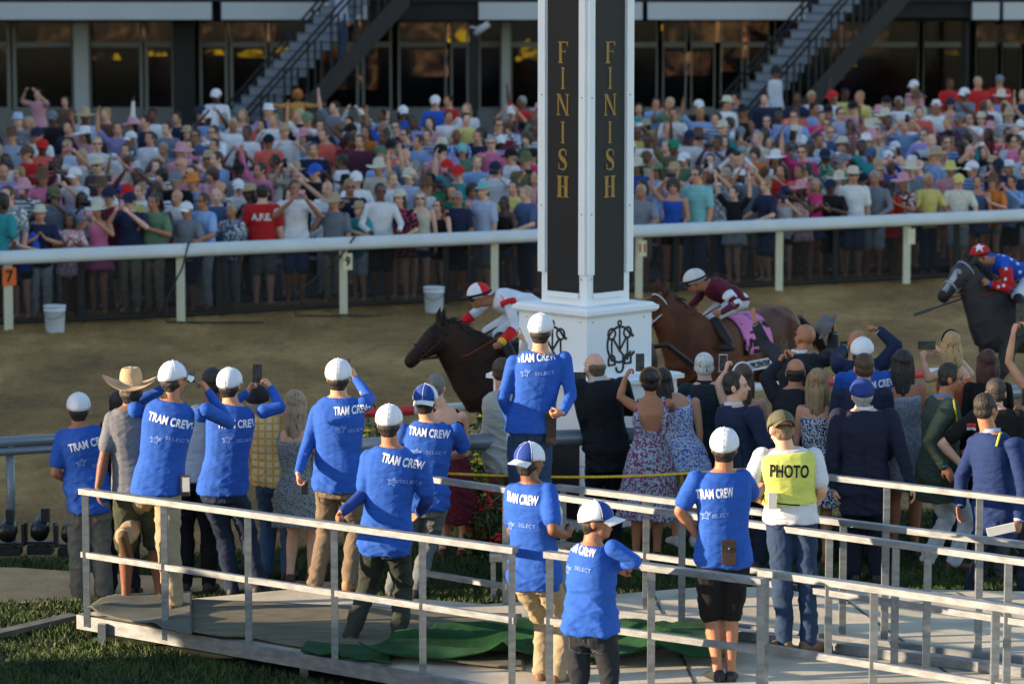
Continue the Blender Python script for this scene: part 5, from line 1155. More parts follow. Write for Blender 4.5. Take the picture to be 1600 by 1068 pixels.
phone(1130, 567, P21, lab="phone in white case held by the woman with white headband", Y=P21.lw.y + .04, col=rgb(190, 190, 195))
P20 = person("dark haired young man in navy suit, face turned to the right", at(1168, 890), 1.78, R(-24), dict(head=(1150, 605), lsh=(1134, 644, .13), rsh=(1178, 648, -.13), neck=(1146, 634), re=(1196, 695, 0), rw=(1190, 740, 1), pel=(1158, 745), look=(-40, 4, 0)), skin=SKL, top=('jacket', rgb(28, 40, 66)), under=('collar', rgb(196, 200, 208)), bottom=('pants', rgb(26, 34, 54)), hair=('short', HD), group=GS)
P22 = person("bald man in charcoal suit cheering with both arms thrown wide", at(1238, 835), 1.82, R(6), dict(head=(1258, 528), lsh=(1222, 562), rsh=(1290, 560), neck=(1250, 552), le=(1196, 540, 1), lw=(1182, 508, 0), lh=(1176, 488, 0), re=(1300, 552, 1), rw=(1302, 522, 0), rh=(1304, 500, 0), pel=(1255, 690), look=(24, 10, 0)),
    skin=SKM, top=('jacket', rgb(44, 46, 52)), under=('collar', rgb(206, 208, 214)), bottom=('pants', rgb(30, 32, 38)), hair=('bald', HD), hands=('o', 'g'), group=GS)
hq = P22.rw + V3((0, 0, .13)); r = empty("hat", tuple(hq)); tag(r, "grey flat hat waved in the air by the bald man", "hat")
m = M(); 
class _P: pass
hh = _P(); hh.H = 1.75; hh.head = V3((0, 0, -.1)); a = R(55); hh.HR = V3((math.cos(a), 0, math.sin(a))); hh.HF = V3((0, 1, 0)); hh.HU = V3((-math.sin(a), 0, math.cos(a)))
hat_mesh(hh, .040, .10, .2, .015).build("felt", HATM, r, smooth=True, color=rgb(96, 98, 106)); hatband(hh).build("band", HATM, r, smooth=True, color=rgb(60, 68, 82))
P23 = person("balding man in dark suit filming with both hands above his head", at(1238, 875), 1.74, R(-4), dict(head=(1243, 582), lsh=(1212, 618), rsh=(1272, 618), le=(1196, 590, 0), lw=(1216, 568, 1), lh=(1222, 555, 0), re=(1272, 590, 1), rw=(1240, 560, 0), rh=(1234, 550, 0), pel=(1240, 725)), skin=SKM, top=('jacket', rgb(28, 30, 40)), bottom=('pants', rgb(24, 26, 34)), hair=('fringe', HD), hands=('g', 'g'), group=GS)
phone(1225, 545, P23, lab="phone held up by the balding man in the dark suit", Y=P23.rw.y + .04)
P24 = person("woman with wavy blond hair, bare shoulders, navy and white floral dress", at(1274, 880), 1.68, R(-4), dict(head=(1277, 598), lsh=(1252, 640), rsh=(1304, 640), pel=(1278, 735)), skin=SKN, top=('dress', rgb(200, 204, 214), .5, .05), topmat=NAVFL, bottom=None, hair=('long', rgb(146, 116, 84)), female=True, group=GS, shoes=rgb(170, 110, 80))
P25 = person("broad man in navy suit and blue cap seen from behind", at(1352, 912), 1.76, R(0), dict(head=(1347, 618), lsh=(1310, 652), rsh=(1390, 652), le=(1300, 715, 0), lw=(1304, 762, 1), re=(1410, 712, 0), rw=(1424, 758, 0), pel=(1350, 765), girth=1.14), skin=SKL, top=('jacket', rgb(28, 32, 52)), under=('collar', rgb(200, 202, 210)), bottom=('pants', rgb(20, 22, 34)), hair=('undercap', HGR), hat=('cap', rgb(34, 56, 122), rgb(34, 56, 122), False), group=GS)
P28 = person("brown haired man in navy suit just behind the blue cap", at(1348, 885), 1.76, R(0), dict(head=(1350, 576), lsh=(1312, 618), rsh=(1382, 618), pel=(1348, 725)), skin=SKN, top=('jacket', rgb(26, 34, 58)), bottom=('pants', rgb(22, 26, 44)), hair=('short', HBR), group=GS)
P27 = person("crewman in blue shirt with CREW on his shoulder, half hidden by suits", at(1356, 868), 1.78, R(-14), dict(head=(1347, 553), lsh=(1316, 592), rsh=(1384, 590), pel=(1352, 705)), skin=SKM, top=('tee', BLUE), bottom=('pants', NAVY), hat=('cap', CW, CB, False), group=GC)
crew_print(P27, 1372, 600, .30, tw=8, select=False)
P26 = person("bald man in navy blazer raising one arm and pointing left", at(1345, 850), 1.80, R(4), dict(head=(1340, 538), lsh=(1312, 572), rsh=(1376, 572), re=(1400, 540, 0), rw=(1374, 516, 0), rh=(1356, 508, 0), le=(1306, 560, 1), lw=(1318, 545, 1), pel=(1345, 690)), skin=SKM, top=('jacket', rgb(28, 38, 66)), under=('collar', rgb(206, 208, 216)), bottom=('pants', NAVY), hair=('bald', HD), hands=('g', 'p'), group=GS)
phone(1319, 546, P26, lab="phone held up left of the bald man pointing left", Y=P26.lw.y + .03)
P29 = person("woman with long straight black hair in white lace dress", at(1412, 870), 1.70, R(-2), dict(head=(1410, 568), lsh=(1384, 608), rsh=(1438, 606), pel=(1416, 705)), skin=SKM, top=('dress', rgb(184, 190, 200), .55, .03), topmat=omat("white_lace", pattern=(rgb(140, 146, 158), 'spots', 55, .3), bump=.03), bottom=None, hair=('long', rgb(22, 18, 20)), female=True, group=GS)
P30 = person("blond woman in orange top and jeans filming, sunglasses on her head", at(1480, 862), 1.70, R(12), dict(head=(1484, 540), lsh=(1468, 584), rsh=(1514, 584), le=(1450, 592, 0), lw=(1444, 566, 0), lh=(1440, 550, 0), re=(1496, 560, 1), rw=(1466, 546, 1), pel=(1492, 690), look=(8, 0, 0)), skin=SKL, top=('tank', rgb(206, 104, 66)), bottom=('tight', rgb(50, 72, 104)), hair=('mid', HBL), hat=('band', rgb(20, 20, 22)), female=True, hands=('g', 'g'), group=GS)
phone(1448, 539, P30, lab="black phone held sideways by the blond woman in orange", land=True, Y=P30.lw.y + .04)
P34 = person("woman with dark red hair in black dress", at(1540, 870), 1.66, R(0), dict(head=(1543, 568), lsh=(1516, 606), rsh=(1572, 606), pel=(1545, 705)), skin=SKL, top=('long', rgb(20, 20, 24)), bottom=('pants', rgb(20, 20, 24)), hair=('mid', rgb(66, 26, 22)), female=True, group=GS)
P31 = person("man in green blazer and white trousers with yellow lanyard, facing right", at(1462, 888), 1.80, R(-78), dict(head=(1486, 592), lsh=(1460, 632, .12), rsh=(1482, 636, -.12), neck=(1474, 622), re=(1452, 690, -1), rw=(1476, 728, 0), le=(1470, 690, 1), lw=(1490, 730, 1), pel=(1466, 745), la=(1448, 876), ra=(1490, 878), look=(-12, -4, 0), hipyaw=-62, girth=1.12), skin=SKM, top=('jacket', rgb(54, 70, 62)), under=('collar', rgb(96, 130, 180)), bottom=('pants', rgb(212, 216, 226)), hair=('short', HD), group=GS, shoes=rgb(90, 60, 40))
P32 = person("man in black polo shirt with flag patches, hand on hip", at(1545, 905), 1.74, R(-10), dict(head=(1556, 615), lsh=(1522, 652), rsh=(1590, 650), le=(1472, 694, 0), lw=(1505, 728, 1), pel=(1556, 745)), skin=SKL, top=('tee', rgb(22, 22, 25)), bottom=('pants', rgb(60, 60, 62)), hair=('short', rgb(50, 42, 38)), group=GS)
for i, c in enumerate((rgb(200, 60, 60), rgb(206, 206, 210), rgb(50, 70, 150), rgb(205, 190, 60), rgb(40, 110, 60))):
    lettering(P32, P32.parts['top'], "", 1518 - (i > 1) * 2, 663 + i * 6, .075 if i < 4 else .04, .026, c, mesh=poly_mesh([[(-1, -.3), (1, -.3), (1, .3), (-1, .3)]]), name="flag_patch")
lettering(P32, P32.parts['top'], "1/S", 1541, 668, .11, .065, WHT, .02)
P33 = person("man in bright blue blazer with yellow lanyard walking right, papers in hand", at(1548, 948), 1.80, R(-30), dict(head=(1541, 640), lsh=(1526, 692, .09), rsh=(1586, 696, -.09), neck=(1548, 676), le=(1502, 745, 0), lw=(1500, 788, 0), re=(1600, 760, 0), rw=(1592, 812, -1), pel=(1556, 800), la=(1514, 930), ra=(1600, 925), look=(10, 0, 0), girth=.94), skin=SKM, top=('jacket', rgb(26, 46, 92)), under=('collar', rgb(150, 170, 205)), bottom=('pants', rgb(26, 30, 48)), hair=('short', HD), hands=('r', 'g'), group=GS)
LAN = mat("yellow_lanyard", rgb(214, 200, 60), .7)
for P_, pts, lb in ((P31, [(1484, 608), (1490, 625), (1494, 650), (1497, 690)], "yellow and green lanyard on the green blazer"), (P33, [(1568, 664), (1562, 678), (1556, 700)], "yellow lanyard over the blue blazer collar")):
    tp = P_.parts['top']; bt_ = BVHTree.FromPolygons([P_.org + v.co for v in tp.data.vertices], [tuple(p.vertices) for p in tp.data.polygons]); q = []
    for i in range(len(pts) - 1):
        for k in range(6):
            h = bt_.ray_cast(CAM, ray(pts[i][0] + (pts[i + 1][0] - pts[i][0]) * k / 6, pts[i][1] + (pts[i + 1][1] - pts[i][1]) * k / 6).normalized())
            if h[0]: q.append(h[0] + V3((0, -.004, 0)))
    if len(q) > 2: o = M().tube(q, .010, 6).build("lanyard", LAN, smooth=True); tag(o, lb, "lanyard")
q = YP(1566, 826, P33.rw.y - .05); o = M().box((0, 0, 0), (.02, .012, .02)).beam((.1, 0, .02), (-.12, 0, -.03), .02, .07).build("folded_papers", solid(rgb(205, 205, 200))); o.location = q; tag(o, "folded papers held by the man in the bright blue blazer", "papers")
P35 = person("woman at the right edge raising a phone, blue bracelet on her wrist", at(1622, 880), 1.68, R(10), dict(head=(1624, 560), lsh=(1606, 612), rsh=(1650, 612), le=(1576, 565, 0), lw=(1583, 522, 0), lh=(1588, 500, 0), re=(1620, 540, 1), rw=(1602, 505, 1), pel=(1622, 710)), skin=SKN, top=('tank', rgb(30, 30, 34)), bottom=('tight', rgb(30, 30, 34)), hair=('long', HD), female=True, hands=('g', 'g'), group=GS)
phone(1594, 488, P35, lab="phone raised at the right edge of the lawn crowd", Y=P35.lw.y + .04)
P36 = person("person in dark green dress at the right edge", at(1612, 900), 1.70, R(0), dict(head=(1616, 600), lsh=(1592, 640), rsh=(1640, 640), pel=(1614, 740)), skin=SKM, top=('dress', rgb(20, 84, 76), .6, .06), bottom=None, hair=('mid', HBR), female=True, group=GS)

ST = rgb(70, 84, 112); DK = rgb(24, 34, 54)
for P_, a, b, c in ((P4, (327, 778), (372, 776), rgb(20, 28, 44)), (P11, (812, 690), (846, 690), rgb(30, 46, 72)), (P15, (1212, 812), (1262, 814), DK), (P8, (578, 866), (622, 870), rgb(30, 32, 30)), (P7, (506, 778), (552, 780), rgb(74, 64, 52)), (P13, (905, 1005), (938, 1005), rgb(70, 72, 78)), (P9, (640, 802), (684, 802), rgb(70, 74, 78))):
    pocket(P_, a[0], a[1], c); pocket(P_, b[0], b[1], c)
belt(P11, rgb(120, 74, 44)); belt(P15, rgb(40, 34, 30)); belt(P14, rgb(90, 70, 48)); belt(P3, rgb(60, 44, 34)); belt(P4, rgb(34, 28, 26))
for P_, x, y0, y1 in ((P16, 942, 600, 705), (P19, 1102, 606, 720), (P25, 1350, 660, 800), (P28, 1348, 620, 640), (P20, 1158, 650, 740)): vent(P_, x, y0, y1)
# ================================================================== HORSES AND JOCKEYS
def coat(name, c1, c2, sc_=2.5):
    return mat(name, c1, .6, col2=c2, scale=sc_, bump=.004, bscale=90, spec=.22, sharp=(.35, .65))
def horse(label, wx, wy, s, yaw, headpts, cm, mane_c, legs_c, blaze=None, muzzle=None, tack=rgb(40, 26, 20), cloth=None, noseband=None, hs=1.0, nk=1.0):
    """wx, wy withers pixel, s pixels per metre, yaw: 0 = running to the left across the picture, + turns it towards the camera"""
    w_ = Q(wx, wy, s); Y0 = w_.y; base = V3((w_.x, Y0, 0)); root = empty("racehorse", base); tag(root, label, "horse", "racehorses running past the finish post")
    c, s_ = math.cos(R(yaw)), math.sin(R(yaw)); fw = V3((-c, -s_, 0)); sd = V3((s_, -c, 0))    # forward, and the horse's near (camera) side
    wz = w_.z
    def B(f, z, y=0.0): return base + fw * f + V3((0, 0, z - 1.58 + wz)) + sd * y
    (px, py, po), (mx, my, mo), (nx_, ny_, no) = headpts      # poll, mid head, nose with depth offsets
    poll = YP(px, py, Y0 + po); mid = YP(mx, my, Y0 + mo); nose = YP(nx_, ny_, Y0 + no)
    m = M(); T = lambda pts, r: m.tube(pts, r, 16, ends=True)
    # trunk
    rr = []
    for f, z, ry, rz in ((.52, 1.12, .10, .14), (.42, 1.16, .21, .27), (.25, 1.18, .255, .33), (.0, 1.20, .275, .36), (-.35, 1.19, .30, .345), (-.75, 1.23, .29, .31), (-1.05, 1.27, .275, .30), (-1.3, 1.30, .25, .27), (-1.5, 1.26, .17, .22), (-1.58, 1.24, .08, .12)):
        rr.append((B(f, z), sd, V3((0, 0, 1)), ry, rz))
    m.rings(rr, 24, 2.2)
    # neck: deep at the shoulder, slim at the throat
    nb = B(.34, 1.20); q = [B(.05, 1.26), nb.lerp(poll, .25), nb.lerp(poll, .55), nb.lerp(poll, .82), poll + (nose - poll).normalized() * .02]
    for i in range(4):
        pass
    ax = (poll - nb).normalized(); dn = V3((0, 0, -1)); dn = (dn - ax * dn.dot(ax)).normalized(); latn = ax.cross(dn).normalized()
    rr = []
    for t, rw, rh in ((-.12, .22, .42), (.0, .20, .40), (.25, .16, .34), (.5, .125, .28), (.75, .10, .215), (1.0, .08, .155)):
        rr.append((nb.lerp(poll, t) + dn * (.04 * t), latn, dn, rw * nk, rh * nk))
    m.rings(rr, 20, 2.2)
    # head
    hd = (nose - poll).normalized(); fr = V3((0, 0, 1)); fr = (fr - hd * fr.dot(hd)).normalized(); lt = hd.cross(fr).normalized()
    up_ = dn * -1; fr = (up_ - hd * up_.dot(hd)); fr = (fr + V3((0, 0, .6)) - hd * V3((0, 0, .6)).dot(hd)).normalized(); lt = hd.cross(fr).normalized()
    hl = (nose - poll).length; hw = lambda t, f_=0, l_=0: poll + hd * (hl * t) + fr * f_ + lt * l_
    rr = [(hw(t, f_), lt, fr, a * hs, b * hs) for t, f_, a, b in ((-.06, -.03, .05, .07), (.06, -.035, .085, .12), (.2, -.045, .095, .145), (.36, -.04, .088, .135), (.5, -.03, .068, .105), (.66, -.022, .056, .082), (.8, -.02, .055, .072), (.92, -.025, .056, .066), (1.0, -.03, .045, .05), (1.03, -.03, .02, .025))]
    m.rings(rr, 20, 2.3)
    for sx in (-1, 1):
        m.ell(hw(.22, -.09, sx * .055), (.07, .05, .09), None, 10, 8); m.ell(hw(.30, .045, sx * .075), (.03, .03, .03), None, 8, 6)
        e0 = hw(-.02, .045, sx * .055); e1 = e0 + (fr * .75 + hd * -.65 + lt * sx * .15).normalized() * .085; e2 = e0 + (fr * .7 + hd * -.75 + lt * sx * .05).normalized() * .17
        m.tube([e0, e1, e2], [.03, .034, .006], 8, ends=True)
    # quarters and legs, galloping
    def leg(pts, rad): m.tube(pts, rad, 12, ends=True)
    gz = -wz + 1.58
    for y_, ph in ((.16, 0), (-.16, 1)):
        if ph == 0: fp = [(.30, 1.15), (.36, .78), (.48, .50), (.34, .30), (.22, .22)]
        else: fp = [(.30, 1.15), (.30, .80), (.30, .52), (.32, .2 + gz), (.36, .07 + gz)]
        P_ = [B(f, z, y_ * (1 if k_ < 2 else .8)) for k_, (f, z) in enumerate(fp)]; leg(P_, [.13, .085, .05, .034, .04])
        if ph == 0: hp = [(-1.2, 1.22), (-.98, .86), (-1.35, .56), (-1.2, .24 + gz), (-1.12, .09 + gz)]
        else: hp = [(-1.2, 1.22), (-1.1, .88), (-1.55, .66), (-1.75, .40), (-1.85, .28)]
        P_ = [B(f, z, y_) for f, z in hp]; leg(P_, [.22, .15, .062, .038, .042])
    m.ell(B(-1.15, 1.22, .12), (.26, .2, .28)); m.ell(B(-1.15, 1.22, -.12), (.26, .2, .28)); m.ell(B(.26, 1.12, .13), (.16, .14, .26)); m.ell(B(.26, 1.12, -.13), (.16, .14, .26))
    me = m.remesh("horse_body", .014, 5, .5, disp=(.013, 4.5, 4.0, wx)); me.transform(Matrix.Translation(-base))
    e = M(); e.cur = 1
    for sx in (-1, 1): e.ell(hw(.31, .030, sx * .088 * hs), (.019, .019, .019), None, 8, 6); e.ell(hw(.95, -.012, sx * .048), (.014, .012, .014), None, 8, 6)
    for q_ in e.v: q_ -= np.array(base)
    join_into(me, e); body = link("horse_body", me, root, [cm, DARK])
    # mane
    mm = M(); rnd = random.Random(int(wx))
    for i in range(150):
        t = rnd.uniform(.12, 1.05); p0 = nb.lerp(poll, t) - dn * (.30 - .17 * t) + latn * rnd.uniform(-.025, .025) + dn * .045
        d = (-dn * rnd.uniform(.3, 1.0) - ax * rnd.uniform(.1, .9) + latn * rnd.gauss(0, .5)).normalized(); l = rnd.uniform(.07, .17)
        mm.tube([p0, p0 + d * l * .5, p0 + d * l - V3((0, 0, .05))], [.014, .011, .002], 5)
    o = mm.build("mane", HAIR, root, smooth=True, color=mane_c); o.data.transform(Matrix.Translation(-base))
    tl = M(); tb = B(-1.56, 1.38)
    for i in range(16):
        k_ = rnd.uniform(-1, 1); tl.tube([tb, tb - fw * .18 + V3((0, 0, .02)), tb - fw * .5 + sd * k_ * .08 - V3((0, 0, .22)), tb - fw * .75 + sd * k_ * .14 - V3((0, 0, .5 + .1 * k_))], [.025, .03, .022, .005], 6)
    o = tl.build("tail", HAIR, root, smooth=True, color=mane_c); o.data.transform(Matrix.Translation(-base))
    # bridle and reins
    br = M()
    def band(t, a, b, f_, th=.009): br.tube([hw(t, f_ + hs * b * math.sin(R(q_)), hs * a * math.cos(R(q_))) for q_ in range(0, 361, 24)], th, 6)
    band(.62, .064, .092, -.022, .011); band(.06, .092, .128, -.035)
    for sx in (-1, 1): br.tube([hw(.06, -.02, sx * .093), hw(.3, -.055, sx * .1), hw(.62, -.06, sx * .066), hw(.78, -.055, sx * .062)], .008, 6)
    o = br.build("bridle", LEATHER, root, smooth=True, color=noseband or tack); o.data.transform(Matrix.Translation(-base))
    bt = M().tube([hw(.80, -.06 + .03 * math.sin(R(q_)), .07) + hd * .03 * math.cos(R(q_)) for q_ in range(0, 361, 30)], .005, 6); o2 = bt.build("bit_ring", ALU, o, smooth=True); o2.data.transform(Matrix.Translation(-base))
    hnd = B(.12, 1.72, .12)
    rn = M()
    for sx in (1, -1): rn.tube([hw(.8, -.06, sx * -.07 * -1), nb.lerp(poll, .55) + sd * .13 * sx + dn * .05, B(.12, 1.70, .14 * sx)], .010, 6)
    o = rn.build("reins", LEATHER, root, smooth=True, color=rgb(110, 48, 34) if blaze != 'w' else rgb(60, 40, 30)); o.data.transform(Matrix.Translation(-base))
    if blaze:
        pass
    # saddle and cloth draped over the back
    def drape(f0, f1, ztop, zlow, col, nm, rad, pm=CLOTH, thick=.012, slant=0.0):
        V = []; nf, na = 14, 18
        for lay in (0, thick):
            for i in range(nf + 1):
                f = f0 + (f1 - f0) * i / nf; sy = float(np.interp(-f, [-.4, 0, .35, .75, 1.05, 1.3], [.22, .275, .30, .29, .275, .25])); sz = float(np.interp(-f, [-.4, 0, .35, .75, 1.05, 1.3], [.28, .36, .345, .31, .30, .27])); zc = float(np.interp(-f, [-.4, 0, .35, .75, 1.05, 1.3], [1.16, 1.20, 1.19, 1.23, 1.27, 1.30]))
                for j in range(na + 1):
                    a = R(-rad + 2 * rad * j / na); V.append(tuple(B(f + slant * abs(math.sin(a)), zc + (sz + .014 + lay) * math.cos(a), (sy + .014 + lay) * math.sin(a)) - base))
        w2 = na + 1; n2 = (nf + 1) * w2; F_ = []
        for i in range(nf):
            for j in range(na): q_ = i * w2 + j; F_ += [(q_, q_ + 1, q_ + w2 + 1, q_ + w2), (q_ + n2, q_ + n2 + w2, q_ + n2 + w2 + 1, q_ + n2 + 1)]
        ed = [(j, j + 1) for j in range(na)] + [(nf * w2 + j + 1, nf * w2 + j) for j in range(na)] + [((i + 1) * w2, i * w2) for i in range(nf)] + [(i * w2 + na, (i + 1) * w2 + na) for i in range(nf)]
        F_ += [(b, a, a + n2, b + n2) for a, b in ed]
        o = M().add(V, F_).build(nm, pm, root, smooth=True, color=col); return o
    h = Pose(); h.root, h.base, h.B, h.fw, h.sd, h.hw = root, base, B, fw, sd, hw; h.drape = drape; h.body = body; h.wz = wz; h.org = base
    return h
BAYD = coat("dark_bay_coat", rgb(26, 15, 11), rgb(54, 31, 22)); BAY = coat("bay_coat", rgb(66, 34, 20), rgb(100, 56, 34)); GRY = coat("dark_grey_coat", rgb(32, 29, 30), rgb(62, 58, 60), 2.2)
h1 = horse("dark bay racehorse in the lead, head low and stretched out, left of the finish post", 812, 526, 157, 30, ((692, 512, -.42), (660, 540, -.50), (634, 566, -.58)), BAYD, rgb(14, 12, 12), None)
h2 = horse("bay racehorse with pink and black saddle cloth right of the finish post", 1118, 492, 147, 54, ((1032, 466, -.5), (1014, 482, -.62), (996, 512, -.7)), BAY, rgb(24, 16, 14), None, noseband=rgb(200, 202, 210))
h3 = horse("dark grey racehorse with dappled face at the right edge", 1588, 450, 137, 42, ((1511, 416, -.35), (1490, 442, -.44), (1470, 466, -.52)), GRY, rgb(16, 16, 19), None, noseband=rgb(150, 160, 180), hs=1.22, nk=.84)
# pale blaze and dapples on the grey's face
m = M(); V = []
FACEG = mat("pale_grey_blaze", rgb(110, 112, 118), .6, scale=14, col2=rgb(168, 170, 176), sharp=(.4, .6))
rr = [(h3.hw(t, f_, 0), a) for t, f_, a in ((.12, .110, .03), (.3, .128, .045), (.5, .101, .035), (.7, .080, .028), (.86, .067, .035))]
for c, a in rr:
    for u in (-1, -.5, 0, .5, 1): V.append(tuple(c + (h3.hw(0, 0, 1) - h3.hw(0, 0, 0)) * a * u + (h3.hw(0, 1, 0) - h3.hw(0, 0, 0)) * (.006 - .012 * u * u) - h3.base))
m.add(V, [(i * 5 + j, i * 5 + j + 1, (i + 1) * 5 + j + 1, (i + 1) * 5 + j) for i in range(4) for j in range(4)]); m.build("face_blaze", FACEG, h3.root, smooth=True)
# saddle cloths
h1.drape(-.02, -.55, 0, 0, rgb(150, 150, 60), "saddle_cloth", 62); 
c2 = h2.drape(-.12, -.66, 0, 0, rgb(200, 116, 170), "saddle_cloth", 96, pm=omat("pink_black_cloth", pattern=(rgb(22, 20, 26), 'blobs', 5.5, .58), bump=.004))
def side_patch(h, name, f0, f1, z0, z1, col, txt=None, tcol=None, tsz=.1, off=.02, thick=.006):
    """flat patch on the near side of the cloth"""
    bt = BVHTree.FromPolygons([v.co + h.base for v in c2.data.vertices], [tuple(p.vertices) for p in c2.data.polygons]); V = []
    def hit(f, z, o_):
        p = h.B(f, z, 1.2); r = bt.ray_cast(p, -h.sd); q = r[0] if r[0] else h.B(f, z, .31)
        return q + h.sd * o_
    n = 8
    for j in range(3):
        for i in range(n + 1): V.append(tuple(hit(f0 + (f1 - f0) * i / n, z0 + (z1 - z0) * j / 2, .004) - h.base))
    F_ = [(j * (n + 1) + i, j * (n + 1) + i + 1, (j + 1) * (n + 1) + i + 1, (j + 1) * (n + 1) + i) for j in range(2) for i in range(n)]
    o = M().add(V, F_).build(name, solid(col), c2)
    if txt:
        me = text_mesh(txt, tsz, .004, 1.0, 0); xs = [v.co.x for v in me.vertices]; W_ = max(xs) - min(xs); mx = (max(xs) + min(xs)) / 2
        for v in me.vertices:
            f = (f0 + f1) / 2 - (v.co.x - mx) * (abs(f1 - f0) * .86 / W_); z = (z0 + z1) / 2 + v.co.y; v.co = hit(f, z, .010) - h.base
        link("lettering", me, o, [solid(tcol)], smooth=False)
side_patch(h2, "name_strip", -.14, -.64, .98, 1.09, rgb(206, 208, 214), "EPICENTER", rgb(26, 28, 44), .085)
side_patch(h2, "number_block", -.26, -.52, 1.16, 1.40, rgb(20, 18, 22))
h3.drape(-.05, -.6, 0, 0, rgb(190, 192, 200), "saddle_cloth", 88)
stp = M(); stp.tube([h1.B(-.05, 1.50, .25), h1.B(.0, 1.36, .30), h1.B(-.02, 1.22, .31)], .022, 6); o = stp.build("girth_strap", CLOTH, h1.root, smooth=True, color=rgb(196, 160, 60)); o.data.transform(Matrix.Translation(-h1.base))
GJ = "jockeys crouching on the racehorses"
def jockey(label, h, base_y, J, yaw, top, hat1, hat2, sleeves=None, pants=rgb(200, 204, 214), look=(0, 0, 0), under=None, H=1.60):
    base = V3((h.base.x + .5, base_y, .35)); J = dict(J); J['look'] = look
    P = person(label, base, H, R(yaw), J, skin=SKM, top=top, bottom=('tight', pants), hair=None, shoes=None, hands=('g', 'g'), group=GJ, vox=.010, under=under, wr=.006, hem=.02)
    org = P.org; m = M(); k = P.H / 1.75
    V = []; nu, nv = 28, 10
    for j in range(nv + 1):
        for i in range(nu):
            a = 2 * math.pi * i / nu; th = j / nv * R(98); V.append(tuple(hp_(P, .104 * math.sin(th) * math.cos(a), .130 * math.sin(th) * math.sin(a) - .006, .118 * math.cos(th) + .034)))
    F_ = [(j * nu + i, (j + 1) * nu + i, (j + 1) * nu + (i + 1) % nu, j * nu + (i + 1) % nu) for j in range(nv) for i in range(nu)] + [tuple(nv * nu + i for i in range(nu))]
    m.add(V, F_); nn = len(F_) - 1; m.mi = [(1 if (i % nu) // (nu // 4) % 2 else 0) for i in range(nn)] + [0]
    put("helmet", m.mesh("t"), P.root, [solid(hat1), solid(hat2)], None, org)
    m = M(); m.tube([hp_(P, .108 * math.cos(a), .133 * math.sin(a) - .006, .040) for a in [2 * math.pi * q / 20 for q in range(21)]], .012, 8); m.ell(hp_(P, 0, .135, .035), (.075, .03, .012), HM(P)); gg = put("helmet_band", m.mesh("t"), P.root, [solid(rgb(24, 22, 24))], None, org)
    m = M(); m.ell(hp_(P, 0, .092, .010), (.075, .028, .034), HM(P)); put("goggles", m.mesh("t"), P.root, GLASSES, None, org)
    for kn, an in ((P.lk, P.la), (P.rk, P.ra)):
        m = M(); m.tube([kn.lerp(an, .18), kn.lerp(an, .5), an], [.076 * k, .072 * k, .056 * k], 12, ends=True); m.ell(an + P.fw * .07 - V3((0, 0, .045)) if hasattr(P, 'fw') else an + h.fw * .07 - V3((0, 0, .045)), (.11, .045, .04)); put("riding_boot", m.remesh("t", .010, 3), P.root, LEATHER, rgb(30, 26, 26), org)
    return P
WJ = rgb(206, 210, 222)
J1 = jockey("jockey in white and red silks with red and white quartered helmet", h1, h1.base.y + .05, dict(pel=(838, 480, 0), lsh=(794, 471, -.16), rsh=(768, 466, .16), neck=(772, 466, -.02), head=(748, 464, -.05), le=(806, 512, -1), lw=(784, 534, -1), lh=(776, 540, 0), re=(738, 492, -1), rw=(719, 508, 0), rh=(712, 514, 0),
    lk=(778, 522, -1), la=(800, 556, -1), rk=(762, 518, 1), ra=(790, 550, 1)), 90 + 34, ('long', WJ), rgb(196, 30, 40), rgb(210, 212, 220), look=(8, -14, 0))
J2 = jockey("jockey in maroon silks and dusty white helmet holding a whip", h2, h2.base.y + .05, dict(pel=(1150, 468, 0), lsh=(1126, 448, -.16), rsh=(1104, 440, .16), neck=(1106, 444, -.02), head=(1086, 441, -.05), le=(1150, 474, -1), lw=(1128, 488, -1), lh=(1120, 488, 0), re=(1092, 465, -1), rw=(1078, 478, 0), rh=(1070, 480, 0),
    lk=(1112, 496, -1), la=(1140, 536, -1), rk=(1106, 494, 1), ra=(1134, 530, 1)), 90 + 34, ('long', rgb(86, 24, 44)), rgb(190, 190, 188), rgb(196, 196, 194), look=(4, -18, 0))
J3 = jockey("jockey in blue and red silks with white stars, red helmet", h3, h3.base.y + .05, dict(pel=(1604, 432, 0), lsh=(1570, 416, -.17), rsh=(1548, 402, .15), neck=(1552, 408, -.02), head=(1531, 401, -.10), le=(1577, 450, -1), lw=(1546, 443, -1), lh=(1534, 436, 0), re=(1534, 425, -1), rw=(1524, 432, 0), rh=(1518, 434, 0),
    lk=(1588, 462, -1), la=(1606, 490, -1), rk=(1570, 455, 1), ra=(1600, 486, 1)), 90 + 40, ('long', rgb(32, 78, 178)), rgb(180, 28, 36), rgb(180, 28, 36), look=(30, -10, 0))
def bands(P, lst):
    for nm, a, b, t0, t1, r0, r1, col in lst:
        m = M(); m.tube([a.lerp(b, t0), a.lerp(b, (t0 + t1) / 2), a.lerp(b, t1)], [r0, (r0 + r1) / 2, r1], 16); put(nm, m.mesh("t"), P.root, CLOTH, col, P.org)
RED = rgb(196, 30, 40)
bands(J1, [("red_cuff", J1.le, J1.lw, .25, 1.0, .060, .042, RED), ("red_cuff", J1.re, J1.rw, .05, 1.0, .060, .042, RED), ("yellow_wristband", J1.le, J1.lw, .92, 1.06, .046, .044, rgb(214, 180, 60)), ("yellow_wristband", J1.re, J1.rw, .92, 1.06, .046, .044, rgb(214, 180, 60)), ("red_armband", J1.lsh, J1.le, -.05, .12, .082, .080, RED)])
bands(J2, [("white_armband", J2.lsh, J2.le, .45, .75, .070, .066, WJ), ("white_cuff", J2.lsh, J2.le, .98, 1.12, .062, .060, WJ)])
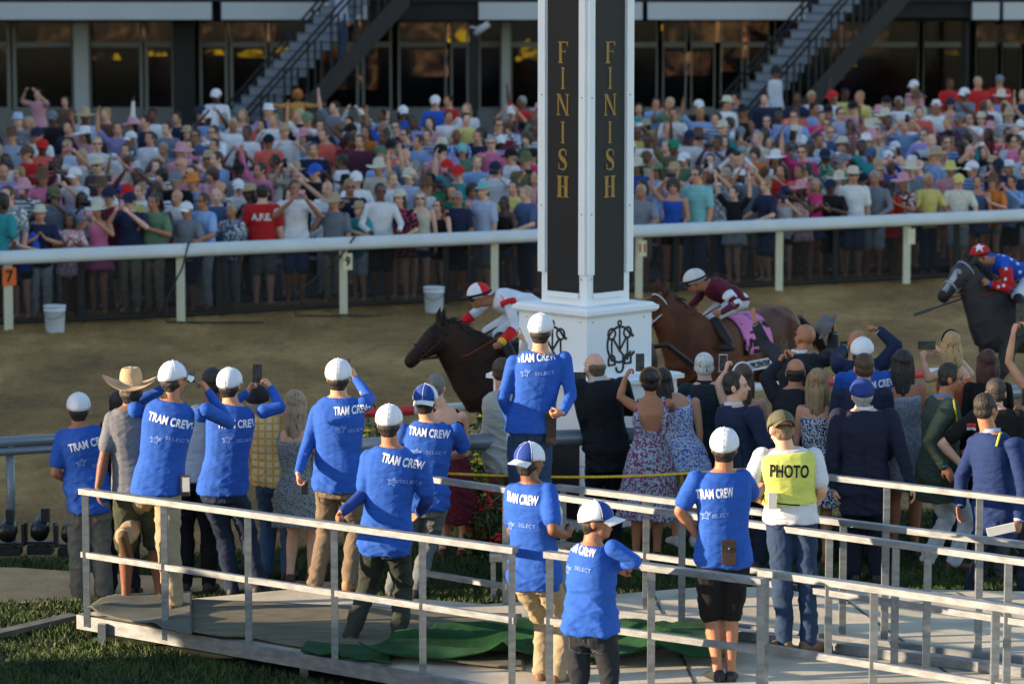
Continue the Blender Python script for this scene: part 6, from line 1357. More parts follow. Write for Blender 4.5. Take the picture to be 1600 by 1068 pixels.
bands(J3, [("red_sleeve", J3.lsh, J3.le, .15, 1.0, .078, .064, rgb(180, 28, 36)), ("red_sleeve", J3.le, J3.lw, .0, .9, .064, .048, rgb(180, 28, 36)), ("red_sleeve", J3.re, J3.rw, .0, .9, .064, .048, rgb(180, 28, 36))])
STARP = poly_mesh([[(math.cos(R(90 + 36 * i)) * (1 if i % 2 == 0 else .42), math.sin(R(90 + 36 * i)) * (1 if i % 2 == 0 else .42)) for i in range(10)]])
def dab(P, host, x, y, sz, me, col=WHT, nm="star", dz=.05):
    bt = BVHTree.FromPolygons([P.org + v.co for v in host.data.vertices], [tuple(p.vertices) for p in host.data.polygons]); d = ray(x, y).normalized(); h = bt.ray_cast(CAM, d)
    if h[0] is None: return
    n = h[1]; n = n if n.dot(d) < 0 else -n; rt = V3((0, 0, 1)).cross(n).normalized(); up = n.cross(rt); m2 = me.copy()
    for v in m2.vertices:
        p = h[0] + rt * v.co.x * sz + up * v.co.y * sz; r = bt.ray_cast(p + n * .08, -n); v.co = (r[0] if r[0] else p) + n * .005 - P.org
    link(nm, m2, host, [solid(col)], smooth=False)
top3 = J3.parts['top']; hel = [c for c in J3.root.children if c.name.startswith("helmet")][0]
for x, y, sz in ((1568, 400, .03), (1580, 405, .034), (1590, 412, .03), (1560, 398, .026), (1594, 425, .03)): dab(J3, top3, x, y, sz, STARP)
for o in [c for c in J3.root.children if c.name.startswith("red_sleeve")]:
    for x, y in ((1572, 420), (1571, 436), (1560, 448), (1568, 446), (1540, 440)): dab(J3, o, x, y, .028, STARP)
dab(J3, hel, 1530, 386, .07, STARP)
DIA = poly_mesh([[(0, 1), (.8, 0), (0, -1), (-.8, 0)]])
for x, y, sz in ((782, 468, .05), (792, 466, .045), (770, 484, .05), (778, 490, .05), (786, 494, .045), (800, 472, .04)): dab(J1, J1.parts['top'], x, y, sz, DIA, RED, "red_diamond")
hq = J2.rw + h2.fw * .1 + V3((0, 0, 0)); w_ = empty("whip", tuple(hq)); tag(w_, "pale flat riding whip held forward by the jockey in maroon", "whip"); e = YP(1056, 491, hq.y - .05) - hq
M().beam(e * .35, e, .03, .07).build("flap", solid(rgb(196, 190, 168)), w_); M().tube([(0, 0, 0), tuple(e * .4)], .008, 6).build("shaft", BLACKP, w_)
a_, b_ = YP(1428, 492, h3.base.y - .7), YP(1504, 466, h3.base.y - .6); w_ = empty("whip", tuple(b_)); tag(w_, "long dark whip pointing down left beside the grey horse's nose", "whip"); e = a_ - b_
M().tube([(0, 0, 0), tuple(e)], .010, 6).build("shaft", BLACKP, w_); M().beam(e * .62, e, .018, .035).build("flap", solid(rgb(70, 74, 84)), w_)
# ================================================================== CROWD
C_ = dict(red=rgb(186, 34, 36), white=rgb(216, 214, 218), navy=rgb(30, 38, 66), blue=rgb(40, 84, 178), sky=rgb(126, 156, 200), pale=rgb(164, 176, 202), teal=rgb(46, 136, 142), aqua=rgb(120, 178, 180), black=rgb(24, 24, 28), grey=rgb(112, 118, 130), pink=rgb(206, 110, 150), hot=rgb(206, 52, 118), rose=rgb(196, 140, 150),
    yellow=rgb(206, 190, 110), orange=rgb(206, 120, 52), coral=rgb(214, 96, 84), green=rgb(96, 124, 96), olive=rgb(96, 94, 66), cream=rgb(196, 188, 168), lilac=rgb(146, 136, 188), maroon=rgb(100, 30, 44), brown=rgb(96, 70, 54), denim=rgb(66, 86, 122), tan=rgb(170, 146, 116), emerald=rgb(30, 120, 84), mustard=rgb(190, 140, 40))
CN = dict(sky="light blue", pale="pale blue", hot="hot pink", rose="rose", coral="coral", lilac="lilac", denim="denim blue", emerald="emerald green", aqua="aqua", cream="cream", mustard="mustard")
U = lambda x, y, z: V3((x, y, z))
POSES = dict(
    stand=(dict(), ('r', 'r'), "standing"),
    rail=(dict(le=U(-.17, .05, .66), lw=U(-.13, .19, .62), re=U(.17, .05, .66), rw=U(.13, .19, .62)), ('g', 'g'), "leaning on the fence"),
    clap=(dict(le=U(-.17, .05, .67), lw=U(-.045, .18, .73), lh=U(-.01, .19, .78), re=U(.17, .05, .67), rw=U(.045, .18, .73), rh=U(.01, .19, .78)), ('o', 'o'), "clapping"),
    phone=(dict(le=U(-.18, .10, .73), lw=U(-.06, .20, .86), lh=U(-.045, .22, .90), re=U(.18, .10, .73), rw=U(.06, .20, .86), rh=U(.045, .22, .90)), ('g', 'g'), "filming with a phone"),
    high=(dict(le=U(-.17, .13, .85), lw=U(-.07, .20, .98), lh=U(-.05, .21, 1.02), re=U(.17, .13, .85), rw=U(.07, .20, .98), rh=U(.05, .21, 1.02)), ('g', 'g'), "holding a phone overhead"),
    up=(dict(re=U(.20, .03, .93), rw=U(.19, .06, 1.09), rh=U(.18, .07, 1.14), lw=U(-.10, .18, .60)), ('r', 'o'), "one arm raised"),
    cheer=(dict(re=U(.21, .02, .92), rw=U(.22, .04, 1.08), rh=U(.22, .05, 1.13), le=U(-.21, .02, .92), lw=U(-.22, .04, 1.08), lh=U(-.22, .05, 1.13)), ('o', 'o'), "both arms up"),
    cup=(dict(re=U(.18, .06, .69), rw=U(.08, .16, .80), rh=U(.05, .16, .84)), ('r', 'g'), "one hand at the chin"))
PART = {}
def variant(pose, fem, vox=.0135):
    key = (pose, fem, vox)
    if key in PART: return PART[key]
    J, hands, _ = POSES[pose]; P = joints((0, 0, 0), 1.75, 0.0, J); d = {}
    m = M(); body_prims(P, m, hands, female=fem); me = m.remesh("spectator_body", vox, 3, .45); e = M(); eyes(P, e); join_into(me, e)
    for q in (SKIN, DARK, LIP): me.materials.append(q)
    d['body'] = me
    P.hem = -.2
    for kd in (('tee', 'long') if not fem else ('tank', 'tee')):
        m = M(); top_prims(P, m, kd, fem); d[kd] = m.remesh("top_" + kd, vox, 3, .5, disp=(.009, 5, 8, hash(pose) % 7)); d[kd].materials.append(CLOTH)
    PART[key] = d
    for q in d.values(): q.polygons.foreach_set("use_smooth", [True] * len(q.polygons))
    return d
P0 = joints((0, 0, 0), 1.75, 0.0, {})
def shared(key, fn, mt, remesh=None):
    if key not in PART:
        m = fn(); me = m.remesh(str(key), *remesh) if remesh else m.mesh(str(key)); me.materials.append(mt); me.polygons.foreach_set("use_smooth", [True] * len(me.polygons)); PART[key] = me
    return PART[key]
def mk(f, *a):
    def g(): m = M(); f(P0, m, *a); return m
    return g
def part_obj(name, me, root, col, mt=None):
    o = bpy.data.objects.new(name, me); COL.objects.link(o); o.parent = root; o.color = col
    if mt: o.material_slots[0].link = 'OBJECT'; o.material_slots[0].material = mt
    return o
HAIRC = [(rgb(26, 20, 18), "black"), (rgb(26, 20, 18), "black"), (rgb(48, 34, 26), "brown"), (rgb(40, 28, 22), "brown"), (rgb(60, 42, 30), "brown"), (rgb(70, 50, 34), "brown"), (rgb(150, 120, 80), "blond"), (rgb(170, 150, 120), "blond"), (rgb(140, 138, 134), "grey")]
SK = [rgb(206, 156, 130), rgb(196, 142, 112), rgb(186, 130, 104), rgb(160, 108, 80), rgb(110, 72, 54), rgb(84, 56, 44), rgb(204, 150, 124), rgb(212, 164, 142)]
PR = {'p': PRINT, 'd': PRINT2, 's': STRIPE}
crowd_n = 0; TAKEN = []; CROWD = []
def depth_of(x, ytop, hgt):
    s = 100.0
    for _ in range(60):
        v = Q(x, ytop, s); d = min(max((v - RA).dot(RN), .5), 13); want = hgt + .03 + apron_z(d); # scale at which the head top is at this pixel
        s = (ytop + 70) / max(.3, (CAMZ - want)) * .5 + s * .5
    v = Q(x, ytop, s); return v, (v - RA).dot(RN)
rnd = random.Random(11)
ORD = ["first", "second", "third", "fourth", "fifth", "sixth", "seventh", "eighth", "ninth", "tenth", "eleventh", "twelfth"]
def spectator(x, ytop, sex, pose, kind, col, hat=None, hatc=None, pat=None, hair=None, skin=None, yaw=None, bot=None, hgt=None, glasses=False, v=None, back=False):
    """collects one member of the crowd; objects are made once all places are known"""
    hgt = hgt or (rnd.uniform(1.70, 1.82) if sex == 'm' else rnd.uniform(1.60, 1.70))
    front = v is None and len(CROWD) < 41 or back
    if front:
        v = RA + RU * on_rail(x) + RN * rnd.uniform(1.3, 1.5); v = V3((v.x * 1.012, v.y, 0)); dr = ray(x, ytop); z_ = CAMZ + dr.z * (v.y / dr.y); v.x = dr.x * (v.y / dr.y); hgt = min(1.92, max(1.48, z_ - .03)); d = (v - RA).dot(RN)
    elif v is None: v, d = depth_of(x, ytop, hgt)
    else: d = (v - RA).dot(RN)
    if d < 1.9 and not front: v = v + RN * (1.9 - d); d = 1.9
    CROWD.append(dict(x=x, y=ytop, v=v, d=d, sex=sex, pose=pose, kind=kind, col=col, hat=hat, hatc=hatc, pat=pat, hair=hair, skin=skin, yaw=yaw if yaw is not None else rnd.gauss(18, 22), bot=bot, hgt=hgt, glasses=glasses, back=back)); TAKEN.append((v.x, v.y))
# --- people one can single out in the photograph: x, head top y, sex, pose, top, colour, hat, hat colour, pattern
S = spectator
for a in [(2, 305, 'f', 'stand', 'tee', 'teal'), (32, 338, 'f', 'clap', 'tee', 'blue'), (62, 324, 'm', 'clap', 'tee', 'navy', 'fedora', 'cream'), (108, 335, 'f', 'clap', 'tee', 'rose', None, None, 'p'), (153, 318, 'f', 'phone', 'tank', 'pink', 'hat', 'cream'),
    (203, 303, 'm', 'phone', 'tee', 'navy', 'cap', 'navy'), (240, 305, 'm', 'clap', 'tee', 'green'), (292, 318, 'm', 'rail', 'tee', 'grey', 'cap', 'white'), (318, 303, 'm', 'rail', 'tee', 'sky'), (362, 320, 'm', 'cup', 'tee', 'denim', None, None, 'p'), 
    (460, 283, 'm', 'phone', 'tee', 'white'), (522, 306, 'm', 'cup', 'tee', 'grey', 'hat', 'tan'), (562, 318, 'm', 'clap', 'tee', 'teal', 'fedora', 'tan'), (594, 288, 'm', 'rail', 'long', 'white'), (625, 300, 'f', 'rail', 'tee', 'black', 'fedora', 'cream', 'd'), (656, 300, 'f', 'cup', 'tank', 'cream'),
    (686, 312, 'f', 'rail', 'tank', 'black'), (715, 300, 'm', 'cup', 'tee', 'navy'), (757, 288, 'm', 'cup', 'tee', 'pale', 'fedora', 'aqua'), (788, 308, 'f', 'cup', 'tank', 'black'), (823, 292, 'm', 'rail', 'tee', 'denim'), (849, 296, 'f', 'stand', 'tee', 'rose'),
    (1002, 290, 'm', 'rail', 'tee', 'grey'), (1052, 281, 'f', 'up', 'tank', 'blue'), (1090, 262, 'm', 'stand', 'tee', 'aqua'), (1148, 292, 'f', 'cheer', 'tee', 'black'), (1198, 280, 'm', 'rail', 'tee', 'navy', None, None, 's'), (1227, 295, 'f', 'phone', 'tank', 'white', 'hat', 'navy'), (1252, 286, 'f', 'phone', 'tank', 'rose', 'hat', 'rose', 'p'),
    (1275, 280, 'f', 'clap', 'tee', 'hot'), (1298, 282, 'm', 'clap', 'tee', 'black', 'cap', 'navy'), (1333, 264, 'm', 'stand', 'tee', 'white', 'fedora', 'cream'), (1367, 268, 'm', 'rail', 'long', 'grey'), (1412, 275, 'f', 'clap', 'tee', 'maroon', 'hat', 'rose', 'p'), (1450, 272, 'm', 'rail', 'tee', 'yellow'), (1498, 274, 'm', 'rail', 'tee', 'cream', 'cap', 'yellow', 'p'),
    (1528, 275, 'f', 'stand', 'tank', 'denim'), (1552, 275, 'f', 'clap', 'tee', 'orange', 'hat', 'brown'), (1582, 276, 'm', 'phone', 'long', 'sky'), (1608, 276, 'm', 'rail', 'tee', 'teal'),
    (12, 272, 'm', 'stand', 'tank', 'grey', None, None, 'p'), (44, 228, 'm', 'stand', 'tee', 'red', 'cap', 'brown'), (84, 290, 'm', 'phone', 'tee', 'grey', 'cap', 'olive'), (90, 242, 'm', 'phone', 'tee', 'maroon'), (118, 262, 'm', 'phone', 'tee', 'white', 'cap', 'white'), (128, 232, 'm', 'high', 'tee', 'white'), (170, 292, 'm', 'stand', 'tee', 'maroon', 'cap', 'navy'),
    (215, 262, 'm', 'high', 'tee', 'blue'), (200, 244, 'f', 'high', 'tee', 'cream'), (275, 268, 'm', 'stand', 'tank', 'black', 'cap', 'grey'), (302, 272, 'm', 'stand', 'tee', 'sky', 'hat', 'orange'), (332, 262, 'f', 'stand', 'tee', 'rose'), (372, 280, 'm', 'stand', 'tee', 'white', 'cap', 'white'), (340, 236, 'm', 'phone', 'tee', 'sky'), (377, 232, 'f', 'high', 'tank', 'pink'),
    (415, 288, 'f', 'stand', 'tee', 'rose'), (430, 240, 'f', 'clap', 'tank', 'cream'), (462, 255, 'f', 'high', 'tee', 'cream', 'hat', 'tan'), (494, 256, 'm', 'phone', 'tee', 'black', 'cap', 'blue'), (512, 282, 'm', 'stand', 'long', 'white'), (556, 268, 'm', 'clap', 'long', 'white', 'cap', 'white'), (535, 240, 'm', 'cup', 'tee', 'white'), (592, 250, 'm', 'stand', 'tee', 'cream', 'hat', 'cream'),
    (612, 268, 'm', 'stand', 'long', 'white'), (640, 262, 'm', 'up', 'tee', 'pale', 'cap', 'cream'), (672, 274, 'f', 'phone', 'tee', 'emerald', 'hat', 'black'), (700, 283, 'm', 'stand', 'tee', 'white', 'hat', 'brown'), (738, 286, 'f', 'stand', 'tee', 'rose'), (690, 225, 'm', 'cup', 'tee', 'rose', 'cap', 'black'), (722, 224, 'f', 'stand', 'tee', 'green', 'cap', 'aqua'), (745, 242, 'm', 'stand', 'tee', 'sky'),
    (774, 252, 'm', 'phone', 'long', 'white', 'cap', 'navy'), (800, 232, 'm', 'stand', 'long', 'white', 'cap', 'black'), (822, 240, 'm', 'stand', 'tee', 'olive', 'hat', 'olive'), (836, 268, 'f', 'high', 'tee', 'rose'), (796, 222, 'f', 'stand', 'tee', 'maroon', 'hat', 'maroon'), (655, 210, 'm', 'stand', 'tee', 'sky'), (600, 188, 'm', 'up', 'tee', 'blue'), (645, 180, 'm', 'clap', 'tee', 'lilac'),
    (672, 182, 'f', 'clap', 'tee', 'rose'), (700, 172, 'm', 'stand', 'tee', 'white'), (728, 176, 'm', 'cup', 'tee', 'yellow'), (800, 166, 'm', 'high', 'tee', 'navy', 'cap', 'white'), (816, 150, 'm', 'up', 'tee', 'red'), (702, 148, 'm', 'stand', 'tee', 'red'), (680, 150, 'm', 'stand', 'tee', 'blue', 'cap', 'white'), (480, 176, 'm', 'up', 'tee', 'white', 'cap', 'green'), (530, 190, 'm', 'high', 'tee', 'pale'),
    (508, 200, 'm', 'stand', 'tee', 'coral'), (545, 208, 'f', 'clap', 'tee', 'maroon'), (490, 222, 'm', 'stand', 'tee', 'navy'), (562, 210, 'm', 'stand', 'tee', 'maroon', None, None, 's'), (524, 158, 'm', 'up', 'tee', 'grey'), (325, 172, 'm', 'high', 'tee', 'sky', 'cap', 'white'), (338, 140, 'm', 'stand', 'tee', 'white', 'cap', 'white'), (262, 190, 'm', 'stand', 'tee', 'grey'), (235, 205, 'm', 'stand', 'long', 'white'),
    (228, 180, 'm', 'stand', 'tee', 'navy'), (184, 190, 'm', 'up', 'tee', 'lilac'), (134, 200, 'f', 'up', 'tee', 'rose', 'hat', 'white'), (108, 188, 'm', 'stand', 'tee', 'navy'), (60, 138, 'f', 'high', 'tee', 'rose'), (102, 150, 'f', 'stand', 'tee', 'brown'), (28, 178, 'm', 'stand', 'tee', 'grey', 'fedora', 'pale'), (166, 168, 'm', 'stand', 'tee', 'brown'), (386, 196, 'm', 'stand', 'tee', 'white'), (410, 186, 'f', 'stand', 'tee', 'coral'),
    (420, 210, 'm', 'stand', 'tee', 'coral', 'cap', 'black'), (1025, 152, 'm', 'stand', 'tee', 'sky'), (1052, 168, 'm', 'clap', 'tee', 'white'), (1047, 152, 'm', 'phone', 'tee', 'green'), (1135, 152, 'm', 'stand', 'tee', 'white', 'fedora', 'cream'), (1094, 168, 'm', 'up', 'tee', 'sky'), (1160, 165, 'f', 'up', 'tank', 'black', 'hat', 'black'), (1195, 145, 'm', 'stand', 'tee', 'navy'), (1216, 172, 'm', 'stand', 'long', 'pale'),
    (1246, 144, 'm', 'clap', 'tee', 'navy'), (1268, 142, 'm', 'stand', 'tee', 'white'), (1320, 138, 'm', 'up', 'tee', 'yellow'), (1344, 142, 'm', 'stand', 'tee', 'yellow'), (1429, 126, 'm', 'stand', 'tee', 'rose', 'cap', 'white'), (1436, 166, 'm', 'stand', 'tee', 'coral'), (1462, 160, 'm', 'stand', 'tee', 'white'), (1484, 122, 'm', 'stand', 'tee', 'red'), (1508, 138, 'm', 'phone', 'tee', 'grey', 'cap', 'white'), (1528, 120, 'm', 'stand', 'tee', 'red'), (1562, 118, 'm', 'stand', 'tee', 'red', 'cap', 'grey'),
    (1388, 180, 'm', 'stand', 'long', 'pale', None, None, 's'), (1328, 186, 'm', 'phone', 'tee', 'rose', None, None, 's'), (1296, 196, 'm', 'stand', 'tee', 'denim'), (1464, 232, 'm', 'stand', 'tee', 'sky', 'hat', 'tan'), (1485, 254, 'f', 'stand', 'tee', 'rose', 'hat', 'yellow'), (1412, 186, 'm', 'high', 'tee', 'sky'), (1590, 210, 'm', 'stand', 'tee', 'pink'), (1362, 230, 'm', 'up', 'tee', 'teal', 'cap', 'denim'), (1317, 240, 'm', 'stand', 'tee', 'green', 'cap', 'grey'),
    (1212, 236, 'f', 'stand', 'tee', 'brown', 'hat', 'white'), (1254, 226, 'm', 'up', 'tee', 'hot'), (1180, 230, 'f', 'stand', 'tee', 'orange'), (1152, 240, 'm', 'high', 'long', 'white'), (1110, 262, 'f', 'stand', 'tank', 'mustard'), (1122, 212, 'm', 'phone', 'tee', 'pale'), (1070, 238, 'f', 'stand', 'tee', 'green', 'cap', 'white'), (1052, 218, 'm', 'up', 'tee', 'olive', 'cap', 'emerald'), (1078, 204, 'm', 'up', 'tee', 'white', 'cap', 'navy'),
    (1012, 208, 'm', 'stand', 'tee', 'white'), (1010, 236, 'm', 'stand', 'tee', 'cream', 'cap', 'brown'), (1028, 256, 'f', 'stand', 'tee', 'sky', 'fedora', 'green'), (1222, 256, 'f', 'phone', 'tee', 'red'), (1560, 248, 'm', 'stand', 'tee', 'navy', 'cap', 'navy'), (1545, 200, 'f', 'stand', 'tee', 'maroon'), (1515, 226, 'm', 'high', 'tee', 'black')]:
    S(*a)
S(410, 290, 'm', 'stand', 'tee', 'red', hair='black', back=True, yaw=178); S(1388, 284, 'f', 'stand', 'tee', 'red', hair='black', back=True, yaw=170)
# --- the rest of the crowd fills the rows behind
cols_ = ['white'] * 8 + ['sky'] * 4 + ['pale'] * 6 + ['navy'] * 4 + ['black'] * 3 + ['grey'] * 3 + ['rose', 'rose', 'pink', 'rose', 'coral', 'lilac', 'cream', 'rose', 'pink', 'coral', 'cream', 'cream', 'yellow', 'green', 'olive', 'denim', 'denim', 'maroon', 'teal', 'blue', 'lilac', 'orange', 'red', 'tan', 'hot', 'brown', 'emerald']
poses_ = ['stand'] * 11 + ['clap'] * 3 + ['phone'] * 4 + ['high'] + ['up'] * 2 + ['cup'] * 2
EXPL = [e for e in CROWD if e['y'] > 0 and e['d'] > 1.6]
row_d = [2.1, 2.6, 3.5, 4.5, 5.5, 6.6, 7.7, 8.9, 10.1, 11.3]
for ri, d in enumerate(row_d):
    u = -4.0 - (ri % 2) * .27
    while u < 31:
        u += rnd.uniform(.36, .52); v = RA + RU * u + RN * (d + rnd.uniform(-.3, .3)); dep = v.y * cp + CAMZ * sp; px = 800 + F * v.x / dep
        if px < -30 or px > 1640 or 862 < px < 972: continue
        if any((v.x - a) ** 2 + ((v.y - b) * .75) ** 2 < .36 ** 2 for a, b in TAKEN[-60:]) or any((v.x - a) ** 2 + ((v.y - b)) ** 2 < .40 ** 2 for a, b in TAKEN): continue
        dep2 = v.y * cp + (CAMZ - 1.7) * sp; hy = (CAMZ - 1.72 - apron_z(d)) * F / dep2 - 70
        if any(abs(px - e['x']) < 19 and e['d'] > d and -4 < hy - e['y'] < 22 for e in EXPL): continue
        sex = 'm' if rnd.random() < .58 else 'f'; c = rnd.choice(cols_); ps = rnd.choice(poses_); kd = rnd.choice(['tee', 'tee', 'long']) if sex == 'm' else rnd.choice(['tee', 'tank'])
        if c in ('white', 'pale', 'sky') and rnd.random() < .4 and sex == 'm': kd = 'long'
        hat = rnd.choices([None, 'cap', 'fedora', 'hat'], [.58, .2, .1, .12])[0]
        hc = rnd.choice({'cap': ['navy', 'white', 'black', 'white', 'red', 'grey'], 'fedora': ['cream', 'tan', 'white'], 'hat': ['tan', 'cream', 'cream', 'black', 'rose', 'brown']}[hat]) if hat else None
        S(px, 0, sex, ps, kd, c, hat, hc, rnd.choice([None, None, None, 'p', 's', 'd' if c in ('black', 'navy') else None]), v=v)
CROWD.sort(key=lambda c: c['d'])
print("CROWD", len(CROWD))
near = CROWD[:300]; far = CROWD[300:]
BOT = [(rgb(150, 140, 120), "tan"), (rgb(40, 52, 84), "navy"), (rgb(26, 26, 30), "black"), (rgb(120, 124, 130), "grey"), (rgb(60, 78, 110), "denim"), (rgb(176, 180, 190), "white")]
def skirt_fn():
    m = M(); skirt(P0, m, .36, .42, .05); return m
# row numbers and places from the left for the labels
rows = [0, 1.4, 2.2, 3.05, 4.0, 5.0, 6.05, 7.15, 8.3, 9.5, 10.7, 99]
for c in near: c['row'] = sum(1 for r_ in rows if c['d'] >= r_)
for r_ in range(1, 15):
    for i, c in enumerate(sorted([c for c in near if c['row'] == r_], key=lambda c: c['x'])): c['num'] = i + 1
def ordw(n):
    if n <= 12: return ORD[n - 1]
    return "%dth" % n if n % 10 not in (1, 2, 3) or n in (11, 12, 13) else "%d%s" % (n, {1: 'st', 2: 'nd', 3: 'rd'}[n % 10])
HATN = dict(cap="cap", fedora="fedora", hat="wide hat")
PHG = "phones held up by the crowd"; nph = 0
for c in near:
    fem = c['sex'] == 'f'; d = variant(c['pose'], fem); sc_ = c['hgt'] / 1.75; v = c['v']
    root = bpy.data.objects.new("spectator", None); COL.objects.link(root); root.location = (v.x, v.y, .03 + apron_z(c['d'])); root.rotation_euler.z = R(180) - R(c['yaw']) if not c['back'] else R(c['yaw'] - 180) ; root.scale = (sc_ * rnd.uniform(.95, 1.08), sc_ * rnd.uniform(.95, 1.1), sc_)
    sk = rnd.choice(SK); part_obj("body", d['body'], root, sk)
    kd = c['kind'] if c['kind'] in d else 'tee'; mt = PR.get(c['pat'])
    j_ = rnd.uniform(.82, 1.1); col = tuple(q * j_ for q in C_[c['col']][:3]) + (1,)
    part_obj({'tee': 't_shirt', 'long': 'shirt', 'tank': 'sleeveless_top'}[kd], d[kd], root, col, mt)
    bc, bn = rnd.choice(BOT)
    if fem and rnd.random() < .55:
        bc = col if rnd.random() < .6 else bc; part_obj("skirt", shared('skirt', skirt_fn, CLOTH), root, bc, mt if bc == col else None)
    else:
        bk = rnd.choice(['shorts', 'shorts', 'pants']) if not fem else 'short_shorts'; part_obj("shorts" if 'short' in bk else "trousers", shared(('b', bk, fem), mk(leg_prims, bk, fem), DENIM, (.014, 3, .5, (.008, 5, 5, 2))), root, bc)
    hc, hn = rnd.choice(HAIRC) if sk not in (SK[4], SK[5]) else HAIRC[0]
    if c['hair'] == 'black': hc, hn = HAIRC[0]
    if c['back']: hk = 'long' if fem else 'short'
    elif fem: hk = rnd.choice(['long', 'mid', 'bob', 'ponytail'] + (['curly'] if not c['hat'] else []))
    else: hk = 'undercap' if c['hat'] else rnd.choice(['short'] * 6 + ['fringe', 'bald'])
    if hk != 'bald': part_obj("hair", shared(('h', hk), mk(hair_prims, hk), HAIR, (.012, 2, .5, (.008, 22, 10, 1))), root, hc)
    if c['hat'] == 'cap': 
        part_obj("cap", shared('cap', lambda: cap_mesh(P0), HATM), root, C_[c['hatc']])
    elif c['hat']:
        o = part_obj("hat", shared(('hat', c['hat']), (lambda: hat_mesh(P0, .045, .10, .2, .012)) if c['hat'] == 'fedora' else (lambda: hat_mesh(P0, .11, .11, .15, .01, 0, .2)), HATM), root, C_[c['hatc']])
        part_obj("hatband", shared('band', lambda: hatband(P0), HATM), o, rnd.choice([C_['black'], C_['navy'], C_['brown'], C_['aqua']]))
    gl = rnd.random() < .35 and not c['back']
    if gl: part_obj("sunglasses", shared('shades', lambda: shades(P0), GLASSES), root, C_['black'])
    gname = "woman" if fem else "man"; cn = CN.get(c['col'], c['col'])
    desc = "%s in %s %s" % (gname, ("patterned " if c['pat'] else "") + cn, {'tee': 'top' if fem else 'shirt', 'long': 'shirt', 'tank': 'tank top'}[kd])
    if c['hat']: desc += ", %s %s" % (CN.get(c['hatc'], c['hatc']), HATN[c['hat']])
    if c['back']: desc += ", back turned"
    desc += ", %s from left, crowd row %d" % (ordw(c['num']), c['row'])
    tag(root, desc, "person", "spectators crowded behind the outer rail")
    if c['pose'] in ('phone', 'high') and c['row'] <= 8:
        nph += 1; ly, lz = (.235, .925) if c['pose'] == 'phone' else (.225, 1.03)
        M_ = Matrix.Translation(root.location) @ Matrix.Rotation(root.rotation_euler.z, 4, 'Z'); q = M_ @ V3((0, ly * 1.75 * sc_, lz * 1.75 * sc_)); land = rnd.random() < .6
        r2 = bpy.data.objects.new("phone", None); COL.objects.link(r2); r2.location = q; r2.rotation_euler.z = root.rotation_euler.z
        pc = rnd.choice([C_['black'], C_['black'], C_['navy'], C_['white'], C_['rose']])
        part_obj("phone_case", shared('ph%d' % land, lambda: M().box((0, 0, 0), (.155, .01, .078) if land else (.078, .01, .155)), PLASTIC), r2, pc); part_obj("camera_lens", shared('phl%d' % land, lambda: M().box((.045, .007, .018) if land else (.02, .007, .05), (.03, .004, .03)), GLASSES), r2, C_['black'])
        tag(r2, "phone filming, held by the %s %s from left in crowd row %d" % (gname, ordw(c['num']), c['row']), "phone", PHG)
# AFE lettering on the red shirt
afe = [c for c in near if c['back']]
for c in [q for q in afe if q['sex'] == 'm'][:1]:
    q = V3((c['v'].x, c['v'].y, 0)) ; r_ = [o for o in COL.objects if o.name.startswith("spectator") and o.get('label', '').startswith("man in red shirt, back turned") and abs(o.location.x - q.x) < .01][0]
    sh = [o for o in r_.children if o.name.startswith("t_shirt")][0]; me = text_mesh("A.F.E.", .13, .006, .9, 0)
    bt = BVHTree.FromPolygons([v.co for v in sh.data.vertices], [tuple(p.vertices) for p in sh.data.polygons])
    for v in me.vertices:
        p = V3((v.co.x, -1, 1.30 + v.co.y)); h = bt.ray_cast(p, V3((0, 1, 0))); v.co = (h[0] if h[0] else V3((p.x, -.14, p.z))) + V3((0, -.006, 0))
    link("lettering", me, sh, [solid(rgb(205, 205, 205))], smooth=False)
# the farthest heads, seen only in part, as one mass
vs, fs, mi = [], [], []; n0 = 0; mats_ = []; mkey = {}
def farmat(c):
    k = tuple(round(x, 3) for x in c)
    if k not in mkey: mkey[k] = len(mats_); mats_.append(solid(c))
    return mkey[k]
def arr(me):
    v = np.empty(len(me.vertices) * 3); me.vertices.foreach_get("co", v); return v.reshape(-1, 3), [tuple(p.vertices) for p in me.polygons]
cache = {}
for c in far:
    fem = c['sex'] == 'f'; key = (c['pose'], fem)
    d = variant(c['pose'], fem, .026)
    items = [(d['body'], rnd.choice(SK)), (d[c['kind'] if c['kind'] in d else 'tee'], C_[c['col']]), (shared(('fh', fem), mk(hair_prims, 'long' if fem else 'short'), HAIR, (.02, 2, .5)), rnd.choice(HAIRC)[0]), (shared(('fb', fem), mk(leg_prims, 'pants', fem), DENIM, (.03, 2, .5)), C_['navy'])]
    if c['hat'] == 'cap': items.append((shared('cap', lambda: cap_mesh(P0), HATM), C_[c['hatc']]))
    elif c['hat']: items.append((shared(('hat', c['hat']), (lambda: hat_mesh(P0, .045, .10, .2, .012)) if c['hat'] == 'fedora' else (lambda: hat_mesh(P0, .11, .11, .15, .01, 0, .2)), HATM), C_[c['hatc']]))
    a = R(180 - c['yaw']); k = c['hgt'] / 1.75; RM = np.array([[math.cos(a), -math.sin(a), 0], [math.sin(a), math.cos(a), 0], [0, 0, 1]])
    for me, col in items:
        if me.name not in cache: cache[me.name] = arr(me)
        V, Fc = cache[me.name]; vs.append((V * k) @ RM.T + np.array((c['v'].x, c['v'].y, .03 + apron_z(c['d'])))); fs += [tuple(i + n0 for i in f) for f in Fc]; mi += [farmat(col)] * len(Fc); n0 += len(V)
if far:
    me = bpy.data.meshes.new("crowd"); me.from_pydata(np.concatenate(vs).tolist(), [], fs); me.polygons.foreach_set("material_index", mi); me.update()
    o = link("crowd_at_the_back", me, None, mats_); tag(o, kind='stuff')
print("NEAR", len(near), "FAR", len(far), "PHONES", nph)

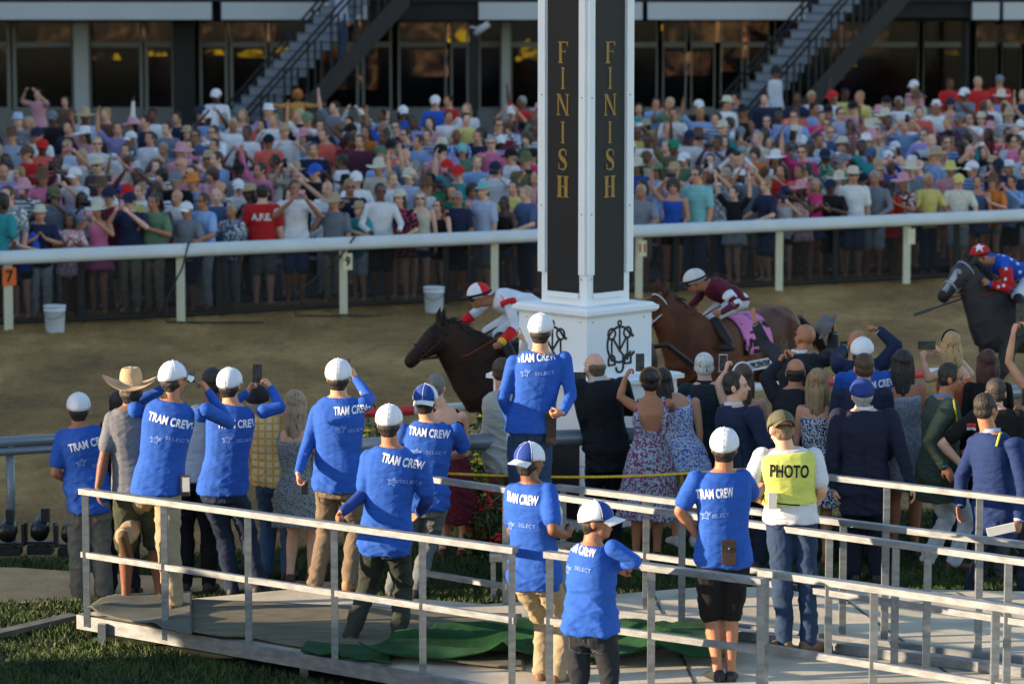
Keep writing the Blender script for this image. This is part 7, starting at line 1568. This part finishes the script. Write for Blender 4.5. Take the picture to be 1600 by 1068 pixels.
# people on and beside the stairs
def onfloor(x, yfoot, Y): v = YP(x, yfoot, Y); return (v.x, v.y, v.z)
GW = "people by the grandstand stairs"
person("dark clothed person climbing the left staircase", onfloor(468, 205, YB - 5), 1.75, R(-70), dict(look=(0, 0, 0)), skin=SKD, top=('long', BLK_), bottom=('pants', BLK_), hair=('short', HD), group=GW, vox=.014)
person("person in white shirt and jeans high on the left staircase", onfloor(534, 92, YB - 5), 1.75, R(-70), dict(), skin=SKN, top=('long', rgb(186, 190, 210)), bottom=('pants', rgb(60, 84, 120)), hair=('short', HD), group=GW, vox=.014)
person("dancer in ochre costume with feathered orange headdress under the left staircase", onfloor(466, 262, YB - 8), 1.68, R(175), dict(le=U(-.22, .05, .80), lw=U(-.33, .08, .82), re=U(.22, .05, .80), rw=U(.33, .08, .82)), skin=SKD, top=('long', rgb(196, 140, 70)), bottom=('pants', rgb(120, 84, 50)), hair=('curly', rgb(190, 110, 40)), female=True, group=GW, vox=.014)
person("guard in white shirt and dark cap at the foot of the right staircase", onfloor(1210, 236, YB - 9), 1.80, R(-120), dict(), skin=SKD, top=('shirt', rgb(186, 190, 202)), bottom=('pants', BLK_), hair=('short', HD), hat=('cap', rgb(30, 34, 40), rgb(30, 34, 40), False), group=GW, vox=.014)
# ================================================================== ADDED SUN BLOCKERS OUT OF VIEW AT LEFT
# unseen building and car shapes, added to keep the low sun off most ground
SH = Vector((math.sin(SUN_AZ), math.cos(SUN_AZ)))
pv = empty("pavilion", (-34, 60, 0)); tag(pv, "long pale two storey pavilion standing left of the track", "building")
PW = mat("pavilion_wall", rgb(170, 166, 156), .8)
M().box((0, 0, 7), (8, 76, 14)).build("wall", PW, pv); M().box((0, 0, 14.3), (9.4, 77.4, .6)).build("roof", mat("roof_grey", rgb(90, 90, 92), .8), pv)  # wall and roof of the added sun blocker
for k in range(24):
    for z in (2.4, 6.4, 10.4): M().box((4.02, -36 + k * 3.1, z), (.08, 1.8, 2.0)).build("window", GLASSES, pv) if k % 2 == 0 else None  # window shapes on the added sun blocker
def tram(x, y, n, lab):  # added opaque car shapes, unseen, that shade the low part of the deck
    r = empty("tram_car", (x, y, 0)); tag(r, lab, "tram", "parked tram cars")
    M().box((0, 0, .95), (1.9, 5.0, 1.1)).build("body", solid(rgb(60, 96, 150)), r); M().box((0, 0, 2.35), (2.1, 5.3, .12)).build("roof", solid(rgb(200, 200, 200)), r)  # body and roof of the added blocker shape
    M().box((0, 0, 1.9), (1.7, 4.9, .8)).build("cabin", solid(rgb(120, 124, 130)), r)
    for sy in (-1.7, 1.7):
        for sx in (-.9, .9): M().tube([(sx - .1, sy, .36), (sx + .1, sy, .36)], .36, 18).build("wheel", solid(rgb(26, 26, 28)), r, smooth=False)
for i, y in enumerate((8.5, 14.2, 19.9)): tram(-10.5, y, i, ["rear blue roofed tram car parked left of the walkway", "middle blue roofed tram car parked left of the walkway", "front blue roofed tram car parked left of the walkway"][i])
